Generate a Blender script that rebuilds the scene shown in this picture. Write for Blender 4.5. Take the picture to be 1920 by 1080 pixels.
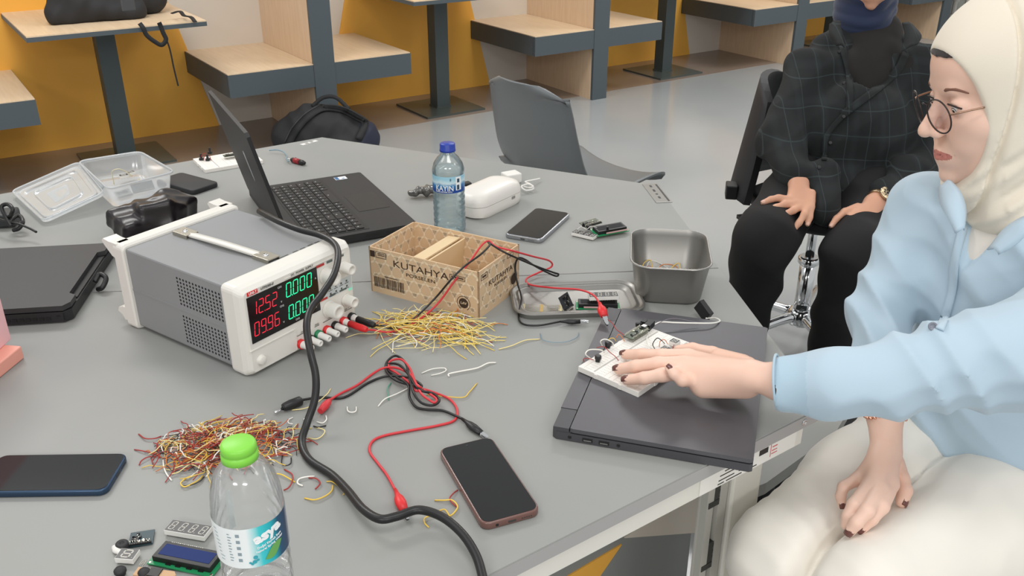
import bpy, bmesh, math, random
import numpy as np
from mathutils import Vector, Matrix, Euler
for _o in list(bpy.data.objects): bpy.data.objects.remove(_o)
SC = bpy.context.scene
COL = SC.collection
R = math.radians
PI = math.pi
# ------------------------------------------------------------ camera, world, lights, exposure
CAM_H = 1.44; PITCH = 25.5; FPX = 1700.0
cd = bpy.data.cameras.new('camera'); cam = bpy.data.objects.new('camera', cd); COL.objects.link(cam)
cam.location = (0, 0, CAM_H); cam.rotation_euler = (R(90 - PITCH), 0, 0)
cd.sensor_width = 36; cd.lens = FPX / 1920 * 36; cd.clip_start = 0.05; cd.clip_end = 100
SC.camera = cam
vs = SC.view_settings
vs.view_transform = 'Standard'; vs.look = 'None'; vs.gamma = 1; vs.exposure = 0.1; vs.use_curve_mapping = False
wd = bpy.data.worlds.new('world'); SC.world = wd; wd.use_nodes = True
wd.node_tree.nodes['Background'].inputs[0].default_value = (0.985, 0.995, 0.985, 1)
wd.node_tree.nodes['Background'].inputs[1].default_value = 0.60
def area_light(x, y, z, sx, sy, power, col=(1, 0.985, 0.96)):
    l = bpy.data.lights.new('ceiling_fill_light', 'AREA'); l.shape = 'RECTANGLE'; l.size = sx; l.size_y = sy
    l.energy = power; l.color = col
    o = bpy.data.objects.new('ceiling_fill_light', l); o.location = (x, y, z); COL.objects.link(o)
for (lx, ly, pw) in ((-1.8, 1.0, 7), (0.3, 0.3, 14), (1.8, 2.6, 5), (-1.7, 3.0, 36), (0.8, 4.6, 26), (3.2, 5.6, 45), (3.0, 0.6, 10), (-1.4, -3.0, 75), (1.3, -3.0, 70)):  # lamps behind camera, near back wall and over table front added as fill
    area_light(lx, ly, 2.85, 1.2, 0.6, pw)
# ------------------------------------------------------------ helpers
def lin(h):
    h = h.lstrip('#'); v = [int(h[i:i + 2], 16) / 255 for i in (0, 2, 4)]
    return tuple((c / 12.92 if c <= 0.04045 else ((c + 0.055) / 1.055) ** 2.4) for c in v)
MATS = {}
def mat(name, col='#808080', rough=0.5, metal=0.0, **k):
    if name in MATS: return MATS[name]
    m = bpy.data.materials.new(name); m.use_nodes = True; MATS[name] = m
    p = m.node_tree.nodes['Principled BSDF']
    c = lin(col) if isinstance(col, str) else col
    p.inputs['Base Color'].default_value = (*c, 1)
    p.inputs['Roughness'].default_value = rough; p.inputs['Metallic'].default_value = metal
    for a, b in k.items():
        n = {'trans': 'Transmission Weight', 'ior': 'IOR', 'coat': 'Coat Weight', 'spec': 'Specular IOR Level',
             'sss': 'Subsurface Weight', 'alpha': 'Alpha', 'sheen': 'Sheen Weight', 'emit': 'Emission Strength',
             'coat_rough': 'Coat Roughness'}.get(a)
        if n: p.inputs[n].default_value = b
    if 'emit' in k:
        p.inputs['Emission Color'].default_value = (*c, 1)
    if 'sss' in k:
        p.inputs['Subsurface Radius'].default_value = (0.9, 0.35, 0.2); p.inputs['Subsurface Scale'].default_value = 0.006
    return m
def NT(m): return m.node_tree, m.node_tree.nodes['Principled BSDF']
def noise_col(m, c1, c2, scale=8, detail=4, stretch=(1, 1, 1), lo=0.35, hi=0.65, coord='Object', dist=0.0):
    nt, p = NT(m)
    tc = nt.nodes.new('ShaderNodeTexCoord'); mp = nt.nodes.new('ShaderNodeMapping'); mp.inputs['Scale'].default_value = stretch
    nz = nt.nodes.new('ShaderNodeTexNoise'); nz.inputs['Scale'].default_value = scale; nz.inputs['Detail'].default_value = detail
    nz.inputs['Distortion'].default_value = dist
    cr = nt.nodes.new('ShaderNodeValToRGB')
    cr.color_ramp.elements[0].position = lo; cr.color_ramp.elements[1].position = hi
    cr.color_ramp.elements[0].color = (*lin(c1), 1); cr.color_ramp.elements[1].color = (*lin(c2), 1)
    L = nt.links.new
    L(tc.outputs[coord], mp.inputs[0]); L(mp.outputs[0], nz.inputs['Vector']); L(nz.outputs['Fac'], cr.inputs[0])
    L(cr.outputs[0], p.inputs['Base Color'])
    return m
def bump(m, scale=60, strength=0.2, dist=0.001, detail=3, stretch=(1, 1, 1)):
    nt, p = NT(m)
    tc = nt.nodes.new('ShaderNodeTexCoord'); mp = nt.nodes.new('ShaderNodeMapping'); mp.inputs['Scale'].default_value = stretch
    nz = nt.nodes.new('ShaderNodeTexNoise'); nz.inputs['Scale'].default_value = scale; nz.inputs['Detail'].default_value = detail
    b = nt.nodes.new('ShaderNodeBump'); b.inputs['Strength'].default_value = strength; b.inputs['Distance'].default_value = dist
    L = nt.links.new
    L(tc.outputs['Object'], mp.inputs[0]); L(mp.outputs[0], nz.inputs['Vector']); L(nz.outputs['Fac'], b.inputs['Height']); L(b.outputs[0], p.inputs['Normal'])
    return m
def ray(px, py):
    u = (px - 960) / FPX; v = (540 - py) / FPX; t = R(PITCH)
    return Vector((u, math.cos(t) + v * math.sin(t), -math.sin(t) + v * math.cos(t)))
def P(px, py, z=0.74):
    """a photo pixel met with the horizontal plane at height z"""
    r = ray(px, py); return Vector((0, 0, CAM_H)) + r * ((z - CAM_H) / r.z)
def PY(px, py, y):
    r = ray(px, py); return Vector((0, 0, CAM_H)) + r * (y / r.y)
def smooth_pts(pts, n=6, closed=False):
    pts = [Vector(p) for p in pts]
    if len(pts) < 3 or n < 2: return pts
    out = []
    N = len(pts)
    rng = range(N if closed else N - 1)
    for i in rng:
        if closed: p0, p1, p2, p3 = pts[(i - 1) % N], pts[i], pts[(i + 1) % N], pts[(i + 2) % N]
        else:
            p1, p2 = pts[i], pts[i + 1]
            p0 = pts[i - 1] if i > 0 else p1 * 2 - p2
            p3 = pts[i + 2] if i + 2 < N else p2 * 2 - p1
        for k in range(n):
            t = k / n
            out.append(0.5 * ((2 * p1) + (p2 - p0) * t + (2 * p0 - 5 * p1 + 4 * p2 - p3) * t * t + (3 * p1 - p0 - 3 * p2 + p3) * t ** 3))
    if not closed: out.append(pts[-1])
    return out
class MB:
    def __init__(s): s.bm = bmesh.new(); s.mi = 0; s.sm = []
    def _f(s, vs, smooth=False):
        try:
            f = s.bm.faces.new(vs); f.material_index = s.mi; f.smooth = smooth; return f
        except ValueError: return None
    def add(s, verts, faces, M=None, smooth=False):
        vv = [s.bm.verts.new((M @ Vector(v)) if M else Vector(v)) for v in verts]
        for f in faces: s._f([vv[i] for i in f], smooth)
        return vv
    def box(s, c, sz, rz=0, M=None, bev=0.0, seg=2):
        M0 = Matrix.Translation(Vector(c)) @ (rz if isinstance(rz, Matrix) else Matrix.Rotation(rz, 4, 'Z'))
        if M: M0 = M @ M0
        x, y, z = [a / 2 for a in sz]
        if bev > 0:
            b = bmesh.new(); bmesh.ops.create_cube(b, size=1)
            for v in b.verts: v.co = Vector((v.co.x * sz[0], v.co.y * sz[1], v.co.z * sz[2]))
            bmesh.ops.bevel(b, geom=list(b.edges), offset=min(bev, min(sz) * 0.49), segments=seg, affect='EDGES', profile=0.5)
            b.verts.index_update()
            s.add([v.co.copy() for v in b.verts], [[v.index for v in f.verts] for f in b.faces], M0, False)
            b.free(); return s
        V = [(-x, -y, -z), (x, -y, -z), (x, y, -z), (-x, y, -z), (-x, -y, z), (x, -y, z), (x, y, z), (-x, y, z)]
        s.add(V, [(0, 3, 2, 1), (4, 5, 6, 7), (0, 1, 5, 4), (1, 2, 6, 5), (2, 3, 7, 6), (3, 0, 4, 7)], M0); return s
    def prism(s, poly, z0, z1, M=None, taper=1.0):
        n = len(poly)
        cx = sum(p[0] for p in poly) / n; cy = sum(p[1] for p in poly) / n
        V = [(p[0], p[1], z0) for p in poly] + [(cx + (p[0] - cx) * taper, cy + (p[1] - cy) * taper, z1) for p in poly]
        F = [list(range(n))[::-1], list(range(n, 2 * n))] + [(i, (i + 1) % n, n + (i + 1) % n, n + i) for i in range(n)]
        s.add(V, F, M); return s
    def rings(s, rs, caps=True, smooth=True, closed=True, M=None, wrap=False):
        """rs: list of rings (lists of points)"""
        vv = [[s.bm.verts.new((M @ Vector(p)) if M else Vector(p)) for p in r] for r in rs]
        n = len(rs[0])
        K = len(vv)
        for a in range(K if wrap else K - 1):
            A, Bn = vv[a], vv[(a + 1) % K]
            for i in range(n if closed else n - 1):
                j = (i + 1) % n
                s._f([A[i], A[j], Bn[j], Bn[i]], smooth)
        if caps and closed and not wrap:
            s._f(vv[0][::-1], False); s._f(vv[-1], False)
        return s
    def lathe(s, prof, seg=32, M=None, smooth=True, caps=True):
        rs = [[(r * math.cos(2 * PI * i / seg), r * math.sin(2 * PI * i / seg), z) for i in range(seg)] for r, z in prof]
        s.rings(rs, caps=caps, smooth=smooth, M=M); return s
    def cyl(s, p0, p1, r0, r1=None, seg=16, smooth=True, caps=True):
        p0 = Vector(p0); p1 = Vector(p1); r1 = r0 if r1 is None else r1
        q = (p1 - p0).to_track_quat('Z', 'Y').to_matrix().to_4x4(); M = Matrix.Translation(p0) @ q; L = (p1 - p0).length
        s.lathe([(r0, 0), (r1, L)], seg, M, smooth, caps); return s
    def tube(s, pts, r, seg=8, n=6, caps=True, closed=False):
        """swept tube, r may be a number or a list per control point"""
        cp = [Vector(p) for p in pts]
        P_ = smooth_pts(cp, n, closed)
        if isinstance(r, (list, tuple)):
            rr = []
            for i in range(len(P_)):
                t = i / max(1, n) if len(cp) > 2 and n > 1 else i
                a = min(int(t), len(r) - 1); b = min(a + 1, len(r) - 1); f = t - int(t)
                rr.append(r[a] * (1 - f) + r[b] * f)
        else: rr = [r] * len(P_)
        T = []
        K = len(P_)
        for i in range(K):
            a = P_[(i - 1) % K] if (closed or i > 0) else P_[i]; b = P_[(i + 1) % K] if (closed or i < K - 1) else P_[i]
            d = (b - a)
            T.append(d.normalized() if d.length > 1e-9 else (T[-1] if T else Vector((0, 0, 1))))
        up = Vector((0, 0, 1)) if abs(T[0].z) < 0.9 else Vector((1, 0, 0))
        nrm = (up - T[0] * up.dot(T[0])).normalized()
        rs = []
        for i in range(K):
            nrm = (nrm - T[i] * nrm.dot(T[i]))
            nrm = nrm.normalized() if nrm.length > 1e-6 else Vector((1, 0, 0))
            bn = T[i].cross(nrm)
            rs.append([P_[i] + (nrm * math.cos(2 * PI * k / seg) + bn * math.sin(2 * PI * k / seg)) * rr[i] for k in range(seg)])
        s.rings(rs, caps=caps, wrap=closed); return s
    def sheet(s, grid, th=0.0, smooth=True, M=None):
        """grid of points [i][j]; with thickness th along the normal when > 0"""
        g = np.array([[tuple(p) for p in r] for r in grid], float); a, b = g.shape[:2]
        if th > 0:
            du = np.gradient(g, axis=0); dv = np.gradient(g, axis=1)
            nn = np.cross(du, dv); nn /= np.maximum(np.linalg.norm(nn, axis=2, keepdims=True), 1e-9)
            g2 = g - nn * th
        f1 = [s.bm.verts.new((M @ Vector(p)) if M else Vector(p)) for p in g.reshape(-1, 3)]
        q = lambda L, i, j: L[i * b + j]
        for i in range(a - 1):
            for j in range(b - 1): s._f([q(f1, i, j), q(f1, i + 1, j), q(f1, i + 1, j + 1), q(f1, i, j + 1)], smooth)
        if th > 0:
            f2 = [s.bm.verts.new((M @ Vector(p)) if M else Vector(p)) for p in g2.reshape(-1, 3)]
            for i in range(a - 1):
                for j in range(b - 1): s._f([q(f2, i, j), q(f2, i, j + 1), q(f2, i + 1, j + 1), q(f2, i + 1, j)], smooth)
            for i in range(a - 1):
                s._f([q(f1, i, 0), q(f2, i, 0), q(f2, i + 1, 0), q(f1, i + 1, 0)]); s._f([q(f1, i, b - 1), q(f1, i + 1, b - 1), q(f2, i + 1, b - 1), q(f2, i, b - 1)])
            for j in range(b - 1):
                s._f([q(f1, 0, j), q(f1, 0, j + 1), q(f2, 0, j + 1), q(f2, 0, j)]); s._f([q(f1, a - 1, j), q(f2, a - 1, j), q(f2, a - 1, j + 1), q(f1, a - 1, j + 1)])
        return s
def rrect(w, d, r, n=5, cx=0, cy=0):
    o = []
    for (sx, sy, a0) in ((1, 1, 0), (-1, 1, 90), (-1, -1, 180), (1, -1, 270)):
        for k in range(n + 1):
            a = R(a0 + 90 * k / n); o.append((cx + sx * (w / 2 - r) + r * math.cos(a), cy + sy * (d / 2 - r) + r * math.sin(a)))
    return o
def rbox(mb, w, d, z0, z1, r, e=0.0, n=5, M=None, steps=3):
    """rounded-corner slab with eased top and bottom edges"""
    def ring(k, z): return [(x * (w - 2 * k) / w, y * (d - 2 * k) / d, z) for x, y in rrect(w, d, r, n)]
    if e <= 0: mb.rings([ring(0, z0), ring(0, z1)], smooth=False, M=M); return mb
    rs = []
    for i in range(steps + 1):
        a = PI / 2 * i / steps; rs.append(ring(e * (1 - math.sin(a)), z0 + e * (1 - math.cos(a))))
    for i in range(steps + 1):
        a = PI / 2 * i / steps; rs.append(ring(e * (1 - math.cos(a)), z1 - e * (1 - math.sin(a))))
    mb.rings(rs, smooth=False, M=M); return mb
def obj(name, mb, m=None, parent=None, M=None, sharp=None):
    if isinstance(mb, MB):
        me = bpy.data.meshes.new(name)
        bmesh.ops.recalc_face_normals(mb.bm, faces=list(mb.bm.faces))
        mb.bm.to_mesh(me); mb.bm.free()
    else: me = mb
    for mm in (m if isinstance(m, (list, tuple)) else [m]):
        if mm: me.materials.append(mm)
    if sharp is not None:
        for p in me.polygons: p.use_smooth = True
        try: me.set_sharp_from_angle(angle=R(sharp))
        except Exception: pass
    o = bpy.data.objects.new(name, me); COL.objects.link(o)
    if parent: o.parent = parent
    if M is not None: o.matrix_local = M
    return o
def tag(o, label=None, cat=None, group=None, kind=None):
    if label: o['label'] = label
    if cat: o['category'] = cat
    if group: o['group'] = group
    if kind: o['kind'] = kind
    return o
def thing(name, label, cat, loc=(0, 0, 0), rz=0, group=None, M=None):
    o = bpy.data.objects.new(name, None); COL.objects.link(o); o.empty_display_size = 0.02
    if M is not None: o.matrix_world = M
    else: o.location = loc; o.rotation_euler = (0, 0, rz)
    return tag(o, label, cat, group)
def struct(name, mb, m): return tag(obj(name, mb, m), kind='structure')
def single(name, mb, m, label, cat, group=None, sharp=None):
    """a thing that is one mesh built in world space: its origin is moved to its own base"""
    o = obj(name, mb, m, sharp=sharp)
    co = np.array([v.co for v in o.data.vertices]); c = (co.min(0) + co.max(0)) / 2; c[2] = co[:, 2].min(); c = Vector(c)
    o.data.transform(Matrix.Translation(-c)); o.location = c
    return tag(o, label, cat, group)
def copy_tree(o, parent=None):
    c = o.copy(); COL.objects.link(c); c.parent = parent
    for ch in list(o.children): copy_tree(ch, c)
    return c
def text(body, size, m, parent, M, name='lettering', ext=0.00015, bold=0.0, sx=1.0, shear=0.0, align='CENTER'):
    cu = bpy.data.curves.new(name, 'FONT'); cu.body = body; cu.size = size; cu.extrude = ext; cu.offset = bold * size
    cu.align_x = align; cu.align_y = 'CENTER'; cu.resolution_u = 3; cu.shear = shear
    t = bpy.data.objects.new(name, cu); COL.objects.link(t)
    bpy.context.view_layer.update()
    me = bpy.data.meshes.new_from_object(t.evaluated_get(bpy.context.evaluated_depsgraph_get()))
    bpy.data.objects.remove(t); bpy.data.curves.remove(cu)
    me.transform(Matrix.Diagonal((sx, 1, 1, 1)))
    me.materials.clear()
    return obj(name, me, m, parent, M=M)
def basis(o, x, y=None, z=None):
    """matrix with origin o, x axis x, and y approx y"""
    x = Vector(x).normalized()
    if z is None: z = x.cross(Vector(y)).normalized()
    else: z = Vector(z).normalized(); x = (x - z * x.dot(z)).normalized()
    y = z.cross(x)
    M = Matrix.Identity(4)
    for i in range(3): M[i][0] = x[i]; M[i][1] = y[i]; M[i][2] = z[i]; M[i][3] = Vector(o)[i]
    return M
T_ = Matrix.Translation
def RZ(a): return Matrix.Rotation(a, 4, 'Z')
def RX(a): return Matrix.Rotation(a, 4, 'X')
def RY(a): return Matrix.Rotation(a, 4, 'Y')
TZ = 0.74
# ------------------------------------------------------------ shared materials
M_floor = mat('floor_vinyl', '#a3a7a8', 0.16, spec=0.6)
noise_col(M_floor, '#a1a5a6', '#abadad', 1.2, 3, lo=0.3, hi=0.7)
M_floorb = mat('floor_vinyl_brown', '#6a5c53', 0.2, spec=0.6)
noise_col(M_floorb, '#8c7c70', '#948478', 2.0, 3)
M_wall = mat('wall_paint_white', '#ddd5ca', 0.75)
M_yel = mat('wall_paint_yellow', '#d2a21c', 0.6)
noise_col(M_yel, '#f4b348', '#f8bb50', 1.5, 2)
M_wood = mat('beech_laminate', '#cfae90', 0.45)
noise_col(M_wood, '#dcc1a0', '#e8d0b0', 5, 5, (14, 1, 1.0), 0.25, 0.75)
M_wood2 = mat('beech_laminate_upright', '#cfae90', 0.45)
noise_col(M_wood2, '#d6b899', '#e2c8aa', 5, 5, (1, 14, 1.0), 0.25, 0.75)
M_gray = mat('slate_grey_paint', '#4e575c', 0.5)
M_tab = mat('table_laminate', '#9c9f9c', 0.45, spec=0.32)
noise_col(M_tab, '#909290', '#969693', 3, 3)
M_edge = mat('table_edge_band', '#a6a4a3', 0.35)
M_white = mat('white_plastic', '#e6e4df', 0.4)
M_steelw = mat('white_painted_steel', '#dedbd2', 0.45)
M_blk = mat('black_plastic', '#1b1b1d', 0.42)
M_blkm = mat('black_matt_plastic', '#242427', 0.6)
M_chrome = mat('chrome', '#d8dadc', 0.12, 1.0)
M_metal = mat('brushed_metal', '#b6b6b4', 0.32, 1.0)
M_red = mat('red_plastic', '#d8262a', 0.4)
M_redc = mat('red_cable_rubber', '#d0343c', 0.45)
M_blkc = mat('black_cable_rubber', '#151516', 0.38)
M_green = mat('green_plastic', '#1d7f52', 0.4)
M_pcb = mat('blue_green_circuit_board', '#1f3d45', 0.45)
M_glassk = mat('black_screen_glass', '#0c0d10', 0.08, spec=0.6)
M_print = mat('dark_print', '#2b2724', 0.7)
M_wy = mat('yellow_wire_sleeve', '#e7c253', 0.45)
M_ww = mat('white_wire_sleeve', '#eceae2', 0.45)
M_wr = mat('red_wire_sleeve', '#a3302c', 0.45)
M_wo = mat('orange_wire_sleeve', '#d67a35', 0.45)
M_wg = mat('green_wire_sleeve', '#4f9a80', 0.45)
M_wb = mat('blue_wire_sleeve', '#7894a3', 0.45)
M_pin = mat('tinned_pin', '#c9c4b4', 0.3, 1.0)
# ------------------------------------------------------------ the room
WANG = R(34.0); WO = Vector((-1.706, 5.265, 0)); WM = T_(WO) @ RZ(WANG)      # wall frame: x along the wall, -y into the room
def W(s, d, z=0): return WM @ Vector((s, -d, z))
b = MB(); b.add([(-7, -3.5, 0), (8, -3.5, 0), (8, 13, 0), (-7, 13, 0)], [(0, 1, 2, 3)]); struct('floor', b, M_floor)
b = MB(); b.box((2.5, -0.31, 0.0), (13.0, 0.62, 0.004), M=WM); o = struct('trim_1', b, M_floorb)
b = MB(); b.box((2.5, 0.06, 1.5), (13.0, 0.12, 3.0), M=WM); struct('wall_back', b, M_wall)
b = MB(); p = W(8.4, 0); b.box((8.45, -1.5, 1.5), (0.12, 3.0, 3.0), M=WM); struct('wall_right', b, M_wall)
for i, c in enumerate((-2.53, -0.635, 1.265, 3.165, 5.065)):
    b = MB(); Mf = WM @ RX(R(90))
    b.prism([(c - 0.605, 0.001), (c + 0.605, 0.001), (c + 0.10, 1.95), (c - 0.10, 1.95)], 0.0, 0.006, M=Mf)
    struct('trim_%d' % (i + 2), b, M_yel)
# booth dividers: an upright partition crossed by a bench
def divider(s, label):
    t = thing('booth_divider', label, 'bench', W(s, 0), WANG, 'booth dividers along the wall')
    D = 0.753; hw = 0.057
    b = MB(); b.box((0, -(D - 0.02) / 2, 0.62), (2 * hw, D - 0.02, 1.24)); obj('partition', b, M_wood2, t)
    b = MB(); b.box((0, -D + 0.009, 0.62), (2 * hw + 0.004, 0.02, 1.24)); obj('front_post', b, M_gray, t)
    for sx in (-1, 1):
        L = 0.46; cx = sx * (hw + L / 2)
        b = MB(); b.box((cx, -(D - 0.004) / 2, 0.4475), (L - 0.004, D - 0.004, 0.005)); obj('seat', b, M_wood, t)
        b = MB(); b.box((cx, -D + 0.012, 0.388), (L, 0.02, 0.115)); b.box((cx + sx * (L / 2 - 0.008), -(D - 0.02) / 2, 0.388), (0.018, D - 0.03, 0.115))
        b.box((cx, -(D - 0.04) / 2, 0.334), (L - 0.04, D - 0.05, 0.006))
        obj('seat_frame', b, M_gray, t)
    return t
divider(-1.56, 'wood-topped grey booth bench at the left edge, beneath the backpack table')
divider(0.352, 'wood and slate grey booth bench behind the laptop screen')
divider(2.238, 'wood and slate grey booth bench behind the grey chair back')
divider(4.160, 'wood and slate grey booth bench behind the person in the plaid shirt')
divider(6.03, 'wood partition of the farthest booth, between the two heads')
def booth_table(s, label):
    t = thing('pedestal_table', label, 'table', W(s, 0.37), WANG, 'pedestal tables between the booth benches')
    b = MB(); b.box((0, -0.02, 0.728), (0.78, 0.84, 0.006)); obj('tabletop', b, M_wood, t)
    b = MB(); b.box((0, -0.02, 0.715), (0.784, 0.844, 0.020)); obj('top_edge', b, M_gray, t)
    b = MB(); b.box((0, 0, 0.36), (0.09, 0.09, 0.69)); obj('post', b, mat('post_grey', '#454f50', 0.45), t)
    b = MB(); b.box((0, 0, 0.007), (0.41, 0.41, 0.012)); b.box((0, 0, 0.017), (0.10, 0.10, 0.01)); obj('base_plate', b, mat('base_grey', '#4c5350', 0.3), t)
booth_table(-0.64, 'square wooden pedestal table with a black backpack on top')
booth_table(1.262, 'pedestal table on a grey post directly left of the grey chair')
booth_table(3.145, 'pedestal table on a grey post right of the middle booth bench')
booth_table(5.03, 'pedestal table hidden behind the person in the plaid shirt')
# pipes on the right wall of the far corner
t = thing('pipe_stand', 'white painted pipe with couplings beside the farthest booth partition', 'pipe', W(6.36, 0.62))
b = MB(); b.cyl((0, 0, 0), (0, 0, 1.6), 0.02, seg=12); obj('pipe', b, M_white, t)
for z in (0.12, 0.28, 0.5): b = MB(); b.cyl((0, 0, z), (0, 0, z + 0.05), 0.034, seg=12); obj('coupling', b, M_white, t)
b = MB(); b.box((0, 0, 0.05), (0.3, 0.1, 0.07), bev=0.01); obj('foot', b, mat('pipe_foot', '#3b3733', 0.6), t)
t = thing('wall_segment', 'grey and white wall segment behind the cream headscarf', 'board', W(7.1, 0.35), WANG)  # grey and white stretch of wall, built as two slabs
b = MB(); b.box((-0.1, 0, 0.7), (0.9, 0.03, 1.4), bev=0.004); obj('panel', b, mat('panel_grey', '#a3a6a1', 0.5), t)
b = MB(); b.box((0.25, -0.03, 0.75), (0.8, 0.02, 1.3), bev=0.004); obj('white_sheet', b, M_wall, t)
# ------------------------------------------------------------ the hexagonal table, in two halves
HEX = dict(A=(-0.523, 2.433), B=(0.341, 2.03), D=(0.439, 1.08), E=(-0.338, 0.524), F=(-1.203, 0.928), G=(-1.300, 1.877))
Cc = Vector((0.390, 1.555)); Sc = Vector((-1.2515, 1.4025))
g = 0.0003; nx = (Cc - Sc).normalized(); ny = Vector((-nx.y, nx.x))
def half_table(poly, sgn, label, legs):
    cx = sum(p[0] for p in poly) / len(poly); cy = sum(p[1] for p in poly) / len(poly)
    t = thing('work_table', label, 'table', (cx, cy, 0), 0, 'halves of the hexagonal work table')
    pl = [(p[0] - cx, p[1] - cy) for p in poly]
    b = MB(); b.prism(pl, TZ - 0.0205, TZ, taper=1.0)
    es = [e for e in b.bm.edges if abs(e.verts[0].co.z - TZ) < 1e-5 and abs(e.verts[1].co.z - TZ) < 1e-5]
    bmesh.ops.bevel(b.bm, geom=es, offset=0.0016, segments=2, affect='EDGES')
    for f in b.bm.faces:
        if abs(f.normal.z) < 0.5 and f.calc_area() > 0.003: f.material_index = 1
    b.bm.normal_update()
    for f in b.bm.faces: f.material_index = 0 if f.normal.z > 0.9 else 1
    obj('tabletop', b, [M_tab, M_edge], t)
    n = len(pl)
    for i in range(n):
        a = Vector(pl[i]); c = Vector(pl[(i + 1) % n]); dd = (c - a).normalized(); nn = Vector((-dd.y, dd.x)) * sgn
        if ((a + c) / 2).dot(nn) > 0: nn = -nn
        m = (a + c) / 2 + nn * 0.016
        b = MB(); b.box((m.x, m.y, TZ - 0.0355), ((c - a).length - 0.07, 0.024, 0.029), math.atan2(dd.y, dd.x)); obj('apron', b, M_steelw, t)
    for (lx, ly, a) in legs:
        b = MB(); b.box((lx - cx, ly - cy, 0.36), (0.065, 0.065, 0.66), a, bev=0.004); obj('leg', b, M_steelw, t)
        b = MB(); Ml = T_(Vector((lx - cx, ly - cy, 0))) @ RZ(a)
        b.box((0, 0, 0.013), (0.05, 0.05, 0.026), M=Ml); obj('foot', b, M_blk, t)
    return t
V2 = lambda k: Vector(HEX[k])
rear = [tuple(Cc + ny * g), tuple(V2('B')), tuple(V2('A')), tuple(V2('G')), tuple(Sc + ny * g)]
front = [tuple(Sc - ny * g), tuple(V2('F')), tuple(V2('E')), tuple(V2('D')), tuple(Cc - ny * g)]
ctr = (Cc + Sc) / 2
def inset(k, d=0.09):
    v = Vector(HEX[k]); q = v + (ctr - v).normalized() * d; return q
aD = R(35.6)
rt = half_table(rear, 1, 'far half of the grey hexagonal table, holding the bottle and metal container',
                [(*inset(k), R(a)) for k, a in (('A', 95), ('B', -25), ('G', 35))])
dl = inset('D', 0.115)
ft = half_table(front, -1, 'near half of the grey hexagonal table, holding the power supply and closed laptop',
                [(dl.x, dl.y, aD), (*inset('E'), R(35)), (*inset('F'), R(95))])
fo = Vector(ft.location)
# label sticker, screw on the edge, grey side panel and slotted profile at the near right corner
ed = (V2('D') - V2('E')).normalized(); en = Vector((ed.y, -ed.x))
Me = basis(Vector((*V2('D'), TZ)) - fo, (ed.x, ed.y, 0), z=(en.x, en.y, 0))          # x along the edge towards D, y up, z outward
b = MB(); b.lathe([(0.0001, 0), (0.0052, 0), (0.0048, 0.0012), (0.0022, 0.0014), (0.0018, 0.0004), (0.0001, 0.0004)], 20, Me @ T_((-0.040, -0.0105, 0.0002)), caps=False)
obj('screw', b, M_chrome, ft)
Ms = Me @ T_((0, 0, -0.0036))
b = MB(); b.box((-0.145, -0.0355, 0.0003), (0.19, 0.027, 0.0006), M=Ms); obj('paper_label', b, mat('paper', '#e9e6df', 0.7), ft)
b = MB()
for i, (x, y, w_) in enumerate(((-0.172, -0.028, .045), (-0.178, -0.033, .05), (-0.19, -0.040, .03), (-0.16, -0.040, .012), (-0.175, -0.0455, .03), (-0.135, -0.0455, .01), (-0.2, -0.0455, .012))):
    b.box((x, y, 0.0008), (w_, 0.0016, 0.0002), M=Ms)
b.box((-0.118, -0.029, 0.0008), (0.018, 0.009, 0.0002), M=Ms)
obj('label_print', b, M_print, ft)
b = MB(); b.box((-0.103, -0.034, 0.0008), (0.001, 0.02, 0.0002), M=Ms); b.box((-0.095, -0.029, 0.0008), (0.010, 0.0015, 0.0002), M=Ms)
b.box((-0.095, -0.035, 0.0008), (0.011, 0.0012, 0.0002), M=Ms); b.box((-0.095, -0.040, 0.0008), (0.012, 0.0012, 0.0002), M=Ms); obj('label_print', b, M_redc, ft)
# slotted profile beside the leg
dL = Vector((dl.x, dl.y, 0)) - Vector((fo.x, fo.y, 0)); Ml = T_(dL) @ RZ(aD)
b = MB(); b.box((-0.048, -0.022, 0.36), (0.018, 0.012, 0.66), M=Ml); b.box((-0.074, -0.022, 0.36), (0.014, 0.012, 0.66), M=Ml); b.box((-0.06, -0.018, 0.36), (0.04, 0.004, 0.66), M=Ml)
obj('slotted_profile', b, mat('profile_grey', '#b2b0a8', 0.4), ft)
for z in (0.60, 0.48, 0.30):
    b = MB(); b.box((-0.061, -0.0245, z), (0.012, 0.007, 0.05), M=Ml); b.box((-0.067, -0.026, z - 0.02), (0.022, 0.006, 0.01), M=Ml); obj('slot', b, mat('slot_dark', '#3a3a38', 0.6), ft)
# made-up box under the table, widened to hide the bright floor
mp = (V2('D') + V2('E')) / 2 + Vector((-en.x, -en.y)) * 0.34
filler_ = t = thing('filler_box', 'made-up grey box with beige and yellow panels beneath the near table edge', 'cabinet', (mp.x, mp.y, 0), aD)
b = MB(); b.box((0.16, 0.12, 0.30), (0.94, 0.24, 0.60), bev=0.004); obj('body', b, mat('filler_grey', '#8b8d8a', 0.5), t)

c_ = P(1470, 880, .05); bl = thing('bag', 'black rounded mass on the floor beneath the near right table corner', 'bag', (c_.x, c_.y, 0))  # unidentified black mass low under the corner

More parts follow.
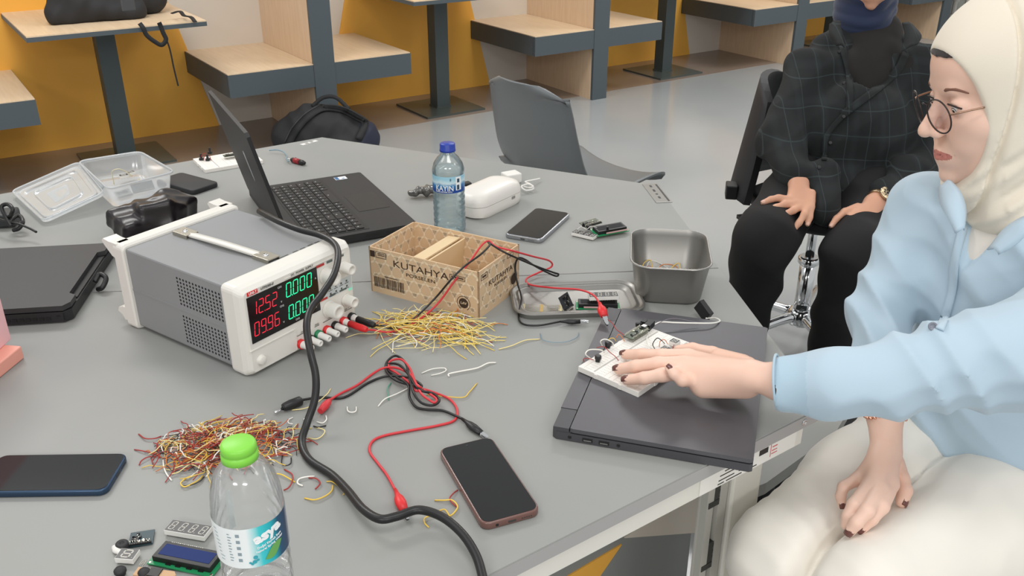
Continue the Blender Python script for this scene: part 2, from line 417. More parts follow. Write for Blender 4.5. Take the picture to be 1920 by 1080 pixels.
Mc_ = T_((mp.x, mp.y, 0)) @ RZ(aD); cn = Vector((math.sin(aD), -math.cos(aD), 0)); co_ = Mc_ @ Vector((0, -.001, 0))
def on_filler(x, y):
    r_ = ray(x, y); C_ = Vector((0, 0, CAM_H)); tt = (co_ - C_).dot(cn) / r_.dot(cn); return Mc_.inverted() @ (C_ + r_ * tt)
for nm, pts, m in (('beige_panel', ((1170, 1008), (1345, 995), (1345, 900), (1290, 915)), mat('panel_beige', '#d9cfc2', .5)), ('yellow_panel', ((1030, 1100), (1165, 1020), (1110, 1100)), M_yel)):
    q = [on_filler(*p_) for p_ in pts]; b = MB(); b.prism([(v.x, min(v.z, .598)) for v in q], 0, .003, M=RX(R(90))); obj(nm, b, m, filler_)
# ------------------------------------------------------------ thin clear plastics
def clear_mat(name, tint='#f4f6f6', white=0.0, gloss=0.12, rough=0.06, wcol='#e8ecec'):
    if name in MATS: return MATS[name]
    m = bpy.data.materials.new(name); m.use_nodes = True; MATS[name] = m; nt = m.node_tree
    nt.nodes.remove(nt.nodes['Principled BSDF']); out = nt.nodes['Material Output']
    tr = nt.nodes.new('ShaderNodeBsdfTransparent'); tr.inputs[0].default_value = (*lin(tint), 1)
    gl = nt.nodes.new('ShaderNodeBsdfGlossy'); gl.inputs['Roughness'].default_value = rough; gl.inputs[0].default_value = (1, 1, 1, 1)
    lw = nt.nodes.new('ShaderNodeLayerWeight'); lw.inputs['Blend'].default_value = 0.25
    mr = nt.nodes.new('ShaderNodeMapRange'); mr.inputs['To Min'].default_value = gloss * 0.35; mr.inputs['To Max'].default_value = min(1, gloss * 6)
    mx = nt.nodes.new('ShaderNodeMixShader'); L = nt.links.new
    L(lw.outputs['Fresnel'], mr.inputs[0]); L(mr.outputs[0], mx.inputs[0])
    base = tr
    if white > 0:
        df = nt.nodes.new('ShaderNodeBsdfDiffuse'); df.inputs[0].default_value = (*lin(wcol), 1)
        tl = nt.nodes.new('ShaderNodeBsdfTranslucent'); tl.inputs[0].default_value = (*lin(wcol), 1)
        m1 = nt.nodes.new('ShaderNodeMixShader'); m1.inputs[0].default_value = 0.5; L(df.outputs[0], m1.inputs[1]); L(tl.outputs[0], m1.inputs[2])
        m2 = nt.nodes.new('ShaderNodeMixShader'); m2.inputs[0].default_value = white; L(tr.outputs[0], m2.inputs[1]); L(m1.outputs[0], m2.inputs[2]); base = m2
    L(base.outputs[0], mx.inputs[1]); L(gl.outputs[0], mx.inputs[2]); L(mx.outputs[0], out.inputs[0])
    return m
SEGS = {'0': 'abcdef', '1': 'bc', '2': 'abged', '3': 'abgcd', '4': 'fgbc', '5': 'afgcd', '6': 'afgedc', '7': 'abc', '8': 'abcdefg', '9': 'abcdfg'}
def digit(mb, ch, x, z, w, h, M, t=None, slant=0.12, only=None):
    """seven-segment digit in the local x/y plane of M"""
    t = t or w * 0.18
    q = {'a': ((0, h), (w, h)), 'g': ((0, h / 2), (w, h / 2)), 'd': ((0, 0), (w, 0)), 'f': ((0, h / 2), (0, h)), 'b': ((w, h / 2), (w, h)), 'e': ((0, 0), (0, h / 2)), 'c': ((w, 0), (w, h / 2))}
    for s in (only or SEGS[ch]):
        (x0, y0), (x1, y1) = q[s]
        k = t * 0.62
        if y0 == y1: pts = [(x0 + k, y0 - t / 2), (x1 - k, y0 - t / 2), (x1 - k * .3, y0), (x1 - k, y0 + t / 2), (x0 + k, y0 + t / 2), (x0 + k * .3, y0)]
        else: pts = [(x0 - t / 2, y0 + k), (x0, y0 + k * .3), (x0 + t / 2, y0 + k), (x0 + t / 2, y1 - k), (x0, y1 - k * .3), (x0 - t / 2, y1 - k)]
        mb.prism([(x + a + b * slant, z + b) for a, b in pts], 0, 0.0002, M=M)
# ------------------------------------------------------------ bench power supply
pf = P(470, 713); PA = math.atan2(0.573, 0.819)
PM = basis((pf.x, pf.y, TZ), (math.cos(R(55.0)), math.sin(R(55.0)), 0), z=(0, 0, 1))
psu = thing('power_supply', 'white and grey bench power supply with red and green digits', 'power supply', M=PM)
M_pw = mat('psu_ivory', '#e2dfd8', 0.42); M_pg = mat('psu_grey', '#8b8d8e', 0.5); M_dot = mat('vent_dark', '#17181a', 0.8)
PWD, PHT, PDP = 0.229, 0.146, 0.315
Z0 = 0.0
b = MB(); b.box((PWD / 2, 0.155, PHT / 2 + 0.001), (PWD - 0.010, 0.25, PHT - 0.010), bev=0.003)
b.box((0.0048, 0.155, PHT / 2 - 0.001), (0.0012, 0.24, 0.0035))
b.mi = 1
for z0, y0, rows in ((0.125, 0.044, 8), (0.060, 0.044, 8)):
    for i in range(rows):
        for j in range(15):
            yy = y0 + j * 0.0075; zz = z0 - i * 0.0062
            b.lathe([(0.0021, 0), (0.0021, 0.0003)], 8, T_((0.0052, yy, zz)) @ RY(R(-90)), smooth=False)
obj('case', b, [M_pg, M_dot], psu)
def bez(w, h, cx, cz, r): return [(cx + x, cz + y) for x, y in rrect(w, h, r, 4)]
def ry(pts, y): return [(p[0], y, p[1]) for p in pts]
b = MB(); cx = PWD / 2; cz = PHT / 2
b.rings([ry(bez(PWD - .014, PHT - .014, cx, cz, .006), .040), ry(bez(PWD - .002, PHT - .002, cx, cz, .008), .040), ry(bez(PWD, PHT, cx, cz, .009), .036), ry(bez(PWD, PHT, cx, cz, .009), .014), ry(bez(PWD - .006, PHT - .006, cx, cz, .010), .006), ry(bez(PWD - .016, PHT - .016, cx, cz, .006), 0.0)], smooth=False)
b.box((0.048, -0.0003, 0.045), (0.085, 0.0022, 0.0014)); b.box((0.093, -0.0003, 0.0275), (0.0014, 0.0022, 0.036)); 
b.box((0.148, -0.0003, 0.1325), (0.125, 0.0012, 0.0012), )
for z in (0.01,): 
    for x in (0.02, 0.21): b.cyl((x, 0.02, 0.004), (x, 0.02, 0.0), 0.008, seg=12)
obj('front_bezel', b, M_pw, psu)
b = MB(); b.rings([ry(bez(PWD - .002, PHT - .002, cx, cz, .008), .274), ry(bez(PWD + .002, PHT + .002, cx, cz + .001, .008), .277), ry(bez(PWD + .002, PHT + .002, cx, cz + .001, .008), .298), ry(bez(PWD - .01, PHT - .01, cx, cz, .008), .306)], smooth=False)
for x in (0.012, PWD - 0.012):
    b.prism([(0.290, PHT + 0.002), (0.290, PHT - 0.026), (0.306, PHT - 0.022), (0.324, PHT - 0.006), (0.328, PHT + 0.000), (0.324, PHT + 0.004), (0.310, PHT + 0.002)], x - 0.012, x + 0.012, M=Matrix(((0, 0, 1, 0), (1, 0, 0, 0), (0, 1, 0, 0), (0, 0, 0, 1))))
    b.prism([(0.290, 0.012), (0.290, 0.034), (0.306, 0.034), (0.318, 0.030), (0.322, 0.022), (0.312, 0.018), (0.306, 0.010)], x - 0.012, x + 0.012, M=Matrix(((0, 0, 1, 0), (1, 0, 0, 0), (0, 1, 0, 0), (0, 0, 0, 1))))
obj('rear_bezel', b, M_pw, psu)
FM = Matrix(((1, 0, 0, 0), (0, 0, -1, -0.0002), (0, 1, 0, 0), (0, 0, 0, 1)))     # face frame: x right, y up, z outward
b = MB(); b.box((0.080, 0.0925, 0.0004), (0.136, 0.074, 0.0008), M=FM); pan = obj('display', b, mat('display_black', '#0e0c0e', 0.15), psu)
F2 = FM @ T_((0, 0, 0.0009))
m_r = mat('led_red', '#e0283c', 0.4, emit=0.55); m_g = mat('led_green', '#27e3a0', 0.4, emit=0.7)
b = MB(); 
for k, c in enumerate('1252'): digit(b, c, 0.0175 + k * 0.0128, 0.099, 0.0082, 0.0205, F2)
b.box((0.0175 + 1.86 * 0.0128, 0.099, 0.0001), (0.0016, 0.0016, 0.0002), M=F2)
for k, c in enumerate('0996'): digit(b, c, 0.0175 + k * 0.0128, 0.066, 0.0082, 0.0205, F2)
b.box((0.0175 + 1.86 * 0.0128, 0.066, 0.0001), (0.0016, 0.0016, 0.0002), M=F2)
obj('red_digits', b, m_r, psu)
b = MB()
for zz in (0.103, 0.066):
    for k, c in enumerate('0000'): digit(b, c, 0.0835 + k * 0.0138, zz, 0.0088, 0.0215, F2)
    b.box((0.0835 + 0.83 * 0.0138, zz, 0.0001), (0.0018, 0.0018, 0.0002), M=F2)
obj('green_digits', b, m_g, psu)
def ftext(s, x, z, size, m, **k): return text(s, size, m, psu, FM @ T_((x, z, 0.0011)), **k)
m_lg = mat('print_light', '#c9cacb', 0.5); m_dk = mat('print_grey', '#50524f', 0.6)
for s, x, z in (('CH1', .073, .124), ('CH2', .073, .093), ('V', .073, .1), ('V', .073, .066), ('A', .1435, .112), ('A', .1435, .079), ('CH3', .1, .060), ('ON', .137, .0645)): ftext(s, x, z, 0.0042, m_lg, bold=0.01)
b = MB(); b.box((0.0235, 0.1345, 0.0004), (0.019, 0.0058, 0.0008), M=FM); obj('badge', b, M_red, psu)
ftext('UNI-T', 0.0235, 0.1345, 0.0055, mat('print_white', '#f3f1ee', 0.5), bold=0.02, shear=0.1)
ftext('UTP3305-II', 0.050, 0.1345, 0.0052, m_dk, bold=0.02, shear=0.3); ftext('DC  POWER  SUPPLY', 0.119, 0.1345, 0.0048, m_dk, bold=0.01)
for i, (x, z) in enumerate(((0.166, 0.108), (0.166, 0.050))):
    for (xx, r, l) in ((x, 0.0125, 0.019), (x + 0.0385, 0.0095, 0.016)):
        b = MB(); b.cyl((xx, 0, z), (xx, -0.003, z), r * 1.12, seg=28); b.lathe([(r, 0), (r * 0.94, l), (r * 0.86, l + 0.0015), (r * 0.55, l + 0.0006), (r * 0.5, l - 0.001), (0.0001, l - 0.001)], 28, T_((xx, -0.003, z)) @ RX(R(90)), caps=False)
        obj('knob', b, M_pw, psu)
    b = MB(); b.box((x - 0.010, z + 0.0205, 0.0005), (0.017, 0.0038, 0.0004), M=FM); obj('knob_mark', b, mat('mark_red', '#b8322f', 0.5), psu)
    b = MB(); b.box((x + 0.010, z + 0.0205, 0.0005), (0.012, 0.0038, 0.0004), M=FM); b.box((x + 0.033, z + 0.0205, 0.0005), (0.016, 0.0032, 0.0004), M=FM); obj('knob_mark', b, mat('mark_grey', '#5b6664', 0.5), psu)
b = MB(); b.box((0.188, 0.0785, 0.0003), (0.062, 0.021, 0.0006), M=FM); obj('indicator_strip', b, mat('strip_grey', '#c4ccce', 0.5), psu)
b = MB()
for x in (.172, .184, .196, .208):
    for z in (.074, .083): b.box((x, z, 0.0008), (0.003, 0.003, 0.0004), M=FM); b.box((x, z - .0035, 0.0008), (0.008, 0.0009, 0.0003), M=FM)
obj('indicator', b, m_dk, psu)
b = MB(); b.box((0.215, 0.0655, 0.0005), (0.008, 0.004, 0.0004), M=FM); obj('button', b, mat('button_green', '#8fe0c4', 0.4, emit=0.2), psu)
b = MB(); b.lathe([(0.0085, 0), (0.0085, 0.0005), (0.0072, 0.0012), (0.0070, 0.0042), (0.0060, 0.005), (0.0001, 0.0052)], 28, T_((0.024, 0, 0.0235)) @ RX(R(90)), caps=False); obj('power_button', b, M_pw, psu)
TX = [0.100 + 0.0185 * i for i in range(7)]; TZt = 0.0165
for i, c in enumerate(('r', 'k', 'g', 'r', 'k', 'r', 'k')):
    x = TX[i]
    b = MB(); b.lathe([(0.0063, 0.006), (0.0052, 0.012), (0.0052, 0.026), (0.0046, 0.027), (0.0022, 0.027), (0.0020, 0.022), (0.0001, 0.022)], 20, T_((x, 0, TZt)) @ RX(R(90)), caps=False); tm = obj('terminal', b, M_white, psu)
    b = MB(); b.cyl((x, 0.001, TZt), (x, -0.0065, TZt), 0.0077, seg=24); obj('terminal_ring', b, {'r': M_red, 'k': M_blk, 'g': M_green}[c], tm)
b = MB()
for x, w_ in ((0.109, .028), (0.137, 0.010), (0.1645, .028), (0.2015, .028)): b.box((x, 0.0315, 0.0005), (w_, 0.0009, 0.0002), M=FM)
obj('terminal_line', b, m_dk, psu)
for s, x in (('- 5V/3A +', .109), ('GND', .137), ('- CH2 +', .1645), ('- CH1 +', .2015)): ftext(s, x, 0.0345, 0.0038, m_dk)
# carrying strap on top
Pi = PM.inverted(); h1 = Pi @ P(347, 433, TZ + 0.149); h2 = Pi @ P(498, 478, TZ + 0.149)
zt = PHT - 0.004
b = MB(); pts = [(h1.x, h1.y - 0.004, zt + 0.005), (h1.x, (h1.y + h2.y) / 2, zt + 0.009), (h2.x, h2.y + 0.004, zt + 0.005)]
g_ = smooth_pts(pts, 8); b.sheet([[(p.x - 0.0075, p.y, p.z), (p.x, p.y, p.z + 0.0012), (p.x + 0.0075, p.y, p.z)] for p in g_], 0.003); obj('carrying_strap', b, M_pw, psu)
for hh in (h1, h2):
    b = MB(); b.box((hh.x, hh.y, zt + 0.0055), (0.023, 0.036, 0.0022), bev=0.0005); b.box((hh.x - 0.011, hh.y, zt + 0.003), (0.0015, 0.036, 0.006)); b.box((hh.x + 0.011, hh.y, zt + 0.003), (0.0015, 0.036, 0.006))
    br = obj('strap_bracket', b, mat('nickel', '#b9b4a8', 0.35, 1.0), psu)
    b = MB(); b.lathe([(0.0045, 0), (0.004, 0.0016), (0.001, 0.002), (0.0001, 0.001)], 16, T_((hh.x, hh.y, zt + 0.0066)), caps=False); obj('screw', b, M_chrome, br)
b = MB()
for y, x in ((0.045, .125), (0.045, .15), (0.045, .165), (0.046, .182), (0.045, 0.196)): b.box((x, y, zt + 0.0012), (0.010 if x > .13 else .02, 0.004, 0.0002))
obj('top_print', b, m_dk, psu)
# ------------------------------------------------------------ test leads and the thick power cord
def plug(M, m, lead, L=0.034):
    b = MB(); b.lathe([(0.0001, 0.0), (0.0040, 0.0), (0.0050, 0.002), (0.0058, 0.010), (0.0052, L - 0.006), (0.0052, L - 0.003), (0.0034, L)], 16, M, caps=True)
    return b
LF = lambda x, y, z: PM @ Vector((x, y, z))
def local_lead(name, label, cat, cable, r, m):
    b = MB(); b.tube(cable, r, 10, 8); o = single(name, b, m, label, cat); return o
def child(parent, name, mb, m, sharp=None):
    """part built in world space, placed under a world-space thing"""
    o = obj(name, mb, m, sharp=sharp); bpy.context.view_layer.update()
    o.parent = parent; o.matrix_parent_inverse = parent.matrix_basis.inverted(); return o
cz_ = TZ + 0.147
cord = [P(486, 396, 0.893), P(520, 414, 0.897), P(560, 430, 0.897), P(600, 441, 0.895), P(626, 456, 0.893), P(634, 478, 0.888), P(626, 515, 0.876), P(603, 552, 0.864), P(582, 580, 0.856), P(575, 612, 0.846), P(582, 660, 0.826), P(592, 705, 0.802), P(590, 750, 0.778), P(575, 795, 0.757), P(566, 830, 0.747), P(580, 862, 0.7455), P(622, 890, 0.746), P(652, 920, 0.751), P(680, 954, 0.757), P(712, 973, 0.760), P(745, 968, 0.760), P(785, 956, 0.760), P(828, 969, 0.760), P(866, 1000, 0.758), P(892, 1040, 0.754), P(905, 1082, 0.750), P(912, 1125, 0.746)]
b = MB(); b.tube(cord, 0.0052, 12, 6)
single('mains_cable', b, M_blkc, 'thick black power cord hanging over the power supply and across the table', 'cable')
# red and black leads plugged in at the right end of the power supply
def dirm(p, q): return T_(p) @ (q - p).to_track_quat('Z', 'Y').to_matrix().to_4x4()
def lead(label, ring_x, cable, m, mp, clip, clipdir):
    p0 = LF(ring_x, -0.016, TZt); p1 = LF(ring_x, -0.052, TZt)
    b = MB(); pts = [p1] + cable; b.tube(pts, 0.0017, 8, 7)
    o = single('test_lead', b, m, label, 'test lead', 'test leads')
    b = MB(); d = (p1 - p0).normalized(); Mq = dirm(p0, p1)
    b.lathe([(0.0056, 0), (0.0056, 0.022), (0.0060, 0.026), (0.0048, 0.036), (0.0030, 0.038)], 14, Mq); child(o, 'banana_plug', b, mp)
    return o
def croc(o, p, q, m, size=1.0, metal=True):
    Mq = dirm(p, q); L = (q - p).length
    b = MB()
    rs = []
    for t, w_, h_ in ((0, .0022, .0022), (.25, .0030, .0032), (.42, .0058, .0046), (.62, .0066, .0050), (1.0, .0048, .0038)):
        rs.append([(w_ * size * math.cos(a), h_ * size * math.sin(a), t * L) for a in [2 * PI * k / 14 for k in range(14)]])
    b.rings(rs, M=Mq); child(o, 'clip_sleeve', b, m)
    if metal:
        b = MB()
        for s in (-1, 1):
            b.rings([[(x * w_, y + s * 0.0014, z) for x, y in ((-1, -.0006), (1, -.0006), (1, .0006), (-1, .0006))] for z, w_ in ((L * .9, .0032 * size), (L + 0.010 * size, .0028 * size), (L + 0.016 * size, .0014 * size))], smooth=False, M=Mq)
        b.cyl(Mq @ Vector((0.003, 0, L + 0.002)), Mq @ Vector((-0.003, 0, L + 0.002)), 0.0016, seg=8)
        child(o, 'clip_jaw', b, M_chrome)
ro = lead('red test lead running from power supply through the box to the breadboard', TX[5],
     [P(700, 619, .752), P(735, 622, .745), P(780, 603, .747), P(820, 570, .765), P(850, 530, .80), P(880, 492, .826), P(903, 460, .842), P(917, 452, .844), P(930, 462, .840), P(960, 470, .834), P(1000, 481, .80), P(1030, 489, .77), P(1034, 500, .755), P(1010, 511, .747), P(987, 523, .747), P(995, 534, .752), P(1040, 540, .766), P(1085, 543, .778), P(1112, 553, .782), P(1125, 570, .782)], M_redc, M_red, None, None)
croc(ro, P(1124, 568, .782), P(1133, 593, .772), M_red, 1.25)
b = MB(); b.tube([P(1137, 597, .770), P(1148, 606, .772), P(1156, 618, .776), P(1168, 627, .776), P(1171, 632, .772)], 0.0007, 6, 5); child(ro, 'jumper_wire', b, M_wr)
bo = lead('black test lead looping over the cardboard box down to the table', TX[6],
     [P(716, 611, .752), P(740, 615, .748), P(775, 598, .752), P(815, 560, .775), P(845, 525, .81), P(870, 500, .828), P(900, 478, .838), P(918, 460, .842), P(916, 455, .843), P(940, 470, .836), P(965, 482, .822), P(1000, 497, .79), P(1035, 510, .765), P(1047, 514, .757), P(1040, 517, .752), P(1005, 500, .775), P(985, 487, .80), P(972, 484, .81), P(966, 500, .79), P(970, 530, .765), P(978, 560, .752), P(972, 590, .744), P(980, 607, .743), P(1010, 610, .743), P(1050, 603, .744)], M_blkc, M_blk, None, None)
croc(bo, P(1050, 603, .746), P(1088, 603, .746), M_blk, 0.85)
# the knotted pair of leads in the middle
kn = [P(734, 672, .748), P(747, 666, .750), P(760, 672, .752), P(766, 695, .755), P(772, 720, .757), P(786, 740, .752)]
b = MB(); b.tube([P(566, 750, .746), P(600, 745, .742), P(645, 745, .742), P(690, 718, .742), P(722, 706, .744), P(755, 706, .750), P(775, 712, .755), P(790, 722, .757), P(786, 728, .753), P(768, 722, .750), P(740, 712, .748), P(724, 695, .745), P(726, 678, .747), P(742, 667, .751), P(760, 680, .754), P(767, 705, .757), P(775, 735, .757), P(790, 755, .752), P(812, 760, .750), P(824, 750, .750), P(812, 738, .752), P(792, 733, .757), P(778, 722, .760), P(764, 700, .756), P(748, 684, .752), P(730, 682, .747), P(726, 692, .744), P(745, 708, .748), P(765, 722, .752), P(768, 745, .747), P(780, 763, .744), P(800, 768, .743), P(830, 770, .743), P(855, 780, .744), P(868, 786, .745)], 0.0019, 8, 7)
o = single('test_lead', b, M_blkc, 'black test lead knotted with a red one in the middle of the table', 'test lead', 'test leads')
croc(o, P(866, 785, .746), P(902, 812, .745), M_blk, 0.95)
b = MB(); Mq = dirm(P(567, 750, .7475), P(536, 762, .7475)); b.lathe([(0.0032, 0), (0.0068, 0.003), (0.0070, 0.018), (0.0058, 0.028), (0.0050, 0.030)], 12, Mq); child(o, 'banana_plug', b, M_blk)
b = MB(); Mq = dirm(P(536, 762, .7465), P(514, 775, .7445)); b.lathe([(0.0024, 0), (0.0024, 0.017), (0.0018, 0.019)], 10, Mq); child(o, 'plug_pin', b, M_chrome)
b = MB(); b.tube([P(618, 750, .746), P(640, 737, .743), P(670, 722, .743), P(700, 700, .743), P(720, 690, .746), P(745, 690, .750), P(770, 703, .757), P(782, 722, .762), P(790, 728, .757), P(780, 733, .755), P(768, 718, .752), P(745, 700, .747), P(730, 690, .745), P(732, 677, .748), P(752, 674, .753), P(768, 690, .757), P(778, 715, .759), P(790, 738, .757), P(805, 750, .755), P(815, 755, .752), P(818, 748, .750), P(805, 738, .752), P(795, 730, .752), P(825, 740, .744), P(845, 750, .743), P(857, 768, .743), P(852, 788, .742), P(820, 798, .742), P(770, 807, .742), P(720, 817, .742), P(698, 828, .742), P(693, 846, .742), P(708, 868, .742), P(725, 890, .743), P(742, 921, .745)], 0.0018, 8, 7)
o = single('test_lead', b, M_redc, 'red test lead curving from the knot towards the brown phone', 'test lead', 'test leads')
croc(o, P(741, 918, .746), P(758, 958, .746), M_red, 1.05)
b = MB(); Mq = dirm(P(619, 750, .7475), P(597, 775, .7465)); b.lathe([(0.0028, 0), (0.0052, 0.006), (0.0060, 0.016), (0.0045, 0.029)], 10, Mq); child(o, 'banana_plug', b, M_redc)
b = MB(); Mq = dirm(P(585, 778, .7460), P(571, 787, .7445)); b.lathe([(0.0024, 0), (0.0024, 0.013), (0.0018, 0.015)], 10, Mq); child(o, 'plug_pin', b, M_chrome)
def frame(px, py, qx, qy, z=TZ):
    """frame on a horizontal plane: origin at one pixel, x axis towards another"""
    a = P(px, py, z); c = P(qx, qy, z); return basis(a, (c - a), z=(0, 0, 1))
# ------------------------------------------------------------ cardboard box
BM = frame(697, 545, 897, 598)
bx = thing('cardboard_box', 'patterned brown cardboard box with a divider between bottle and wires', 'box', M=BM)
M_card = mat('kraft_card', '#d2b592', 0.8); M_cardi = mat('kraft_card_edge', '#dcc39c', 0.8); M_cl = mat('card_pattern', '#e6d2b4', 0.8); M_cp = mat('card_print', '#3d2c1f', 0.8)
BW, BD, BH = 0.224, 0.137, 0.0855
def ypat(mb, w, h, M, off, s=0.0235, seed=0):
    """interlocking three-armed pattern printed on a face"""
    t = s * 0.075; mb.mi = 1
    def line(x0, y0, x1, y1):
        if not (0.002 < x0 < w - .002 and 0.002 < x1 < w - .002 and 0.002 < y0 < h - .002 and 0.002 < y1 < h - .002):
            # trim
            for k in range(6):
                if 0.002 < x1 < w - .002 and 0.002 < y1 < h - .002: break
                x1 = x0 + (x1 - x0) * .8; y1 = y0 + (y1 - y0) * .8
            if not (0.002 < x0 < w - .002 and 0.002 < y0 < h - .002): return
        d = math.hypot(x1 - x0, y1 - y0)
        if d < 1e-5: return
        nx, ny = -(y1 - y0) / d * t, (x1 - x0) / d * t
        mb.add([(x0 + nx, y0 + ny, off), (x0 - nx, y0 - ny, off), (x1 - nx, y1 - ny, off), (x1 + nx, y1 + ny, off)], [(0, 1, 2, 3)], M)
    dx = s * 1.0; dy = s * 0.866
    for j in range(-1, int(h / dy) + 2):
        for i in range(-1, int(w / dx) + 2):
            cx_ = (i + 0.5 * (j % 2)) * dx; cy_ = j * dy
            for k in range(3):
                a = R(90 + 120 * k); L = s * 0.50
                x1, y1 = cx_ + L * math.cos(a), cy_ + L * math.sin(a)
                line(cx_, cy_, x1, y1)
                a2 = a + R(60) ; line(x1, y1, x1 + s * .25 * math.cos(a2), y1 + s * .25 * math.sin(a2))
                a2 = a - R(60) ; line(x1, y1, x1 + s * .25 * math.cos(a2), y1 + s * .25 * math.sin(a2))
    mb.mi = 0
F_ = Matrix(((1, 0, 0, 0), (0, 0, -1, 0), (0, 1, 0, 0), (0, 0, 0, 1)))
FB = T_((BW, BD, 0)) @ RZ(PI) @ F_; FR = T_((BW, 0, 0)) @ RZ(PI / 2) @ F_; FL = T_((0, BD, 0)) @ RZ(-PI / 2) @ F_
t_ = 0.0025
def wall_(w, M, name, inner_seed):
    b = MB(); b.box((w / 2, BH / 2, -t_ / 2), (w, BH, t_), M=M); ypat(b, w, BH, M, 0.0002); ypat(b, w, BH, M, -t_ - 0.0002)
    return obj(name, b, [M_card, M_cl], bx)
fw = wall_(BW, F_, 'front_panel', 0); wall_(BW, FB, 'back_panel', 1); rw = wall_(BD, FR, 'side_panel', 2); wall_(BD, FL, 'side_panel', 3)
b = MB(); b.box((BW / 2, BD / 2, 0.002), (BW - .004, BD - .004, 0.003)); obj('bottom', b, M_card, bx)
b = MB(); Dv = T_((0.108, BD / 2, BH / 2 - 0.003)) @ RY(R(8)); b.box((0, 0, 0), (0.003, BD - 0.006, BH - 0.012), M=Dv); b.box((-0.0135, 0, BH / 2 - 0.007), (0.026, BD - 0.01, 0.0022), M=Dv @ RY(R(-12))); obj('divider', b, M_cardi, bx)
def bt(s, M, x, z, size, sx=1.0, m=M_cp, bold=0.02, par=None): return text(s, size, m, par or bx, M @ T_((x, z, 0.0004)), sx=sx, bold=bold)
bt('KUTAHYA', F_, 0.108, 0.0635, 0.0175, 1.42, bold=0.0); bt('PORSELEN', F_, 0.108, 0.0485, 0.0088, 1.5, bold=0.0)
bt('KUTAHYA', FR, 0.072, 0.052, 0.0135, 1.3, bold=0.0); bt('PORSELEN', FR, 0.072, 0.041, 0.007, 1.35, bold=0.0)
def frame_rect(mb, x, z, w, h, t, M, off=0.0004):
    for (cx_, cy_, a, c) in ((x, z + h / 2, w, t), (x, z - h / 2, w, t), (x - w / 2, z, t, h), (x + w / 2, z, t, h)): mb.box((cx_, cy_, off), (a, c, 0.0002), M=M)
b = MB(); frame_rect(b, 0.026, 0.074, 0.022, 0.0105, 0.0009, F_); b.box((0.008, 0.074, 0.0004), (0.010, 0.0115, 0.0002), M=F_)
for z in (0.0765, 0.0735): b.box((0.026, z, 0.0004), (0.014, 0.0012, 0.0002), M=F_)
obj('badge_print', b, M_cp, fw); b = MB()
random.seed(5); x = 0.008
while x < 0.072:
    w_ = random.choice((.0007, .0012, .0018)); b.box((x + w_ / 2, 0.0215, 0.0004), (w_, 0.019, 0.0002), M=F_); x += w_ + random.choice((.0007, .001, .0016))
b.box((0.045, 0.0345, 0.0004), (0.028, 0.0012, 0.0002), M=F_); obj('barcode', b, M_cp, fw); b = MB()
frame_rect(b, 0.183, 0.067, 0.030, 0.007, 0.0008, F_); b.box((0.183, 0.067, 0.0004), (0.024, 0.0022, 0.0002), M=F_)
def ring2(mb, x, z, r0, r1, M, off=0.0004, a0=0, a1=360, n=36):
    V = []; F = []
    for i in range(n + 1):
        a = R(a0 + (a1 - a0) * i / n); V += [(x + r0 * math.cos(a), z + r0 * math.sin(a), off), (x + r1 * math.cos(a), z + r1 * math.sin(a), off)]
    for i in range(n): F.append((2 * i, 2 * i + 1, 2 * i + 3, 2 * i + 2))
    mb.add(V, F, M)
obj('box_print', b, M_cp, fw); b = MB(); ring2(b, 0.194, 0.0225, 0.0122, 0.0132, F_, a0=-60, a1=240); ring2(b, 0.194, 0.0225, 0.0, 0.0092, F_)
obj('round_print', b, M_cp, fw)
bt('LAV', F_, 0.194, 0.0225, 0.0062, 1.1, m=M_cl, bold=0.01)
b = MB(); frame_rect(b, 0.018, 0.072, 0.020, 0.0095, 0.0009, FR); b.box((0.018, 0.072, 0.0004), (0.012, 0.0035, 0.0002), M=FR)
frame_rect(b, 0.105, 0.077, 0.020, 0.0055, 0.0007, FR); ring2(b, 0.117, 0.0275, 0.0, 0.0105, FR); ring2(b, 0.117, 0.0275, 0.0118, 0.0127, FR, a0=-60, a1=240)
obj('side_print', b, M_cp, rw)
# ------------------------------------------------------------ clear bottle with blue cap
pk = P(844, 434); 
kb = thing('water_bottle', 'full water bottle with a blue cap behind the cardboard box', 'bottle', (pk.x, pk.y, TZ), R(-12))
M_water = mat('water_bottle_clear', '#dfeef2', 0.02, trans=1.0, ior=1.18)
M_pet = clear_mat('pet_clear', '#fbfcfc', 0.10, 0.14, 0.10, '#f4f2f0')
M_petw = clear_mat('pet_ribs', '#f4fafb', 0.05, 0.2, 0.10, '#e4eef2')
prof = [(0.0001, 0.004), (0.022, 0.0), (0.029, 0.002), (0.0318, 0.008)]
z = 0.012
while z < 0.082: prof += [(0.0325, z), (0.0325, z + 0.006), (0.0308, z + 0.009)]; z += 0.0125
prof += [(0.0325, 0.089), (0.0325, 0.092), (0.0318, 0.093), (0.0318, 0.128), (0.0325, 0.129), (0.0322, 0.136), (0.0290, 0.147), (0.0225, 0.158), (0.0150, 0.166), (0.0126, 0.170), (0.0126, 0.176)]
b = MB(); b.lathe(prof, 48, caps=False); obj('bottle_body', b, M_petw, kb)
b = MB(); wp_ = [(r - 0.0009, z_ + 0.0008) for r, z_ in prof if z_ < 0.147]; wp_[0] = (0.0001, 0.005); b.lathe(wp_ + [(0.0001, 0.146)], 48, caps=False)
mw = clear_mat('water', '#fafdfd', 0.16, 0.04, 0.05, '#d3e2ea'); obj('water', b, mw, kb)
b = MB(); b.lathe([(0.0001, 0.188), (0.0140, 0.188), (0.0152, 0.1865), (0.0155, 0.176), (0.0160, 0.1755), (0.0160, 0.172), (0.0135, 0.1715)], 40, caps=False); obj('cap', b, mat('blue_cap', '#1b3aa0', 0.35), kb)
m_kl = mat('kayin_label', '#24509e', 0.35); nt, pb_ = NT(m_kl)
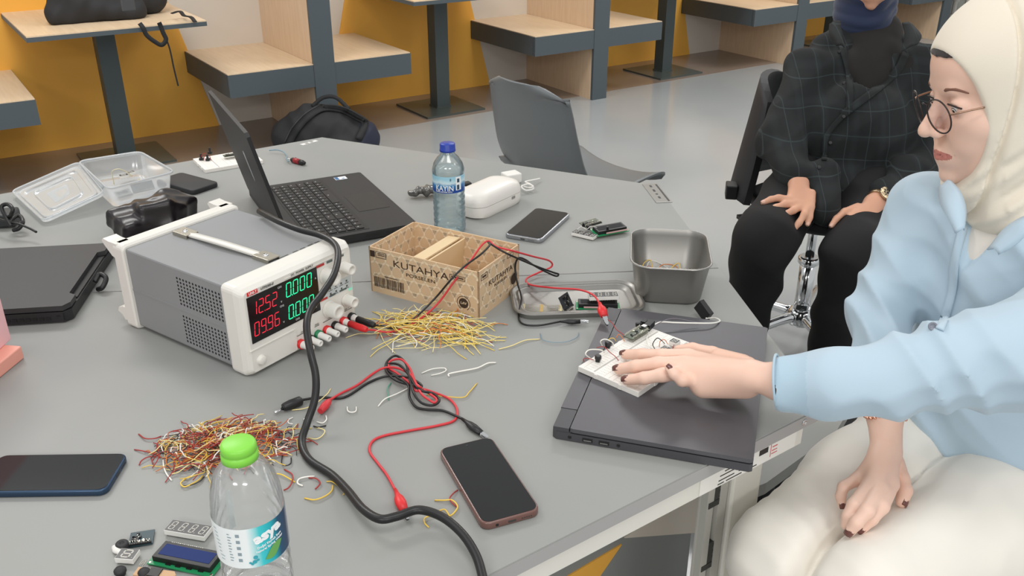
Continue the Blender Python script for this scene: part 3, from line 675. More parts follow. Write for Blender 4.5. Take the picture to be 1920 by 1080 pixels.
tc = nt.nodes.new('ShaderNodeTexCoord'); sx_ = nt.nodes.new('ShaderNodeSeparateXYZ'); mr = nt.nodes.new('ShaderNodeMapRange'); cr = nt.nodes.new('ShaderNodeValToRGB'); nz = nt.nodes.new('ShaderNodeTexNoise'); ad = nt.nodes.new('ShaderNodeMath'); ad.operation = 'MULTIPLY_ADD'; ad.inputs[1].default_value = 0.35; 
nz.inputs['Scale'].default_value = 70
mr.inputs['From Min'].default_value = 0.093; mr.inputs['From Max'].default_value = 0.128
nt.links.new(tc.outputs['Object'], sx_.inputs[0]); nt.links.new(sx_.outputs[2], mr.inputs[0]); nt.links.new(tc.outputs['Object'], nz.inputs['Vector']); nt.links.new(nz.outputs['Fac'], ad.inputs[0]); nt.links.new(mr.outputs[0], ad.inputs[2]); nt.links.new(ad.outputs[0], cr.inputs[0])
els = cr.color_ramp.elements; els[0].position = 0.35; els[0].color = (*lin('#1c4897'), 1); els[1].position = 1.12 if False else 1.0; els[1].color = (*lin('#9fd0e4'), 1)
e_ = els.new(0.62); e_.color = (*lin('#3b86bd'), 1); e_ = els.new(0.78); e_.color = (*lin('#cfe6ee'), 1); nt.links.new(cr.outputs[0], pb_.inputs['Base Color'])
def arc(r, a0, a1, z0, z1, n=24, off=0.0): return [[(((r + off) * math.sin(R(a0 + (a1 - a0) * i / n))), -(r + off) * math.cos(R(a0 + (a1 - a0) * i / n)), zz) for zz in (z0, z1)] for i in range(n + 1)]
b = MB(); b.sheet(arc(0.0324, -100, 100, 0.0935, 0.1275)); lab = obj('label', b, m_kl, kb)
def wrap_text(s, size, m, par, r, ang, z, sx=1.0, bold=0.0, rot=0.0, shear=0.0, name='lettering'):
    o = text(s, size, m, par, Matrix.Identity(4), sx=sx, bold=bold, shear=shear, name=name)
    cs, sn = math.cos(rot), math.sin(rot)
    for v in o.data.vertices:
        x, y = v.co.x * cs - v.co.y * sn, v.co.x * sn + v.co.y * cs
        a = R(ang) + x / r; rr = r + v.co.z
        v.co = Vector((rr * math.sin(a), -rr * math.cos(a), z + y))
    return o
m_lw = mat('label_white', '#f2f5f6', 0.5)
wrap_text('KAYIN', 0.0155, m_lw, lab, 0.0328, 0, 0.1035, 0.85, 0.01); wrap_text('DOĞAL KAYNAK SUYU', 0.0036, m_lw, lab, 0.0328, -3, 0.0965, 0.95, 0.01)
b = MB(); b.sheet(arc(0.0327, 42, 64, 0.099, 0.1265)); obj('label_panel', b, m_lw, lab)
b = MB(); b.sheet(arc(0.0329, 46, 56, 0.100, 0.110)); b.sheet(arc(0.0329, 47, 57, 0.115, 0.123)); obj('label_print', b, mat('label_dark', '#2d4a5e', 0.5), lab)
wrap_text('su', 0.006, mat('label_dark', '#2d4a5e', 0.5), lab, 0.0329, 22, 0.122, 1, 0.01, rot=R(90))
# ------------------------------------------------------------ small empty bottle with green cap (foreground)
pa = P(447, 838, 0.948)
ab = thing('water_bottle', 'empty water bottle with a bright green cap in the foreground', 'bottle', (pa.x, pa.y, TZ), R(14))
prof = [(0.0001, 0.006), (0.020, 0.0), (0.029, 0.001), (0.0325, 0.006), (0.0335, 0.014)]
z = 0.02
while z < 0.085: prof += [(0.0338, z), (0.0330, z + 0.005), (0.0310, z + 0.008), (0.0330, z + 0.011)]; z += 0.0145
prof += [(0.0340, 0.092), (0.0343, 0.096), (0.0343, 0.138), (0.0340, 0.142), (0.0335, 0.150), (0.0325, 0.160), (0.0300, 0.171), (0.0260, 0.181), (0.0200, 0.190), (0.0150, 0.194), (0.0140, 0.196), (0.0165, 0.1965), (0.0165, 0.1985), (0.0135, 0.199), (0.0135, 0.2)]
b = MB(); b.lathe(prof, 56, caps=False); obj('bottle_body', b, M_pet, ab)
b = MB(); cap = [(0.0001, 0.2135), (0.0135, 0.2135), (0.0155, 0.2125), (0.0164, 0.2105), (0.0166, 0.2055), (0.0160, 0.205), (0.0160, 0.2042), (0.0170, 0.2036), (0.0172, 0.1965), (0.0160, 0.196)]
b.lathe(cap, 56, caps=False); obj('cap', b, mat('green_cap', '#83d246', 0.4), ab)
m_al = mat('asya_label', '#eef2f2', 0.4); nt, pb_ = NT(m_al)
tc = nt.nodes.new('ShaderNodeTexCoord'); gm = nt.nodes.new('ShaderNodeTexGradient'); gm.gradient_type = 'RADIAL'; mp = nt.nodes.new('ShaderNodeMapping'); mp.inputs['Rotation'].default_value = (0, 0, R(90))
cr = nt.nodes.new('ShaderNodeValToRGB'); nt.links.new(tc.outputs['Object'], mp.inputs[0]); nt.links.new(mp.outputs[0], gm.inputs[0]); nt.links.new(gm.outputs['Fac'], cr.inputs[0]); nt.links.new(cr.outputs[0], pb_.inputs['Base Color'])
E0 = cr.color_ramp.elements; E0[0].position = 0.0; E0[0].color = (*lin('#eef3f3'), 1); E0[1].position = 1.0; E0[1].color = (*lin('#eef3f3'), 1)
for p_, c_ in ((0.49, '#eef3f3'), (0.545, '#3fc9cf'), (0.60, '#17aebb'), (0.64, '#1b4f70'), (0.70, '#1c3a5c'), (0.78, '#eef3f3')): q_ = E0.new(p_); q_.color = (*lin(c_), 1)
b = MB(); b.sheet(arc(0.0345, -150, 105, 0.094, 0.140, 48)); la = obj('label', b, m_al, ab)
m_leaf = mat('leaf_green', '#69a957', 0.5)
wrap_text('asya', 0.0150, m_lw, la, 0.0350, 30, 0.129, 1.15, 0.05, rot=R(14)); 
for i, s in enumerate(('Doğal Kaynak Suyu', 'Natural Spring Water')): wrap_text(s, 0.0034, m_lw, la, 0.0350, 32, 0.1185 - i * 0.0042, 1.0, 0.02, rot=R(12))
b = MB()
def leafpt(t, w): 
    a = R(20 + 34 * t); zc = 0.100 + 0.013 * t; hw_ = w * math.sin(PI * t) * 0.006
    return (0.0349 * math.sin(a), -0.0349 * math.cos(a), zc + hw_)
b.sheet([[leafpt(i / 16, s) for s in (-1.1, 1.1)] for i in range(17)]); obj('leaf_print', b, m_leaf, la)
m_lp = mat('label_grey_print', '#8fa0a8', 0.5)
b = MB(); random.seed(3)
for k in range(9): b.sheet(arc(0.03475, -62 + k * 1.3 - 2, -62 + k * 1.3 + random.uniform(4, 9), 0.134 - k * 0.0042, 0.1346 - k * 0.0042, 3))
for k in range(10): b.sheet(arc(0.03475, -34, -34 + random.uniform(3, 7), 0.133 - k * 0.0034, 0.1340 - k * 0.0034, 3))
for k in range(5): b.sheet(arc(0.03475, -20, -14, 0.131 - k * 0.0072, 0.1345 - k * 0.0072, 3))
obj('label_print', b, m_lp, la)
b = MB(); ring = [];
for k in range(8): ring.append(arc(0.0349, 0, 0, 0, 0, 1))
for (a0, z0, r_) in ((4, 0.101, .0022), (0, 0.099, .0016), (9, 0.1025, .0014), (-3, 0.1005, .0012), (6, 0.106, 0.0022)):
    V = [(0.0349 * math.sin(R(a0) + r_ * math.cos(2 * PI * k / 12) / 0.0349), -0.0349 * math.cos(R(a0) + r_ * math.cos(2 * PI * k / 12) / 0.0349), z0 + r_ * math.sin(2 * PI * k / 12)) for k in range(12)]
    b.add(V, [tuple(range(12))])
obj('splash_print', b, mat('splash_teal', '#37a5b4', 0.5), la)
# ------------------------------------------------------------ phones
def phone(label, M, w, l, h, m_side, r=0.011, cam_hole=True, stripe=False, border=0.0022, port=None):
    t = thing('smartphone', label, 'phone', M=M, group=None)
    b = MB(); rbox(b, w, l, 0.0, h, r, min(0.0022, h * .3), M=T_((w / 2, l / 2, 0))); c = obj('phone_case', b, m_side, t, sharp=40)
    b = MB(); rbox(b, w - border * 2, l - border * 2, h - 0.0002, h + 0.0003, r - border * .6, 0, M=T_((w / 2, l / 2, 0))); s = obj('screen', b, M_glassk, t)
    b = MB(); b.lathe([(0.0016, h + 0.0003), (0.0016, h + 0.0005)], 14, T_((w / 2, l - 0.008, 0))); obj('front_camera', b, mat('lens_dark', '#2a2c35', 0.1), t)
    b = MB()
    b.box((w / 2, -0.0001, h * .45), (0.0095, 0.0006, 0.0028), bev=0.0002); obj('charging_port', b, mat('slot_dark', '#3a3a38', 0.6), t)
    b = MB()
    for k in range(5): b.box((w / 2 + 0.013 + k * 0.0028, -0.0001, h * .45), (0.0013, 0.0006, 0.0013))
    obj('speaker_holes', b, mat('slot_dark', '#3a3a38', 0.6), t)
    return t
ph = phone('phone in a worn brown bumper case near the table edge', frame(905, 998, 1013, 968), 0.0735, 0.160, 0.0105, mat('case_brown', '#6f4f48', 0.25, spec=0.6))
b = MB(); b.box((0.018, -0.0001, 0.0048), (0.0035, 0.0006, 0.0035), bev=0.001); obj('headphone_jack', b, M_blk, ph)
phone('silver-edged smartphone lying between glasses case and circuit parts', frame(945, 446, 1021, 459), 0.0815, 0.166, 0.0095, mat('case_silver', '#a9abb0', 0.25, 0.8), border=0.003)
phone('dark phone with blue metal rim at the left table edge', basis(P(205, 922), P(185, 856) - P(200, 930), z=(0, 0, 1)) if False else basis(P(0, 934), (P(200, 931) - P(0, 934)), z=(0, 0, 1)) @ T_((0.128 - 0.162, 0, 0)) @ T_((0.162, 0, 0)) @ RZ(PI / 2), 0.0765, 0.162, 0.009, mat('case_blue', '#3b4f68', 0.3, 0.7))
# ------------------------------------------------------------ white glasses case
gm_ = frame(900, 415, 990, 372); gm_ = gm_ @ T_((0, 0, 0))
gc = thing('glasses_case', 'white rounded glasses case lying beside the blue-capped bottle', 'case', M=gm_)
M_gc = mat('case_white', '#e7e3dd', 0.35)
def gcr(k, z): return [(x * (1 - k), y * (1 - k), z) for x, y in rrect(0.168, 0.082, 0.032, 8)]
TG = T_((0.078, 0.036, 0))
b = MB(); b.rings([gcr(.10, 0), gcr(.03, .004), gcr(0, .014), gcr(0, .0265)], M=TG); obj('lower_shell', b, M_gc, gc, sharp=35)
b = MB(); b.rings([gcr(.0, .0275), gcr(.0, .034), gcr(.03, .042), gcr(.10, .049), gcr(.25, .0535), gcr(.5, .0555), gcr(.8, .056)], M=TG); obj('lid', b, M_gc, gc, sharp=35)
b = MB(); b.box((0.0, -0.0415, 0.022), (0.012, 0.0012, 0.006), M=TG @ T_((0.035, 0, 0)), bev=.0004); obj('clasp_mark', b, mat('clasp_grey', '#8e8c88', 0.5), gc)
# ------------------------------------------------------------ closed dark laptop on the right
LMt = frame(1035, 822, 1412, 888); lt = thing('laptop', 'closed dark grey laptop lying under the hand and breadboard', 'laptop', M=LMt)
M_lap = mat('laptop_gunmetal', '#57565a', 0.42, 0.25); M_lapd = mat('laptop_base_grey', '#4a494d', 0.45, 0.2)
LW, LD = 0.259, 0.367     # x: away from the hinge, y: along the hinge
b = MB(); b.prism([(0.0, 0.004), (0.006, 0), (LW - 0.004, 0), (LW, 0.003), (LW, LD - .003), (LW - .003, LD), (0.006, LD), (0, LD - .004)], 0.001, 0.0125); b.prism([(0.012, 0.012), (LW - .012, 0.012), (LW - .012, LD - .012), (0.012, LD - .012)], 0.0, 0.001); obj('base', b, M_lapd, lt)
b = MB(); b.prism([(0.024, 0.0015), (0.028, 0.0), (LW - 0.004, 0.0), (LW, 0.003), (LW, LD - .003), (LW - .004, LD), (0.028, LD), (0.024, LD - .0015)], 0.0145, 0.0205)
b.prism([(0.03, 0.006), (LW - .006, 0.006), (LW - .006, LD - .006), (0.03, LD - .006)], 0.0125, 0.0145); obj('lid', b, M_lap, lt)
b = MB(); b.prism([(0.0, 0.048), (0.0225, 0.048), (0.0225, LD - .048), (0.0, LD - .048)], 0.0125, 0.0195); obj('hinge_cover', b, M_lap, lt)
for y0, y1 in ((0.001, 0.0465), (LD - .0465, LD - .001)): b = MB(); b.prism([(0.001, y0), (0.0225, y0), (0.0225, y1), (0.001, y1)], 0.0125, 0.0192); obj('hinge_corner', b, M_lapd, lt)
ms = mat('port_dark', '#1a1a1b', 0.4)
for x, w_ in ((0.048, 0.0135), (0.070, 0.0135)): b = MB(); b.box((x, -0.0002, 0.0068), (w_, 0.0012, 0.0052)); p_ = obj('usb_port', b, ms, lt); b = MB(); b.box((x, -0.001, 0.0062), (w_ * .75, 0.0006, 0.0014)); obj('port_tongue', b, M_metal, p_)
for x in (0.024, 0.089): b = MB(); b.lathe([(0.0024, 0), (0.0024, 0.0006), (0.0014, 0.0006), (0.0014, 0.0001)], 16, T_((x, 0, 0.007)) @ RX(R(90)), caps=False); b.lathe([(0.0014, 0.0002), (0.0014, 0.0003)], 12, T_((x, 0, 0.007)) @ RX(R(90))); obj('round_port', b, ms, lt)
LZ = TZ + 0.0205
# ------------------------------------------------------------ open black laptop behind the power supply
hgA = P(550, 420, TZ + .015); hgB = P(517, 330, TZ + 0.015)
fA = P(783, 425, TZ + .012); fB = P(668, 322, TZ + .012)
hdir = (fB - fA).normalized(); bd = Vector((hdir.y, -hdir.x, 0)).normalized()
if bd.dot(fA - hgA) < 0: bd = -bd
OM = basis(Vector((fA.x, fA.y, TZ)), hdir, z=(0, 0, 1))            # x along the front edge (away from camera), y towards the hinge
ol = thing('laptop', 'open black laptop with its screen back turned to the left', 'laptop', M=OM)
OW, OD = 0.372, 0.262
M_ob = mat('laptop_black', '#202022', 0.5); M_key = mat('key_black', '#18181a', 0.45)
b = MB(); b.prism([(0.004, 0), (OW - .004, 0), (OW, 0.004), (OW, OD), (0, OD), (0, 0.004)], 0.004, 0.020, taper=1.0); b.prism([(0.02, 0.02), (OW - .02, .02), (OW - .02, OD - .03), (0.02, OD - .03)], 0.0, 0.004); obj('base', b, M_ob, ol)
b = MB(); b.box((OW / 2, 0.16, 0.0202), (OW - .03, 0.125, 0.0006)); kb_ = obj('keyboard_deck', b, mat('deck_black', '#121213', 0.5), ol)
b = MB()
rows = [(0.106, [.9] * 18), (0.125, [1] * 13 + [1.6] + [1] * 4), (0.144, [1.4] + [1] * 12 + [1.2] + [1] * 4), (0.163, [1.7] + [1] * 11 + [1.9] + [1] * 4), (0.182, [1.2] + [1] * 11 + [2.4] + [1] * 4), (0.201, [1.2, 1, 1, 1] + [5.2] + [1, 1, 1, 1] + [1.1] * 5)]
for (yy, ks) in rows:
    yk = 0.32 - yy - 0.005
    u = (OW - .04) / sum(ks); x = 0.02
    for k in ks:
        w_ = k * u; b.box((OW - (x + w_ / 2), yk, 0.0212), (w_ - 0.003, 0.0155, 0.0018)); x += w_
obj('keys', b, M_key, kb_)
b = MB(); random.seed(8)
for (yy, ks) in rows:
    yk = 0.32 - yy - 0.005; u = (OW - .04) / sum(ks); x = 0.02
    for k in ks: w_ = k * u; b.box((OW - (x + w_ * .4), yk + .002, 0.0222), (0.0035, 0.0030, 0.0002)); x += w_
obj('key_legends', b, mat('legend_grey', '#a9a9ab', 0.5), kb_)
b = MB(); b.box((OW * .46, 0.052, 0.0202), (0.11, 0.068, 0.0005)); obj('touchpad', b, mat('pad_black', '#1b1b1d', 0.4), ol)
b = MB(); b.box((OW - 0.024, 0.055, 0.0203), (0.02, 0.028, 0.0004)); st = obj('sticker', b, mat('sticker_white', '#e4e6ea', 0.5), ol)
b = MB(); b.box((OW - 0.024, 0.064, 0.0206), (0.018, 0.008, 0.0002)); b.box((OW - 0.028, 0.05, 0.0206), (0.004, 0.006, 0.0002)); obj('sticker_print', b, mat('sticker_blue', '#3a6c9b', 0.5), st)
b = MB()
for x, w_ in ((0.0, 0.0),): pass
for yy in (0.06, 0.09, 0.105): b.box((0.0002, yy, 0.012), (0.0012, 0.016 if yy < .1 else .008, 0.005))
obj('side_port', b, ms, ol)
# screen: hinge along y=OD, opened back past upright
tl = P(430, 160, 1.0)
scr_t = R(96)
SM = T_((0, OD - 0.006, 0.017)) @ RX(R(-14)) 
b = MB(); b.prism([(0.0, 0.006), (0.0, 0.232), (0.006, 0.240), (OW - .006, 0.240), (OW, 0.232), (OW, 0.006), (OW - 0.02, 0.0), (0.02, 0.0)], -0.007, 0.0, M=SM @ RX(R(90)) ); sc_ = obj('screen_lid', b, M_ob, ol)
b = MB(); b.box((OW / 2, 0.125, 0.0003), (OW - .014, 0.216, 0.0005), M=SM @ RX(R(90))); obj('screen', b, M_glassk, sc_)
b = MB(); b.rings([[(OW * .40 + 0.008 * math.cos(a), 0.130 + .034 * math.sin(a), zz) for a in [2 * PI * k / 24 for k in range(24)]] for zz in (-0.0070, -0.0076)], M=SM @ RX(R(90)), smooth=False)
lgp = obj('logo', b, mat('logo_silver', '#b9bcc0', 0.3, 0.7), sc_)
# ------------------------------------------------------------ implicit surfaces (for soft and organic shapes)
class SDF:
    def __init__(s, lo, hi, h):
        s.lo = np.array(lo, np.float32); s.h = h
        s.n = np.ceil((np.array(hi) - np.array(lo)) / h).astype(int) + 1
        s.ax = [s.lo[i] + h * np.arange(s.n[i], dtype=np.float32) for i in range(3)]
        s.D = np.full(s.n, 1.0, np.float32)
    def _sl(s, pts, m):
        pts = np.array(pts, float); a = np.floor((pts.min(0) - m - s.lo) / s.h).astype(int); b = np.ceil((pts.max(0) + m - s.lo) / s.h).astype(int) + 1
        a = np.clip(a, 0, s.n); b = np.clip(b, 0, s.n)
        if (b <= a).any(): return None, None
        sl = tuple(slice(a[i], b[i]) for i in range(3))
        X = np.meshgrid(*[s.ax[i][sl[i]] for i in range(3)], indexing='ij')
        return sl, X
    def _mix(s, sl, d, k, op):
        A = s.D[sl]
        if op == 'add':
            if k <= 0: s.D[sl] = np.minimum(A, d)
            else:
                hh = np.clip(0.5 + 0.5 * (A - d) / k, 0, 1); s.D[sl] = A * (1 - hh) + d * hh - k * hh * (1 - hh)
        else:
            if k <= 0: s.D[sl] = np.maximum(A, -d)
            else:
                hh = np.clip(0.5 - 0.5 * (A + d) / k, 0, 1); s.D[sl] = A * (1 - hh) + (-d) * hh + k * hh * (1 - hh)
    def cone(s, p0, p1, r0, r1=None, k=0.01, op='add', flat=None, f=1.0):
        """rounded cone; flat/f squeeze it along a direction"""
        r1 = r0 if r1 is None else r1; p0 = np.array(p0, float); p1 = np.array(p1, float); m = max(r0, r1) * max(1, f) + k + 3 * s.h
        sl, X = s._sl([p0, p1], m)
        if sl is None: return s
        q = [X[i] - p0[i] for i in range(3)]; v = p1 - p0
        t = (q[0] * v[0] + q[1] * v[1] + q[2] * v[2]) / max(1e-12, v @ v); t = np.clip(t, 0, 1)
        q = [q[i] - t * v[i] for i in range(3)]
        if flat is not None:
            n = np.array(flat, float); n /= np.linalg.norm(n); c = (q[0] * n[0] + q[1] * n[1] + q[2] * n[2]) * (1 / f - 1); q = [q[i] + c * n[i] for i in range(3)]
        d = np.sqrt(q[0] ** 2 + q[1] ** 2 + q[2] ** 2) - (r0 + (r1 - r0) * t)
        if flat is not None and f < 1: d = d * (f ** 0.5)
        s._mix(sl, d.astype(np.float32), k, op); return s
    def chain(s, pts, rs, k=0.006, **kw):
        for i in range(len(pts) - 1): s.cone(pts[i], pts[i + 1], rs[i], rs[i + 1], k=k, **kw)
        return s
    def ell(s, c, r, M=None, k=0.01, op='add'):
        """ellipsoid with radii r along the columns of M"""
        c = np.array(c, float); r = np.array(r, float); A = np.eye(3) if M is None else np.array(M, float)
        m = r.max() + k + 3 * s.h; sl, X = s._sl([c], m)
        if sl is None: return s
        q = [X[i] - c[i] for i in range(3)]
        l = [(q[0] * A[0, j] + q[1] * A[1, j] + q[2] * A[2, j]) / r[j] for j in range(3)]
        k0 = np.sqrt(l[0] ** 2 + l[1] ** 2 + l[2] ** 2); k1 = np.sqrt((l[0] / r[0]) ** 2 + (l[1] / r[1]) ** 2 + (l[2] / r[2]) ** 2)
        d = k0 * (k0 - 1) / np.maximum(k1, 1e-6)
        s._mix(sl, d.astype(np.float32), k, op); return s
    def box(s, c, hs, M=None, r=0.005, k=0.01, op='add'):
        c = np.array(c, float); A = np.eye(3) if M is None else np.array(M, float); hs = np.array(hs, float)
        m = np.linalg.norm(hs) + k + 3 * s.h; sl, X = s._sl([c], m)
        if sl is None: return s
        q = [X[i] - c[i] for i in range(3)]
        l = [np.abs(q[0] * A[0, j] + q[1] * A[1, j] + q[2] * A[2, j]) - (hs[j] - r) for j in range(3)]
        o = np.sqrt(sum(np.maximum(a, 0) ** 2 for a in l)); i_ = np.minimum(np.maximum(np.maximum(l[0], l[1]), l[2]), 0)
        s._mix(sl, (o + i_ - r).astype(np.float32), k, op); return s
    def half(s, p, n, k=0.0):
        """cut away what lies beyond the plane (keep the side the normal points away from)"""
        n = np.array(n, float); n /= np.linalg.norm(n); p = np.array(p, float)
        X = np.meshgrid(*s.ax, indexing='ij', sparse=True)
        d = (X[0] - p[0]) * n[0] + (X[1] - p[1]) * n[1] + (X[2] - p[2]) * n[2]
        if k <= 0: s.D = np.maximum(s.D, d.astype(np.float32))
        else:
            hh = np.clip(0.5 - 0.5 * (s.D - d) / k, 0, 1); s.D = (s.D * (1 - hh) + d * hh + k * hh * (1 - hh)).astype(np.float32)
        return s
    def warp(s, fn, band=0.03):
        """add fn(x, y, z) to the field near the surface"""
        X = np.meshgrid(*s.ax, indexing='ij', sparse=True); s.D = np.where(np.abs(s.D) < band, s.D + fn(*X), s.D).astype(np.float32); return s
    def mesh(s, name, smooth=2):
        D = s.D; n = D.shape; ins = D < 0
        a = ins[:-1, :-1, :-1]; cnt = np.zeros(a.shape, np.int8)
        cor = [(i, j, k) for i in (0, 1) for j in (0, 1) for k in (0, 1)]
        S = lambda i, j, k: (slice(i, n[0] - 1 + i), slice(j, n[1] - 1 + j), slice(k, n[2] - 1 + k))
        for c in cor: cnt += ins[S(*c)]
        act = (cnt > 0) & (cnt < 8); idx = np.argwhere(act)
        vid = np.full(a.shape, -1, np.int64); vid[act] = np.arange(len(idx))
        acc = np.zeros((len(idx), 3)); num = np.zeros(len(idx))
        ed = [(p, q) for p in cor for q in cor if p < q and sum(abs(np.array(p) - np.array(q))) == 1]
        for p, q in ed:
            A = D[idx[:, 0] + p[0], idx[:, 1] + p[1], idx[:, 2] + p[2]]; B = D[idx[:, 0] + q[0], idx[:, 1] + q[1], idx[:, 2] + q[2]]
            m = (A < 0) != (B < 0); t = np.where(m, A / np.where(m, A - B, 1), 0)
            pp = np.array(p) + t[:, None] * (np.array(q) - np.array(p)); acc[m] += pp[m]; num[m] += 1
        V = (idx + acc / num[:, None]) * s.h + s.lo
        Q = []
        for ax in range(3):
            o = [i for i in range(3) if i != ax]
            lo_ = [slice(0, n[i]) for i in range(3)]; hi_ = list(lo_); lo_[ax] = slice(0, n[ax] - 1); hi_[ax] = slice(1, n[ax])
            e = ins[tuple(lo_)] != ins[tuple(hi_)]; P_ = np.argwhere(e)
            ok = (P_[:, o[0]] > 0) & (P_[:, o[1]] > 0) & (P_[:, o[0]] < n[o[0]] - 1) & (P_[:, o[1]] < n[o[1]] - 1); P_ = P_[ok]
            def g_(d0, d1):
                R_ = P_.copy(); R_[:, o[0]] -= d0; R_[:, o[1]] -= d1; return vid[R_[:, 0], R_[:, 1], R_[:, 2]]
            q = np.stack([g_(1, 1), g_(0, 1), g_(0, 0), g_(1, 0)], 1)
            fl = ins[P_[:, 0], P_[:, 1], P_[:, 2]]
            if ax == 1: fl = ~fl
            q[~fl] = q[~fl][:, ::-1]; Q.append(q)
        Q = np.concatenate(Q); Q = Q[(Q >= 0).all(1)]
        for _ in range(smooth):
            acc = np.zeros_like(V); c = np.zeros(len(V))
            for i in range(4):
                for j in ((i + 1) % 4, (i - 1) % 4):
                    np.add.at(acc, Q[:, i], V[Q[:, j]]); np.add.at(c, Q[:, i], 1)
            V = 0.4 * V + 0.6 * acc / np.maximum(c, 1)[:, None]
        return V, Q
def np_mesh(name, V, Q, mats=None, fmat=None):
    me = bpy.data.meshes.new(name); me.vertices.add(len(V)); me.vertices.foreach_set('co', np.asarray(V, np.float32).ravel())
    me.loops.add(len(Q) * 4); me.loops.foreach_set('vertex_index', np.asarray(Q, np.int32).ravel())
    me.polygons.add(len(Q)); me.polygons.foreach_set('loop_start', np.arange(0, len(Q) * 4, 4, dtype=np.int32)); me.polygons.foreach_set('loop_total', np.full(len(Q), 4, np.int32))
    me.polygons.foreach_set('use_smooth', np.ones(len(Q), bool))
    if fmat is not None: me.polygons.foreach_set('material_index', np.asarray(fmat, np.int32))
    me.update(calc_edges=True); me.validate()
    for m in (mats or []): me.materials.append(m)
    return me
def sdf_obj(name, S_, m, parent=None, smooth=2, fmat=None, world_parent=True):
    V, Q = S_.mesh(name, smooth)
    fm = fmat(V[Q].mean(1)) if fmat else None
    me = np_mesh(name, V, Q, m if isinstance(m, list) else [m], fm)
    o = bpy.data.objects.new(name, me); COL.objects.link(o)
    if parent:
        bpy.context.view_layer.update(); o.parent = parent; o.matrix_parent_inverse = parent.matrix_world.inverted()
    return o
def place_base(o):
    co = np.empty(len(o.data.vertices) * 3, np.float32); o.data.vertices.foreach_get('co', co); co = co.reshape(-1, 3); c = (co.min(0) + co.max(0)) / 2; c[2] = co[:, 2].min()
    c = Vector([float(x) for x in c]); o.data.transform(Matrix.Translation(-c)); o.location = c; return o
def M3(M): return [[M[i][j] for j in range(3)] for i in range(3)]
# ------------------------------------------------------------ electronic parts
M_disp = mat('display_face_black', '#17181a', 0.35); M_seg = mat('segment_grey', '#b9b6ae', 0.5)
M_pcbg = mat('green_circuit_board', '#1f8a56', 0.4); M_ic = mat('chip_black', '#141416', 0.45); M_bb = mat('breadboard_white', '#e9e5df', 0.45); M_bbg = mat('breadboard_groove', '#b9b6b0', 0.6)
def display4(label, M, n=4, w=0.0505, d=0.019, h=0.0085, name='segment_display', cat='display', parent=None, group=None):
    t = thing(name, label, cat, M=M, group=group)
    b = MB(); b.box((w / 2, d / 2, h / 2 + 0.001), (w, d, h - .002), bev=0.0004); obj('body', b, M_white, t)
    b = MB(); b.box((w / 2, d / 2, h + 0.0001), (w - .0012, d - .0012, 0.0003)); f = obj('face', b, M_disp, t)
    b = MB(); u = w / n
    for k in range(n):
        digit(b, '8', u * k + u * .26, d * .17, u * .42, d * .66, T_((0, 0, h + 0.0003)), t=u * 0.09)
        b.box((u * k + u * .88, d * .16, h + 0.0004), (0.0009, 0.0009, 0.0002))
    obj('digit_segments', b, M_seg, f)
    b = MB()
    for k in range(int(n * 3)):
        for y in (0.002, d - 0.002): b.cyl((w * (k + .5) / (n * 3), y, -0.0005), (w * (k + .5) / (n * 3), y, 0.002), 0.0003, seg=5)
    obj('pins', b, M_pin, t)
    return t
def lcd(label, M, w=0.08, d=0.036, glass='#1b2f66', scale=1):
    t = thing('lcd_module', label, 'display', M=M)
    b = MB(); b.box((w / 2, d / 2, 0.0022), (w, d, 0.0016)); 
    obj('circuit_board', b, M_pcbg, t)
    b = MB(); b.box((w / 2, d / 2 - .0005, 0.0065), (w * .89, d * .72, 0.007), bev=.0005)
    for x in (.3, .45, .62, .8): b.box((w * x, d * .12, 0.0036), (0.006, 0.003, 0.0012))
    obj('bezel', b, M_ic, t)
    b = MB(); b.box((w / 2, d / 2, 0.0101), (w * .78, d * .46, 0.0004)); obj('screen', b, mat('lcd_' + glass, glass, 0.5, spec=.15), t)
    b = MB()
    for k in range(16): b.cyl((0.010 + k * 0.00254, d - .0025, 0.002), (0.010 + k * 0.00254, d - .0025, 0.0065), 0.0005, seg=6)
    obj('header_pins', b, M_pin, t)
    b = MB()
    for x in (.0025, w - .0025):
        for y in (.0025, d - .0025): b.lathe([(0.0018, 0.003), (0.0018, 0.00315), (0.001, 0.00315)], 12, T_((x, y, 0)))
    obj('mounting_holes', b, M_pin, t)
    return t
def module(label, M, w, d, pins=True, seed=0, m=None, name='circuit_board', chips=9, ph=0.007):
    t = thing(name, label, 'circuit board', M=M)
    b = MB(); b.box((w / 2, d / 2, 0.0022), (w, d, 0.0016)); obj('board', b, m or M_pcb, t)
    rnd = random.Random(seed); b = MB()
    for k in range(chips): b.box((rnd.uniform(.15, .85) * w, rnd.uniform(.15, .85) * d, 0.0038), (rnd.uniform(.002, .006), rnd.uniform(.002, .004), 0.0016), rnd.choice((0, PI / 2)))
    obj('chips', b, M_ic, t)
    b = MB()
    for k in range(chips): b.box((rnd.uniform(.12, .88) * w, rnd.uniform(.12, .88) * d, 0.0035), (rnd.uniform(.001, .004), .0012, 0.001), rnd.choice((0, PI / 2)))
    obj('components', b, M_pin, t)
    if pins:
        b = MB(); k = 0.003
        while k < w - .002: b.cyl((k, 0.0015, 0.002), (k, 0.0015, 0.002 + ph), 0.0004, seg=5); k += 0.00254
        obj('header_pins', b, M_pin, t)
        b = MB(); b.box((w / 2, 0.0015, 0.0042), (w * .9, 0.0025, 0.0025)); obj('pin_header', b, M_ic, t)
    return t
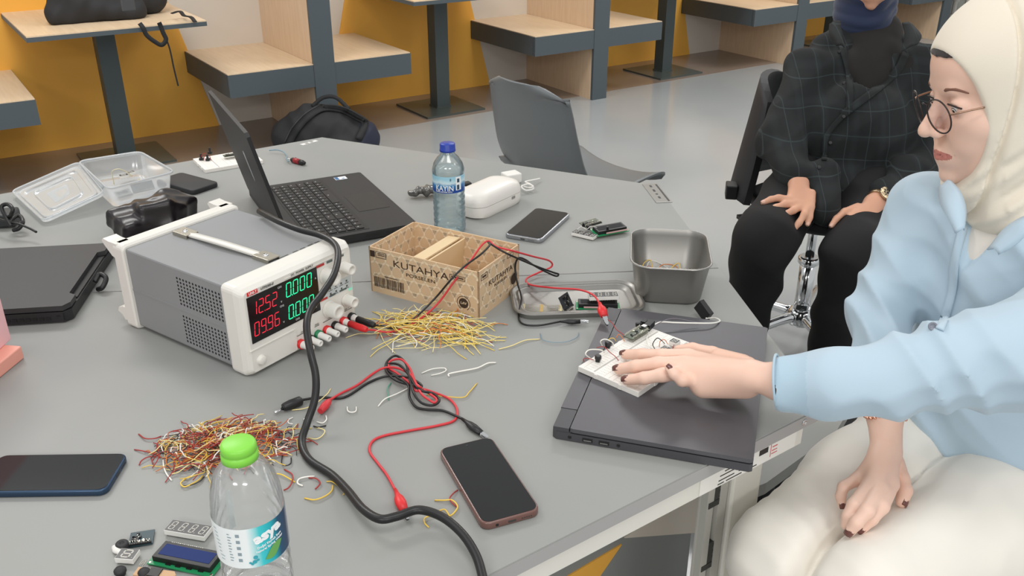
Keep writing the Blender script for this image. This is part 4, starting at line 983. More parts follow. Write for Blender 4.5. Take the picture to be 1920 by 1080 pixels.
def button(label, M, big=True, group='push buttons on the breadboards', par=None):
    t = thing('push_button', label, 'button', M=M, group=group)
    b = MB(); b.box((0, 0, 0.002), (0.0062, 0.0062, 0.0035), bev=.0004); obj('body', b, M_ic, t)
    b = MB(); r = 0.0052 if big else 0.0018; b.lathe([(r * .45, 0.003), (r * .45, 0.0045), (r, 0.005), (r, 0.0095), (r * .85, 0.0105), (0.0001, 0.0106)], 8 if big else 14, caps=False, smooth=False); obj('button_cap', b, M_blk, t)
    return t
def breadboard(label, M, w, l, rails=True):
    t = thing('breadboard', label, 'breadboard', M=M)
    b = MB(); h = 0.0088
    b.box((w / 2, l / 2, h / 2), (w, l, h), bev=0.0006)
    for y in (.25, .6): b.box((-0.0006, l * y, h * .5), (0.0014, 0.006, h * .8)); b.box((w + 0.0006, l * y, h * .5), (0.0014, 0.006, h * .8))
    for x in (.3, .7): b.box((w * x, -0.0006, h * .5), (0.005, 0.0014, h * .8))
    obj('board', b, M_bb, t)
    b = MB()
    for x in (.25, .75): b.box((w * x, l / 2, h + 0.00005), (0.0028, l - .006, 0.0002))
    for x in (.08, .42, .5, .58, .92): b.box((w * x, l / 2, h + 0.00005), (0.0004, l - .004, 0.0002))
    obj('grooves', b, M_bbg, t)
    b = MB()
    for x0 in (.11, .30, .61, .80):
        for i in range(5 if x0 in (.30, .80) or 1 else 2):
            for j in range(int(l / 0.0062)):
                b.box((w * x0 + i * 0.00254, 0.005 + j * 0.0062, h + 0.00012), (0.0007, 0.0007, 0.0001))
    obj('hole_rows', b, mat('hole_grey', '#8d8a85', 0.8), t)
    return t
def wire(label, pts, m, r=0.0006, cat='wire', name='jumper_wire', group=None, n=6, seg=6):
    b = MB(); b.tube(pts, r, seg, n); return single(name, b, m, label, cat, group)
# foreground cluster (bottom left)
display4('four-digit display with grey eights next to the foreground bottle', frame(309, 1005, 391, 1019) @ T_((0, 0, 0)), group=None)
LCM = frame(276, 1060, 406, 1087)
lcd('green board with dark blue screen beside the foreground bottle', LCM)
module('small dark circuit board with pins left of the blue screen', frame(247, 1024, 280, 1045) @ RZ(R(48)) @ T_((-0.003, -0.004, 0)), 0.026, 0.024, seed=4)
display4('single-digit display at the bottom left of the parts cluster', frame(217, 1058, 253, 1061), n=1, w=0.021, d=0.0165)
for (px, py, lab) in ((227, 1078, 'black push cap in the bottom left corner of the parts cluster'), (272, 1081, 'black push cap lying below the green board')):
    p = P(px, py); b = MB(); b.lathe([(0.0045, 0), (0.0052, 0.001), (0.0052, 0.004), (0.0066, 0.0045), (0.0066, 0.007), (0.005, 0.009), (0.0001, 0.0092)], 16, T_(p)); single('tactile_button', b, M_blkm, lab, 'button', None)
p = P(231, 1030); b = MB(); b.lathe([(0.0065, 0), (0.0070, 0.001), (0.0070, 0.0085), (0.0062, 0.0095), (0.002, 0.0096), (0.0018, 0.009), (0.0001, 0.009)], 24, T_(p)); single('buzzer', b, M_blkm, 'round black buzzer behind the single-digit display', 'buzzer')
p = P(222, 1036); S_ = SDF(p - Vector((.02, .02, .004)), p + Vector((.02, .02, .02)), 0.0009)
S_.ell(p + Vector((0, 0, .004)), (.006, .005, .0045), k=.002); S_.ell(p + Vector((.005, -.004, .003)), (.004, .004, .004), k=.002); S_.ell(p + Vector((-.004, .003, .004)), (.004, .003, .004), k=.002)
tag(place_base(sdf_obj('glue_blob', S_, M_white)), 'white plastic blob leaning on the round black buzzer', 'plastic piece')
bk = P(292, 1082); t = thing('battery_clip', 'wooden-coloured clip with metal plate below the green board', 'clip', (bk.x, bk.y, TZ), R(-8))
b = MB(); b.prism([(-.022, -.006), (.02, -.007), (.024, 0), (.02, .005), (-.022, .006)], 0, 0.006); obj('body', b, mat('clip_wood', '#c8a27c', 0.6), t)
b = MB(); b.box((0, 0, 0.0068), (0.013, 0.012, 0.0016)); obj('plate', b, M_ic, t)
for k in range(3):
    wire('thin bare component lead above the bottom left push caps', [P(258 + k * 4, 1066, TZ + .001), P(262 + k * 4, 1058, TZ + .002), P(268 + k * 4, 1050, TZ + .002)], M_pin, .0003, 'component lead', 'component_lead', 'bare leads in the parts cluster')
# right cluster behind the tray
display4('white-bodied display in the parts cluster right of the silver phone', frame(1071, 443, 1119, 455) @ RZ(R(2)), w=0.05, d=0.019)
t = lcd('black screen module with pink strip left of the metal container', frame(1120, 449, 1190, 436) @ T_((0, 0, 0.004)) @ RX(R(6)), 0.075, 0.034, '#131216')
b = MB(); b.box((0.045, -0.0005, 0.0062), (0.05, 0.001, 0.003)); obj('side_strip', b, mat('strip_pink', '#c9a3a0', 0.6), t)
module('small board with upright parts on top of the white-bodied display', frame(1098, 437, 1142, 424) @ T_((0, 0, 0.010)) @ RX(R(8)), 0.045, 0.022, seed=9, m=mat('board_olive', '#5d6351', 0.5), chips=12)
for (px, py, z, lab) in ((1094, 425, .022, 'tiny push button standing up behind the white-bodied display'), (1103, 430, .017, 'tiny push button leaning in the middle of the parts cluster'), (1139, 432, .02, 'round black knob on the black screen module')):
    p = P(px, py, TZ + z * .6); t = thing('push_button', lab, 'button', p); b = MB(); b.box((0, 0, .002), (0.006, 0.006, 0.004)); obj('body', b, M_ic, t); b = MB(); b.cyl((0, 0, .004), (0, 0, .0085), 0.0024, seg=12); obj('button_cap', b, M_blk, t)
wire('looped clear lead in the parts cluster right of the silver phone', [P(1082, 430, TZ + .013), P(1090, 425, TZ + .018), P(1100, 430, TZ + .016), P(1108, 424, TZ + .02), P(1120, 427, TZ + .016)], M_ww, .0005)
# metal container
kc = P(1253, 572, TZ); ang = R(-7); KM = T_((kc.x, kc.y, TZ)) @ RZ(ang) @ T_((0, 0.074, 0))
ct = thing('metal_container', 'deep rectangular metal food container holding loose wires', 'container', M=KM)
M_alu = mat('satin_steel', '#9b9995', 0.40, 0.85)
KH = 0.073
def rr(w, d, r, z, n=7): return [(x, y, z) for x, y in rrect(w, d, r, n)]
b = MB()
b.rings([rr(.100, .130, .02, .0), rr(.108, .138, .026, .0008), rr(.114, .144, .03, .005), rr(.130, .172, .032, KH - .008), rr(.132, .174, .033, KH - .001), rr(.137, .179, .035, KH), rr(.1395, .1815, .036, KH + .0014), rr(.138, .180, .036, KH + .003), rr(.1345, .1765, .034, KH + .003), rr(.1305, .1725, .033, KH - .001), rr(.1285, .1705, .031, KH - .008), rr(.1125, .1425, .029, .006), rr(.104, .134, .022, .0022), rr(.04, .07, .01, .0018)], caps=True)
obj('bowl', b, M_alu, ct, sharp=55)
wz = .004
Kp = lambda x, y, z: KM @ Vector((x, y * .8 + .042, z + .002))
wire('pale yellow wire arching at the back left inside the metal container', [Kp(-.045, .0, wz), Kp(-.042, .02, .016), Kp(-.03, .03, .02), Kp(-.025, .01, .006)], M_wy, .0008)
wire('orange and white wire curled in the middle of the metal container', [Kp(-.015, -.01, wz), Kp(-.012, .015, .014), Kp(.005, .022, .016), Kp(.02, .02, .01), Kp(.0, .0, .006), Kp(-.02, .01, .004)], M_wo, .0008)
wire('white wire lying across the metal container floor', [Kp(-.038, .02, wz), Kp(-.03, .03, .018), Kp(-.01, .035, .012), Kp(.01, .01, .006), Kp(.02, -.02, .004)], M_ww, .0008)
wire('yellow forked wire standing up on the right inside the metal container', [Kp(.005, .005, wz), Kp(.012, .018, .014), Kp(.022, .022, .019), Kp(.025, .005, .012), Kp(.03, -.012, .004)], M_wy, .0009)
wire('clear looped wire on the left inside the metal container', [Kp(-.035, -.02, wz), Kp(-.04, .0, .012), Kp(-.03, .012, .014), Kp(-.022, -.01, .004)], M_wr, .0005)
t = button('tiny push button lying at the right inside the metal container', KM @ T_((.042, .052, .006)) @ RX(R(20)), False, None)
b = MB(); b.box((0.030, .055, .0045), (0.007, .006, .004), .4, M=KM); single('push_button', b, M_ic, 'second tiny black button beside the first in the metal container', 'button')
# shallow metal lid used as a tray
tc_ = P(1081, 566, TZ); TM = T_(tc_) @ RZ(R(5))
ty = thing('metal_tray', 'shallow metal container lid used as a tray for parts', 'tray', M=TM)
TW, TD = 0.226, 0.128
b = MB(); b.rings([rr(TW - .03, TD - .03, .02, .0015), rr(TW - .03, TD - .03, .02, .0), rr(TW - .008, TD - .008, .03, .0005), rr(TW - .004, TD - .004, .032, .008), rr(TW, TD, .034, .0085), rr(TW + .001, TD + .001, .0345, .010), rr(TW - .003, TD - .003, .032, .0112), rr(TW - .010, TD - .010, .030, .0108), rr(TW - .014, TD - .014, .028, .0075), rr(TW - .020, TD - .020, .026, .0068), rr(TW - .026, TD - .026, .024, .0082), rr(TW - .032, TD - .032, .022, .0082), rr(TW - .040, TD - .040, .018, .003), rr(TW - .05, TD - .05, .016, .0022), rr(.02, .01, .004, .0022)], caps=True)
obj('tray_body', b, M_alu, ty, sharp=55)
Tp = TM.inverted()
def onT(px, py, z=0.003): return Tp @ P(px, py, TZ + z)
a0 = frame(980, 586, 1050, 588, TZ + 0.0035)
rs_ = thing('resistor_strip', 'strip of taped resistors in the left of the metal tray', 'resistors', M=a0)
for x in (0.0, .063): b = MB(); b.box((x, .015, .001), (.006, .03, .0008)); obj('paper_tape', b, mat('tape_cream', '#e6d9ae', 0.7), rs_)
for k in range(7):
    y = .003 + k * .004; b = MB(); b.cyl((0, y, .0018), (.063, y, .0018), .0003, seg=5); rl = obj('resistor_lead', b, M_pin, rs_)
    b = MB(); b.lathe([(.0006, 0), (.0011, .0006), (.0009, .0016), (.0009, .0044), (.0011, .0054), (.0006, .006)], 10, T_((.0285, y, .0018)) @ RY(PI / 2)); obj('resistor_body', b, mat('resistor_tan', '#d8b878', 0.5), rl)
module('small black board leaning upright in the metal tray', frame(1057, 585, 1078, 570, TZ + .003) @ RX(R(60)), 0.028, 0.026, seed=2, pins=True, m=mat('board_black', '#2a2c30', 0.5), ph=.004)
t = lcd('black screen module lying in the metal tray', frame(1080, 582, 1160, 583, TZ + .0025), 0.075, 0.030, '#121317')
b = MB(); b.box((0.03, -0.0005, 0.0062), (0.034, 0.001, 0.0028)); obj('side_strip', b, mat('strip_pink', '#c9a3a0', 0.6), t)
display4('four-digit display stacked on the black module in the metal tray', frame(1105, 566, 1160, 564, TZ + .016) @ T_((0, 0, 0)), group=None)
# breadboard on the closed laptop
BB = frame(1084, 692, 1197, 741, LZ + .004); BB[2][3] = LZ
bbt = breadboard('white breadboard with displays and buttons on the closed laptop', BB, 0.106, 0.170)
H9 = 0.0088
def onB(px, py, z=H9): q = BB.inverted() @ P(px, py, LZ + z); return BB @ T_((q.x, q.y, z))
def BP(px, py, z): return P(px, py, LZ + z)
t = module('small green controller board plugged into the white breadboard', onB(1176, 640) @ RZ(R(90)) @ T_((0, -0.010, 0.004)), 0.045, 0.018, pins=False, seed=7, m=mat('board_dark_green', '#4d5647', 0.4), chips=8)
b = MB(); 
for k in range(15):
    for y in (.0015, .0165): b.cyl((0.003 + k * .0028, y, -.004), (0.003 + k * .0028, y, .006), .0004, seg=5)
obj('header_pins', b, M_pin, t)
b = MB(); b.box((0.043, .009, .005), (.008, .0075, .004), bev=.0005); obj('usb_socket', b, M_metal, t)
for px, py, lab, gi in ((1121, 678, 'big black push button nearest the white breadboard corner'), (1140, 654, 'big black push button further back on the white breadboard')) and [(1121, 678, 'big black push button nearest the white breadboard corner', 0), (1140, 652, 'big black push button further back on the white breadboard', 0)]:
    button(lab, onB(px, py, H9) @ RZ(R(20)), True, None)
display4('two-square display nearest the fingers on the white breadboard', onB(1236, 664) @ RZ(R(0)) @ T_((0, 0, .001)), n=2, w=.020, d=.0125, h=.009)
display4('square display behind the other one on the white breadboard', onB(1253, 650) @ RZ(R(0)) @ T_((0, 0, .001)), n=1, w=.013, d=.0125, h=.009)
b = MB(); M0 = onB(1217, 615); b.box((0, 0, .005), (.010, .022, .010), .2, M=M0); b.box((-.012, .003, .004), (.008, .01, .008), .2, M=M0); single('plug_housing', b, M_ic, 'black plug block at the back corner of the white breadboard', 'plug')
b = MB(); M0 = onB(1198, 612); b.box((0, 0, .003), (.010, .005, .007), .9, M=M0); single('plug_housing', b, M_ic, 'small black plug on the back edge of the white breadboard', 'plug')
wire('white wire arching over the front button of the white breadboard', [BP(1107, 672, H9), BP(1098, 664, .024), BP(1105, 656, .026), BP(1125, 656, .020), BP(1133, 660, H9)], M_ww, .0010)
wire('white wire arching over the rear button of the white breadboard', [BP(1130, 650, H9), BP(1126, 640, .022), BP(1135, 636, .024), BP(1148, 642, .018), BP(1150, 648, H9)], M_ww, .0009)
wire('red wire crossing the breadboard beneath the index finger', [BP(1118, 652, .014), BP(1132, 650, .018), BP(1143, 660, .014), BP(1153, 668, .014), BP(1160, 676, H9)], M_wr, .0006)
wire('short red wire looped at the left of the front button', [BP(1095, 678, H9), BP(1094, 673, .014), BP(1102, 672, .014), BP(1113, 675, .010)], M_wr, .0006)
wire('yellow wire along the back edge of the white breadboard', [BP(1137, 643, H9), BP(1142, 636, .013), BP(1150, 634, .015), BP(1155, 640, H9)], M_wy, .0006)
wire('orange wire beside the green controller board', [BP(1155, 634, H9), BP(1160, 627, .014), BP(1166, 632, .013), BP(1171, 640, H9)], M_wo, .0006)
wire('white wire looping from the controller board to the displays', [BP(1214, 628, H9), BP(1213, 640, .02), BP(1220, 652, .02), BP(1232, 660, H9)], M_ww, .0010)
wire('dark wire looping over to the front display on the breadboard', [BP(1228, 655, H9), BP(1224, 645, .022), BP(1232, 634, .028), BP(1240, 638, .026), BP(1246, 644, H9)], M_blkc, .0007)
wire('orange wire between the two displays on the breadboard', [BP(1236, 650, H9), BP(1238, 640, .022), BP(1246, 637, .024), BP(1252, 645, .016)], M_wo, .0006)
wire('red wire at the right side of the breadboard displays', [BP(1265, 640, .012), BP(1262, 652, .016), BP(1256, 664, H9)], M_wr, .0006)
# black connector with white lead, standing behind the laptop corner
cp = P(1321, 602, TZ); t = thing('plug_connector', 'black connector standing on the table behind the closed laptop', 'connector', M=T_((cp.x, cp.y, TZ)) @ RZ(R(35)))
b = MB(); b.box((0, .004, .018), (.010, .030, .022), RX(R(32)), bev=.001); obj('shell', b, M_blk, t)
b = MB(); b.cyl((0, -.006, .0), (0, -.004, .014), .0042, seg=10); obj('strain_relief', b, M_blk, t)
wire('doubled white lead from the black connector to the breadboard', [P(1323, 597, TZ + .010), P(1340, 596, TZ + .012), P(1350, 602, TZ + .020), P(1335, 606, TZ + .026), P(1300, 606, TZ + .028), P(1265, 605, TZ + .030), P(1240, 604, TZ + .032), P(1225, 610, TZ + .030)], M_ww, .0014)
wire('thin grey lead beside the white one behind the breadboard', [P(1226, 611, TZ + .030), P(1248, 600, TZ + .034), P(1265, 597, TZ + .034), P(1285, 600, TZ + .030), P(1310, 605, TZ + .026)], mat('lead_grey', '#77727a', .5), .0007)
# ------------------------------------------------------------ left side of the table
# translucent food box with its lid open
ZR = 0.79
cA, cB, cC, cD = P(148, 303, ZR), P(262, 285, ZR), P(326, 322, ZR), P(204, 354, ZR)
M_tub = clear_mat('tub_plastic', '#fafbfb', 0.55, 0.10, 0.15, '#eef1f4')
tb = thing('plastic_box', 'translucent plastic food box with its lid open, holding wires', 'box', ((cA + cC) / 2).to_tuple()[:2] + (TZ,))
o3 = Vector(tb.location)
def rloop(c4, z, inset_=0.0, r=0.022, n=5):
    cc = sum((Vector((c.x, c.y, 0)) for c in c4), Vector()) / 4; pts = []
    q = [Vector((c.x, c.y, 0)) + (cc - Vector((c.x, c.y, 0))).normalized() * inset_ for c in c4]
    for i in range(4):
        p, a, b_ = q[i], (q[i - 1] - q[i]).normalized(), (q[(i + 1) % 4] - q[i]).normalized()
        for k in range(n + 1):
            t = k / n; s0 = p + a * r; s1 = p + b_ * r
            pts.append((s0 * (1 - t) ** 2 + p * 2 * t * (1 - t) + s1 * t * t))
    return [(v.x - o3.x, v.y - o3.y, z) for v in pts]
c4 = [cA, cB, cC, cD]
b = MB(); b.rings([rloop(c4, .001, .034, .02), rloop(c4, .001, .014, .024), rloop(c4, .006, .010, .024), rloop(c4, .046, .002), rloop(c4, .047, -.004), rloop(c4, .050, -.005), rloop(c4, .051, -.002)], caps=False); b.rings([rloop(c4, .001, .034, .02), rloop(c4, .0012, .034, .02)]); obj('box_body', b, M_tub, tb, sharp=40)
M_tubr = clear_mat('tub_rim', '#f2f4f5', 0.62, 0.12, 0.15, '#f4f6f8')
b = MB(); b.tube([Vector(p) for p in rloop(c4, .0505, -.003)], .0021, 6, 1, closed=True); obj('rim', b, M_tubr, tb)
# divider ribs of the box
lidc = [P(150, 308, .787), P(24, 363, .748), P(84, 419, .745), P(198, 366, .770)]
lidc = [Vector((p.x - o3.x, p.y - o3.y, p.z - TZ)) for p in lidc]
def lid_loop(ins, off, r=0.018, n=5):
    cc = sum(lidc, Vector()) / 4; nn = (lidc[1] - lidc[0]).cross(lidc[2] - lidc[1]).normalized()
    if nn.z < 0: nn = -nn
    q = [c + (cc - c).normalized() * ins + nn * off for c in lidc]; pts = []
    for i in range(4):
        p, a, b_ = q[i], (q[i - 1] - q[i]).normalized(), (q[(i + 1) % 4] - q[i]).normalized()
        for k in range(n + 1):
            t = k / n; pts.append((p + a * r) * (1 - t) ** 2 + p * 2 * t * (1 - t) + (p + b_ * r) * t * t)
    return pts
M_tubl = clear_mat('tub_lid', '#fafbfb', 0.55, 0.12, 0.2, '#eef1f4')
b = MB(); b.rings([lid_loop(.0, .007), lid_loop(.0, .0), lid_loop(.016, .0), lid_loop(.018, .004), lid_loop(.03, .004), lid_loop(.032, .0), lid_loop(.055, .0), lid_loop(.057, .003), lid_loop(.060, .003), lid_loop(.062, .0), lid_loop(.095, .0, .008)], caps=False); b.rings([lid_loop(.095, .0, .008), lid_loop(.095, .0004, .008)]); ld = obj('lid', b, M_tubl, tb, sharp=40)
b = MB(); b.tube(lid_loop(.0, .007), .0018, 6, 1, closed=True); b.tube(lid_loop(.058, .0035), .0012, 6, 1, closed=True); b.tube(lid_loop(.017, .004), .0012, 6, 1, closed=True); obj('lid_rim', b, M_tubr, ld)
h0, h1_ = Vector((cA.x - o3.x, cA.y - o3.y, .049)), Vector((cD.x - o3.x, cD.y - o3.y, .047))
b = MB(); b.sheet([[h0.lerp(h1_, t), h0.lerp(h1_, t).lerp(lidc[0].lerp(lidc[3], t), .5) + Vector((0, 0, .003)), lidc[0].lerp(lidc[3], t)] for t in [.12 + .76 * k / 8 for k in range(9)]], .0012); obj('hinge', b, M_tubr, tb)
Zb = TZ + .003
display4('white square display on the left inside the plastic box', frame(226, 337, 243, 334, TZ + .012), n=1, w=.020, d=.0145, h=.008)
display4('white square display on the right inside the plastic box', frame(243, 331, 256, 327, TZ + .014), n=1, w=.018, d=.0125, h=.008)
wire('beige wire arching above the displays inside the plastic box', [P(214, 346, TZ + .006), P(212, 335, TZ + .02), P(210, 322, TZ + .038), P(222, 317, TZ + .043), P(236, 322, TZ + .032), P(248, 330, TZ + .018)], mat('wire_beige', '#d8cfae', .5), .0012)
wire('pale wire lying across the floor of the plastic box', [P(222, 348, Zb), P(240, 346, Zb + .004), P(255, 342, Zb + .006), P(262, 336, Zb)], M_wy, .0009)
module('dark board standing at the front inside the plastic box', frame(250, 364, 285, 356, TZ + .004) @ RX(R(60)), .05, .022, seed=12, chips=12)
module('grey board at the left front inside the plastic box', frame(222, 374, 245, 368, TZ + .004) @ RX(R(30)), .035, .022, seed=13, m=mat('board_grey', '#6f7672', .5))
# black slim drive and far breadboard
hm = frame(363, 367, 409, 351)
t = thing('power_bank', 'slim black slab lying right of the open plastic box', 'power bank', M=hm); b = MB(); rbox(b, .075, .135, 0, .012, .010, .003, M=T_((.0375, .0675, 0))); obj('shell', b, M_blkm, t, sharp=40)
b = MB(); b.box((.0375, -.0001, .006), (.012, .0006, .004)); obj('socket', b, ms, t)
fb = frame(385, 325, 462, 312)
tf = breadboard('white breadboard at the far left edge of the table, partly behind the screen', fb, .145, .108)
FBp = lambda px, py, z: P(px, py, TZ + z)
for (px, py, lab) in ((378, 300, 'dark red-wired button on the far breadboard, leftmost'), (390, 301, 'dark button on the far breadboard between its wires'), (394, 288, 'square button standing tall on the far breadboard')):
    button(lab, T_(FBp(px, py, .009)), False, None).scale = (1.6, 1.6, 1.5)
wire('red wire bunch beside the buttons on the far breadboard', [FBp(376, 299, .01), FBp(379, 290, .024), FBp(386, 288, .024), FBp(390, 297, .012)], M_wr, .0008)
wire('second red wire curling over the far breadboard buttons', [FBp(382, 301, .01), FBp(384, 292, .022), FBp(392, 292, .018), FBp(396, 300, .01)], M_wr, .0008)
module('long controller board on the far breadboard', frame(421, 296, 455, 291, TZ + .014) , .050, .018, seed=15, m=mat('board_olive', '#5d6351', .5), chips=12)
# crumpled black pouch
S_ = SDF(P(200, 435) + Vector((-.08, -.09, -.0)), P(345, 380) + Vector((.1, .22, .12)), .003)
q0, q1, q2, q3 = P(232, 418, .768), P(275, 405, .772), P(315, 390, .782), P(342, 378, .776)
q0, q1, q2, q3 = P(225, 425, .765), P(268, 408, .770), P(310, 392, .780), P(338, 384, .770)
def pbx(a, b, hw, hh, k, r=.012, tilt=0.0):
    d = (b - a); L = d.length; M = basis((a + b) / 2, d, z=(0, 0, 1)) @ RX(R(tilt)); S_.box((a + b) / 2, (L / 2 + .012, hw, hh), M3(M), r=r, k=k)
pbx(q0, q1, .042, .022, .004, .010, 14); pbx(q1, q2, .046, .030, .012, .012, -8); pbx(q2, q3, .040, .026, .014, .012, 12)
S_.warp(lambda x, y, z: .005 * (np.abs(np.sin(30 * x + 18 * y + 1.5 * np.sin(30 * z))) - .5) + .0035 * (np.abs(np.sin(75 * y - 45 * x + 25 * z)) - .5), .02); S_.half((0, 0, TZ + .0015), (0, 0, -1))
tag(place_base(sdf_obj('pouch', S_, mat('pouch_black', '#1f1b1d', .33), smooth=2)), 'crumpled shiny black pouch wedged behind the power supply', 'pouch')
# closed black gaming laptop at the left
GM_ = basis(P(136, 605), (math.cos(R(8)), math.sin(R(8)), 0), z=(0, 0, 1))
gl = thing('laptop', 'closed thick black laptop at the left edge behind the power supply', 'laptop', M=GM_)
M_gl = mat('laptop_charcoal', '#333335', .5)
b = MB(); b.prism([(-.36, .0), (-.012, .0), (.0, .012), (.0, .285), (-.36, .285)], .003, .021); obj('base', b, mat('laptop_charcoal_dark', '#232325', .5), gl)
b = MB(); b.prism([(-.36, .0), (-.010, .0), (-.001, .014), (-.001, .042), (-.013, .050), (-.013, .225), (-.001, .232), (-.001, .27), (-.36, .27)], .023, .032); obj('lid', b, M_gl, gl)
b = MB(); b.box((-.009, .138, .0225), (.014, .175, .003)); obj('hinge_recess', b, ms, gl)
b = MB()
for k in range(7): b.box((-.036 - k * .0105, -.0004, .010), (.0075, .0012, .005))
b.box((-.020, -.0004, .0135), (.005, .0012, .0015)); vents = obj('side_vents', b, ms, gl)
b = MB(); b.box((-.010, -.0004, .012), (.0008, .0012, .013)); obj('side_seam', b, ms, gl)
b = MB(); b.lathe([(.0025, 0), (.0025, .001), (.0001, .0012)], 12, T_((0, .165, .014)) @ RY(PI / 2), caps=False); obj('screw', b, M_chrome, gl)
b = MB(); b.tube([GM_ @ Vector((.012, .115, .006)), GM_ @ Vector((.022, .11, .012)), GM_ @ Vector((.026, .125, .022)), GM_ @ Vector((.014, .135, .026)), GM_ @ Vector((.006, .125, .016))], .0045, 10, 6); single('cable_loop', b, M_blk, 'small black cable loop between the thick laptop and the power supply', 'cable')
# charger with cable loops at the far left
ap = P(5, 425); t = thing('laptop_charger', 'black charger brick at the left edge behind the thick laptop', 'charger', M=T_((ap.x, ap.y, TZ)) @ RZ(R(12)))
b = MB(); b.box((-.02, .01, .016), (.10, .05, .030), bev=.005); obj('brick', b, mat('brick_dark', '#2d2f31', .5), t)
def tb_(label, pts, r, m=M_blkc): b = MB(); b.tube(pts, r, 8, 7); return single('charger_cable', b, m, label, 'cable')
tb_('black cable standing in two loops beside the charger brick', [P(22, 425, .765), P(10, 405, .785), P(3, 388, .80), P(14, 383, .805), P(24, 392, .80), P(20, 405, .785), P(18, 415, .765), P(35, 404, .77), P(43, 415, .765), P(36, 428, .755), P(25, 432, .75)], .0042)
tb_('thin black cable running from the charger to the thick laptop', [P(-20, 405, .775), P(10, 414, .775), P(35, 420, .77), P(55, 428, .765), P(68, 435, .762)], .0024)
# pink box on a salmon block
pc = P(46.5, 671.5); pd = (P(0, 709.5) - pc); Mx = basis((pc.x, pc.y, TZ), pd, z=(0, 0, 1))       # x runs to lower left, y to the right of it
sg = -1
t = thing('salmon_block', 'salmon pink block with eased edges at the left edge of the table', 'block', M=Mx)
b = MB(); b.prism([(0, 0), (.16, 0), (.16, -.10), (0.0, -.10)] if False else [(0, 0), (.16, 0), (.16, -.12), (-.004, -.12)], 0, .022); 
o = obj('block_body', b, mat('salmon', '#eea594', .5), t)
m_ = o.modifiers.new('bevel', 'BEVEL'); m_.width = .0025; m_.segments = 3
pc2 = P(22, 636, TZ + .022); pd2 = P(0, 656, TZ + .022) - pc2; Mx2 = basis((pc2.x, pc2.y, TZ + .022), pd2, z=(0, 0, 1))
b = MB(); b.prism([(0, 0), (.14, 0), (.14, -.06), (0, -.06)], 0, .17, M=Mx2); o = single('pink_box', b, mat('light_pink', '#f0bdc0', .5), 'light pink upright box standing on the salmon block', 'box')
m_ = o.modifiers.new('bevel', 'BEVEL'); m_.width = .002; m_.segments = 3
# things on the far half
t = thing('usb_stick', 'short red and black pen-shaped stick behind the open laptop', 'usb stick', M=frame(546, 304, 583, 314))
b = MB(); b.lathe([(.0001, 0), (.004, .001), (.0062, .006), (.0066, .012)], 12, T_((0, 0, .007)) @ RY(PI / 2)); b.lathe([(.0066, .034), (.0064, .044), (.0045, .051), (.0001, .052)], 12, T_((0, 0, .007)) @ RY(PI / 2)); b.cyl((.009, .005, .009), (.009, .009, .009), .003, seg=8); obj('end_caps', b, M_blk, t)
b = MB(); b.lathe([(.0067, .012), (.0070, .02), (.0067, .034)], 14, T_((0, 0, .007)) @ RY(PI / 2)); obj('grip', b, mat('usb_red', '#9c1f28', .35), t)
b = MB(); b.cyl((-.012, 0, .007), (0, 0, .007), .0016, seg=8); obj('tip', b, M_ww, t)
wire('thin blue wire curving from behind the screen to the red stick', [P(505, 282, TZ + .008), P(518, 281, TZ + .010), P(530, 284, TZ + .008), P(538, 292, TZ + .006), P(537, 298, TZ + .007), P(542, 303, TZ + .007)], M_wb, .0016)
t = thing('label_card', 'small white printed card near the far table corner', 'card', M=frame(570, 271, 600, 276) @ RZ(R(0)))
M0 = frame(570, 271, 598, 261); t.matrix_world = frame(570, 272, 603, 263)
b = MB(); b.box((.022, .006, .0005), (.052, .013, .0008)); obj('card', b, M_white, t)
b = MB(); b.box((.014, .006, .0010), (.010, .009, .0002)); b.box((.030, .006, .0010), (.010, .009, .0002)); obj('card_print', b, mat('card_grey', '#8b8c8a', .6), t)
# crumpled clear bag left of the bottle
S_ = SDF(P(765, 370) + Vector((-.03, -.05, -.0)), P(825, 345) + Vector((.05, .08, .05)), .0018)
g0, g1, g2 = P(773, 362, .752), P(798, 357, .756), P(824, 352, .756); S_.cone(g0, g1, .010, .013, k=.006, flat=(0, 0, 1), f=.7); S_.cone(g1, g2, .013, .017, k=.008, flat=(0, 0, 1), f=.7)
S_.warp(lambda x, y, z: .003 * np.sin(190 * x + 60 * y) * np.cos(150 * y + 90 * z) + .002 * np.sin(300 * x), .02)
tag(place_base(sdf_obj('plastic_bag', S_, mat('bag_foil', '#6d6c6a', .22, .5), smooth=1)), 'crumpled dark clear bag left of the blue-capped bottle', 'bag')
t = thing('usb_dongle', 'flat black connector right behind the blue-capped bottle', 'connector', M=frame(868, 356, 890, 352)); b = MB(); b.box((.008, .006, .008), (.030, .018, .014), bev=.003); obj('shell', b, M_blk, t)
b = MB(); b.box((-.002, -.004, .005), (.014, .010, .008), bev=.001); obj('white_plug', b, M_white, t)
t = thing('usb_plug', 'small white plug with a dark socket behind the glasses case', 'plug', M=frame(897, 359, 908, 356)); b = MB(); b.box((.005, .005, .006), (.015, .014, .010), bev=.001); obj('shell', b, M_white, t)
b = MB(); b.box((.005, .004, .0112), (.009, .008, .0006)); obj('socket', b, M_blk, t)
b = MB(); b.box((-.006, -.002, .004), (.007, .008, .006), bev=.001); obj('black_tip', b, M_blk, t)
t = thing('phone_charger', 'white charging brick with coiled cable behind the glasses case', 'charger', M=frame(950, 346, 983, 340))
b = MB(); b.box((.018, .010, .012), (.040, .034, .024), bev=.003); obj('brick', b, M_white, t)
b = MB(); b.box((-.014, .006, .010), (.026, .012, .009), bev=.002); b.box((-.036, .004, .008), (.018, .007, .006), bev=.001); obj('plug', b, M_white, t)
b = MB(); b.box((-.050, .003, .007), (.012, .008, .008), bev=.001); obj('black_tip', b, M_blk, t)
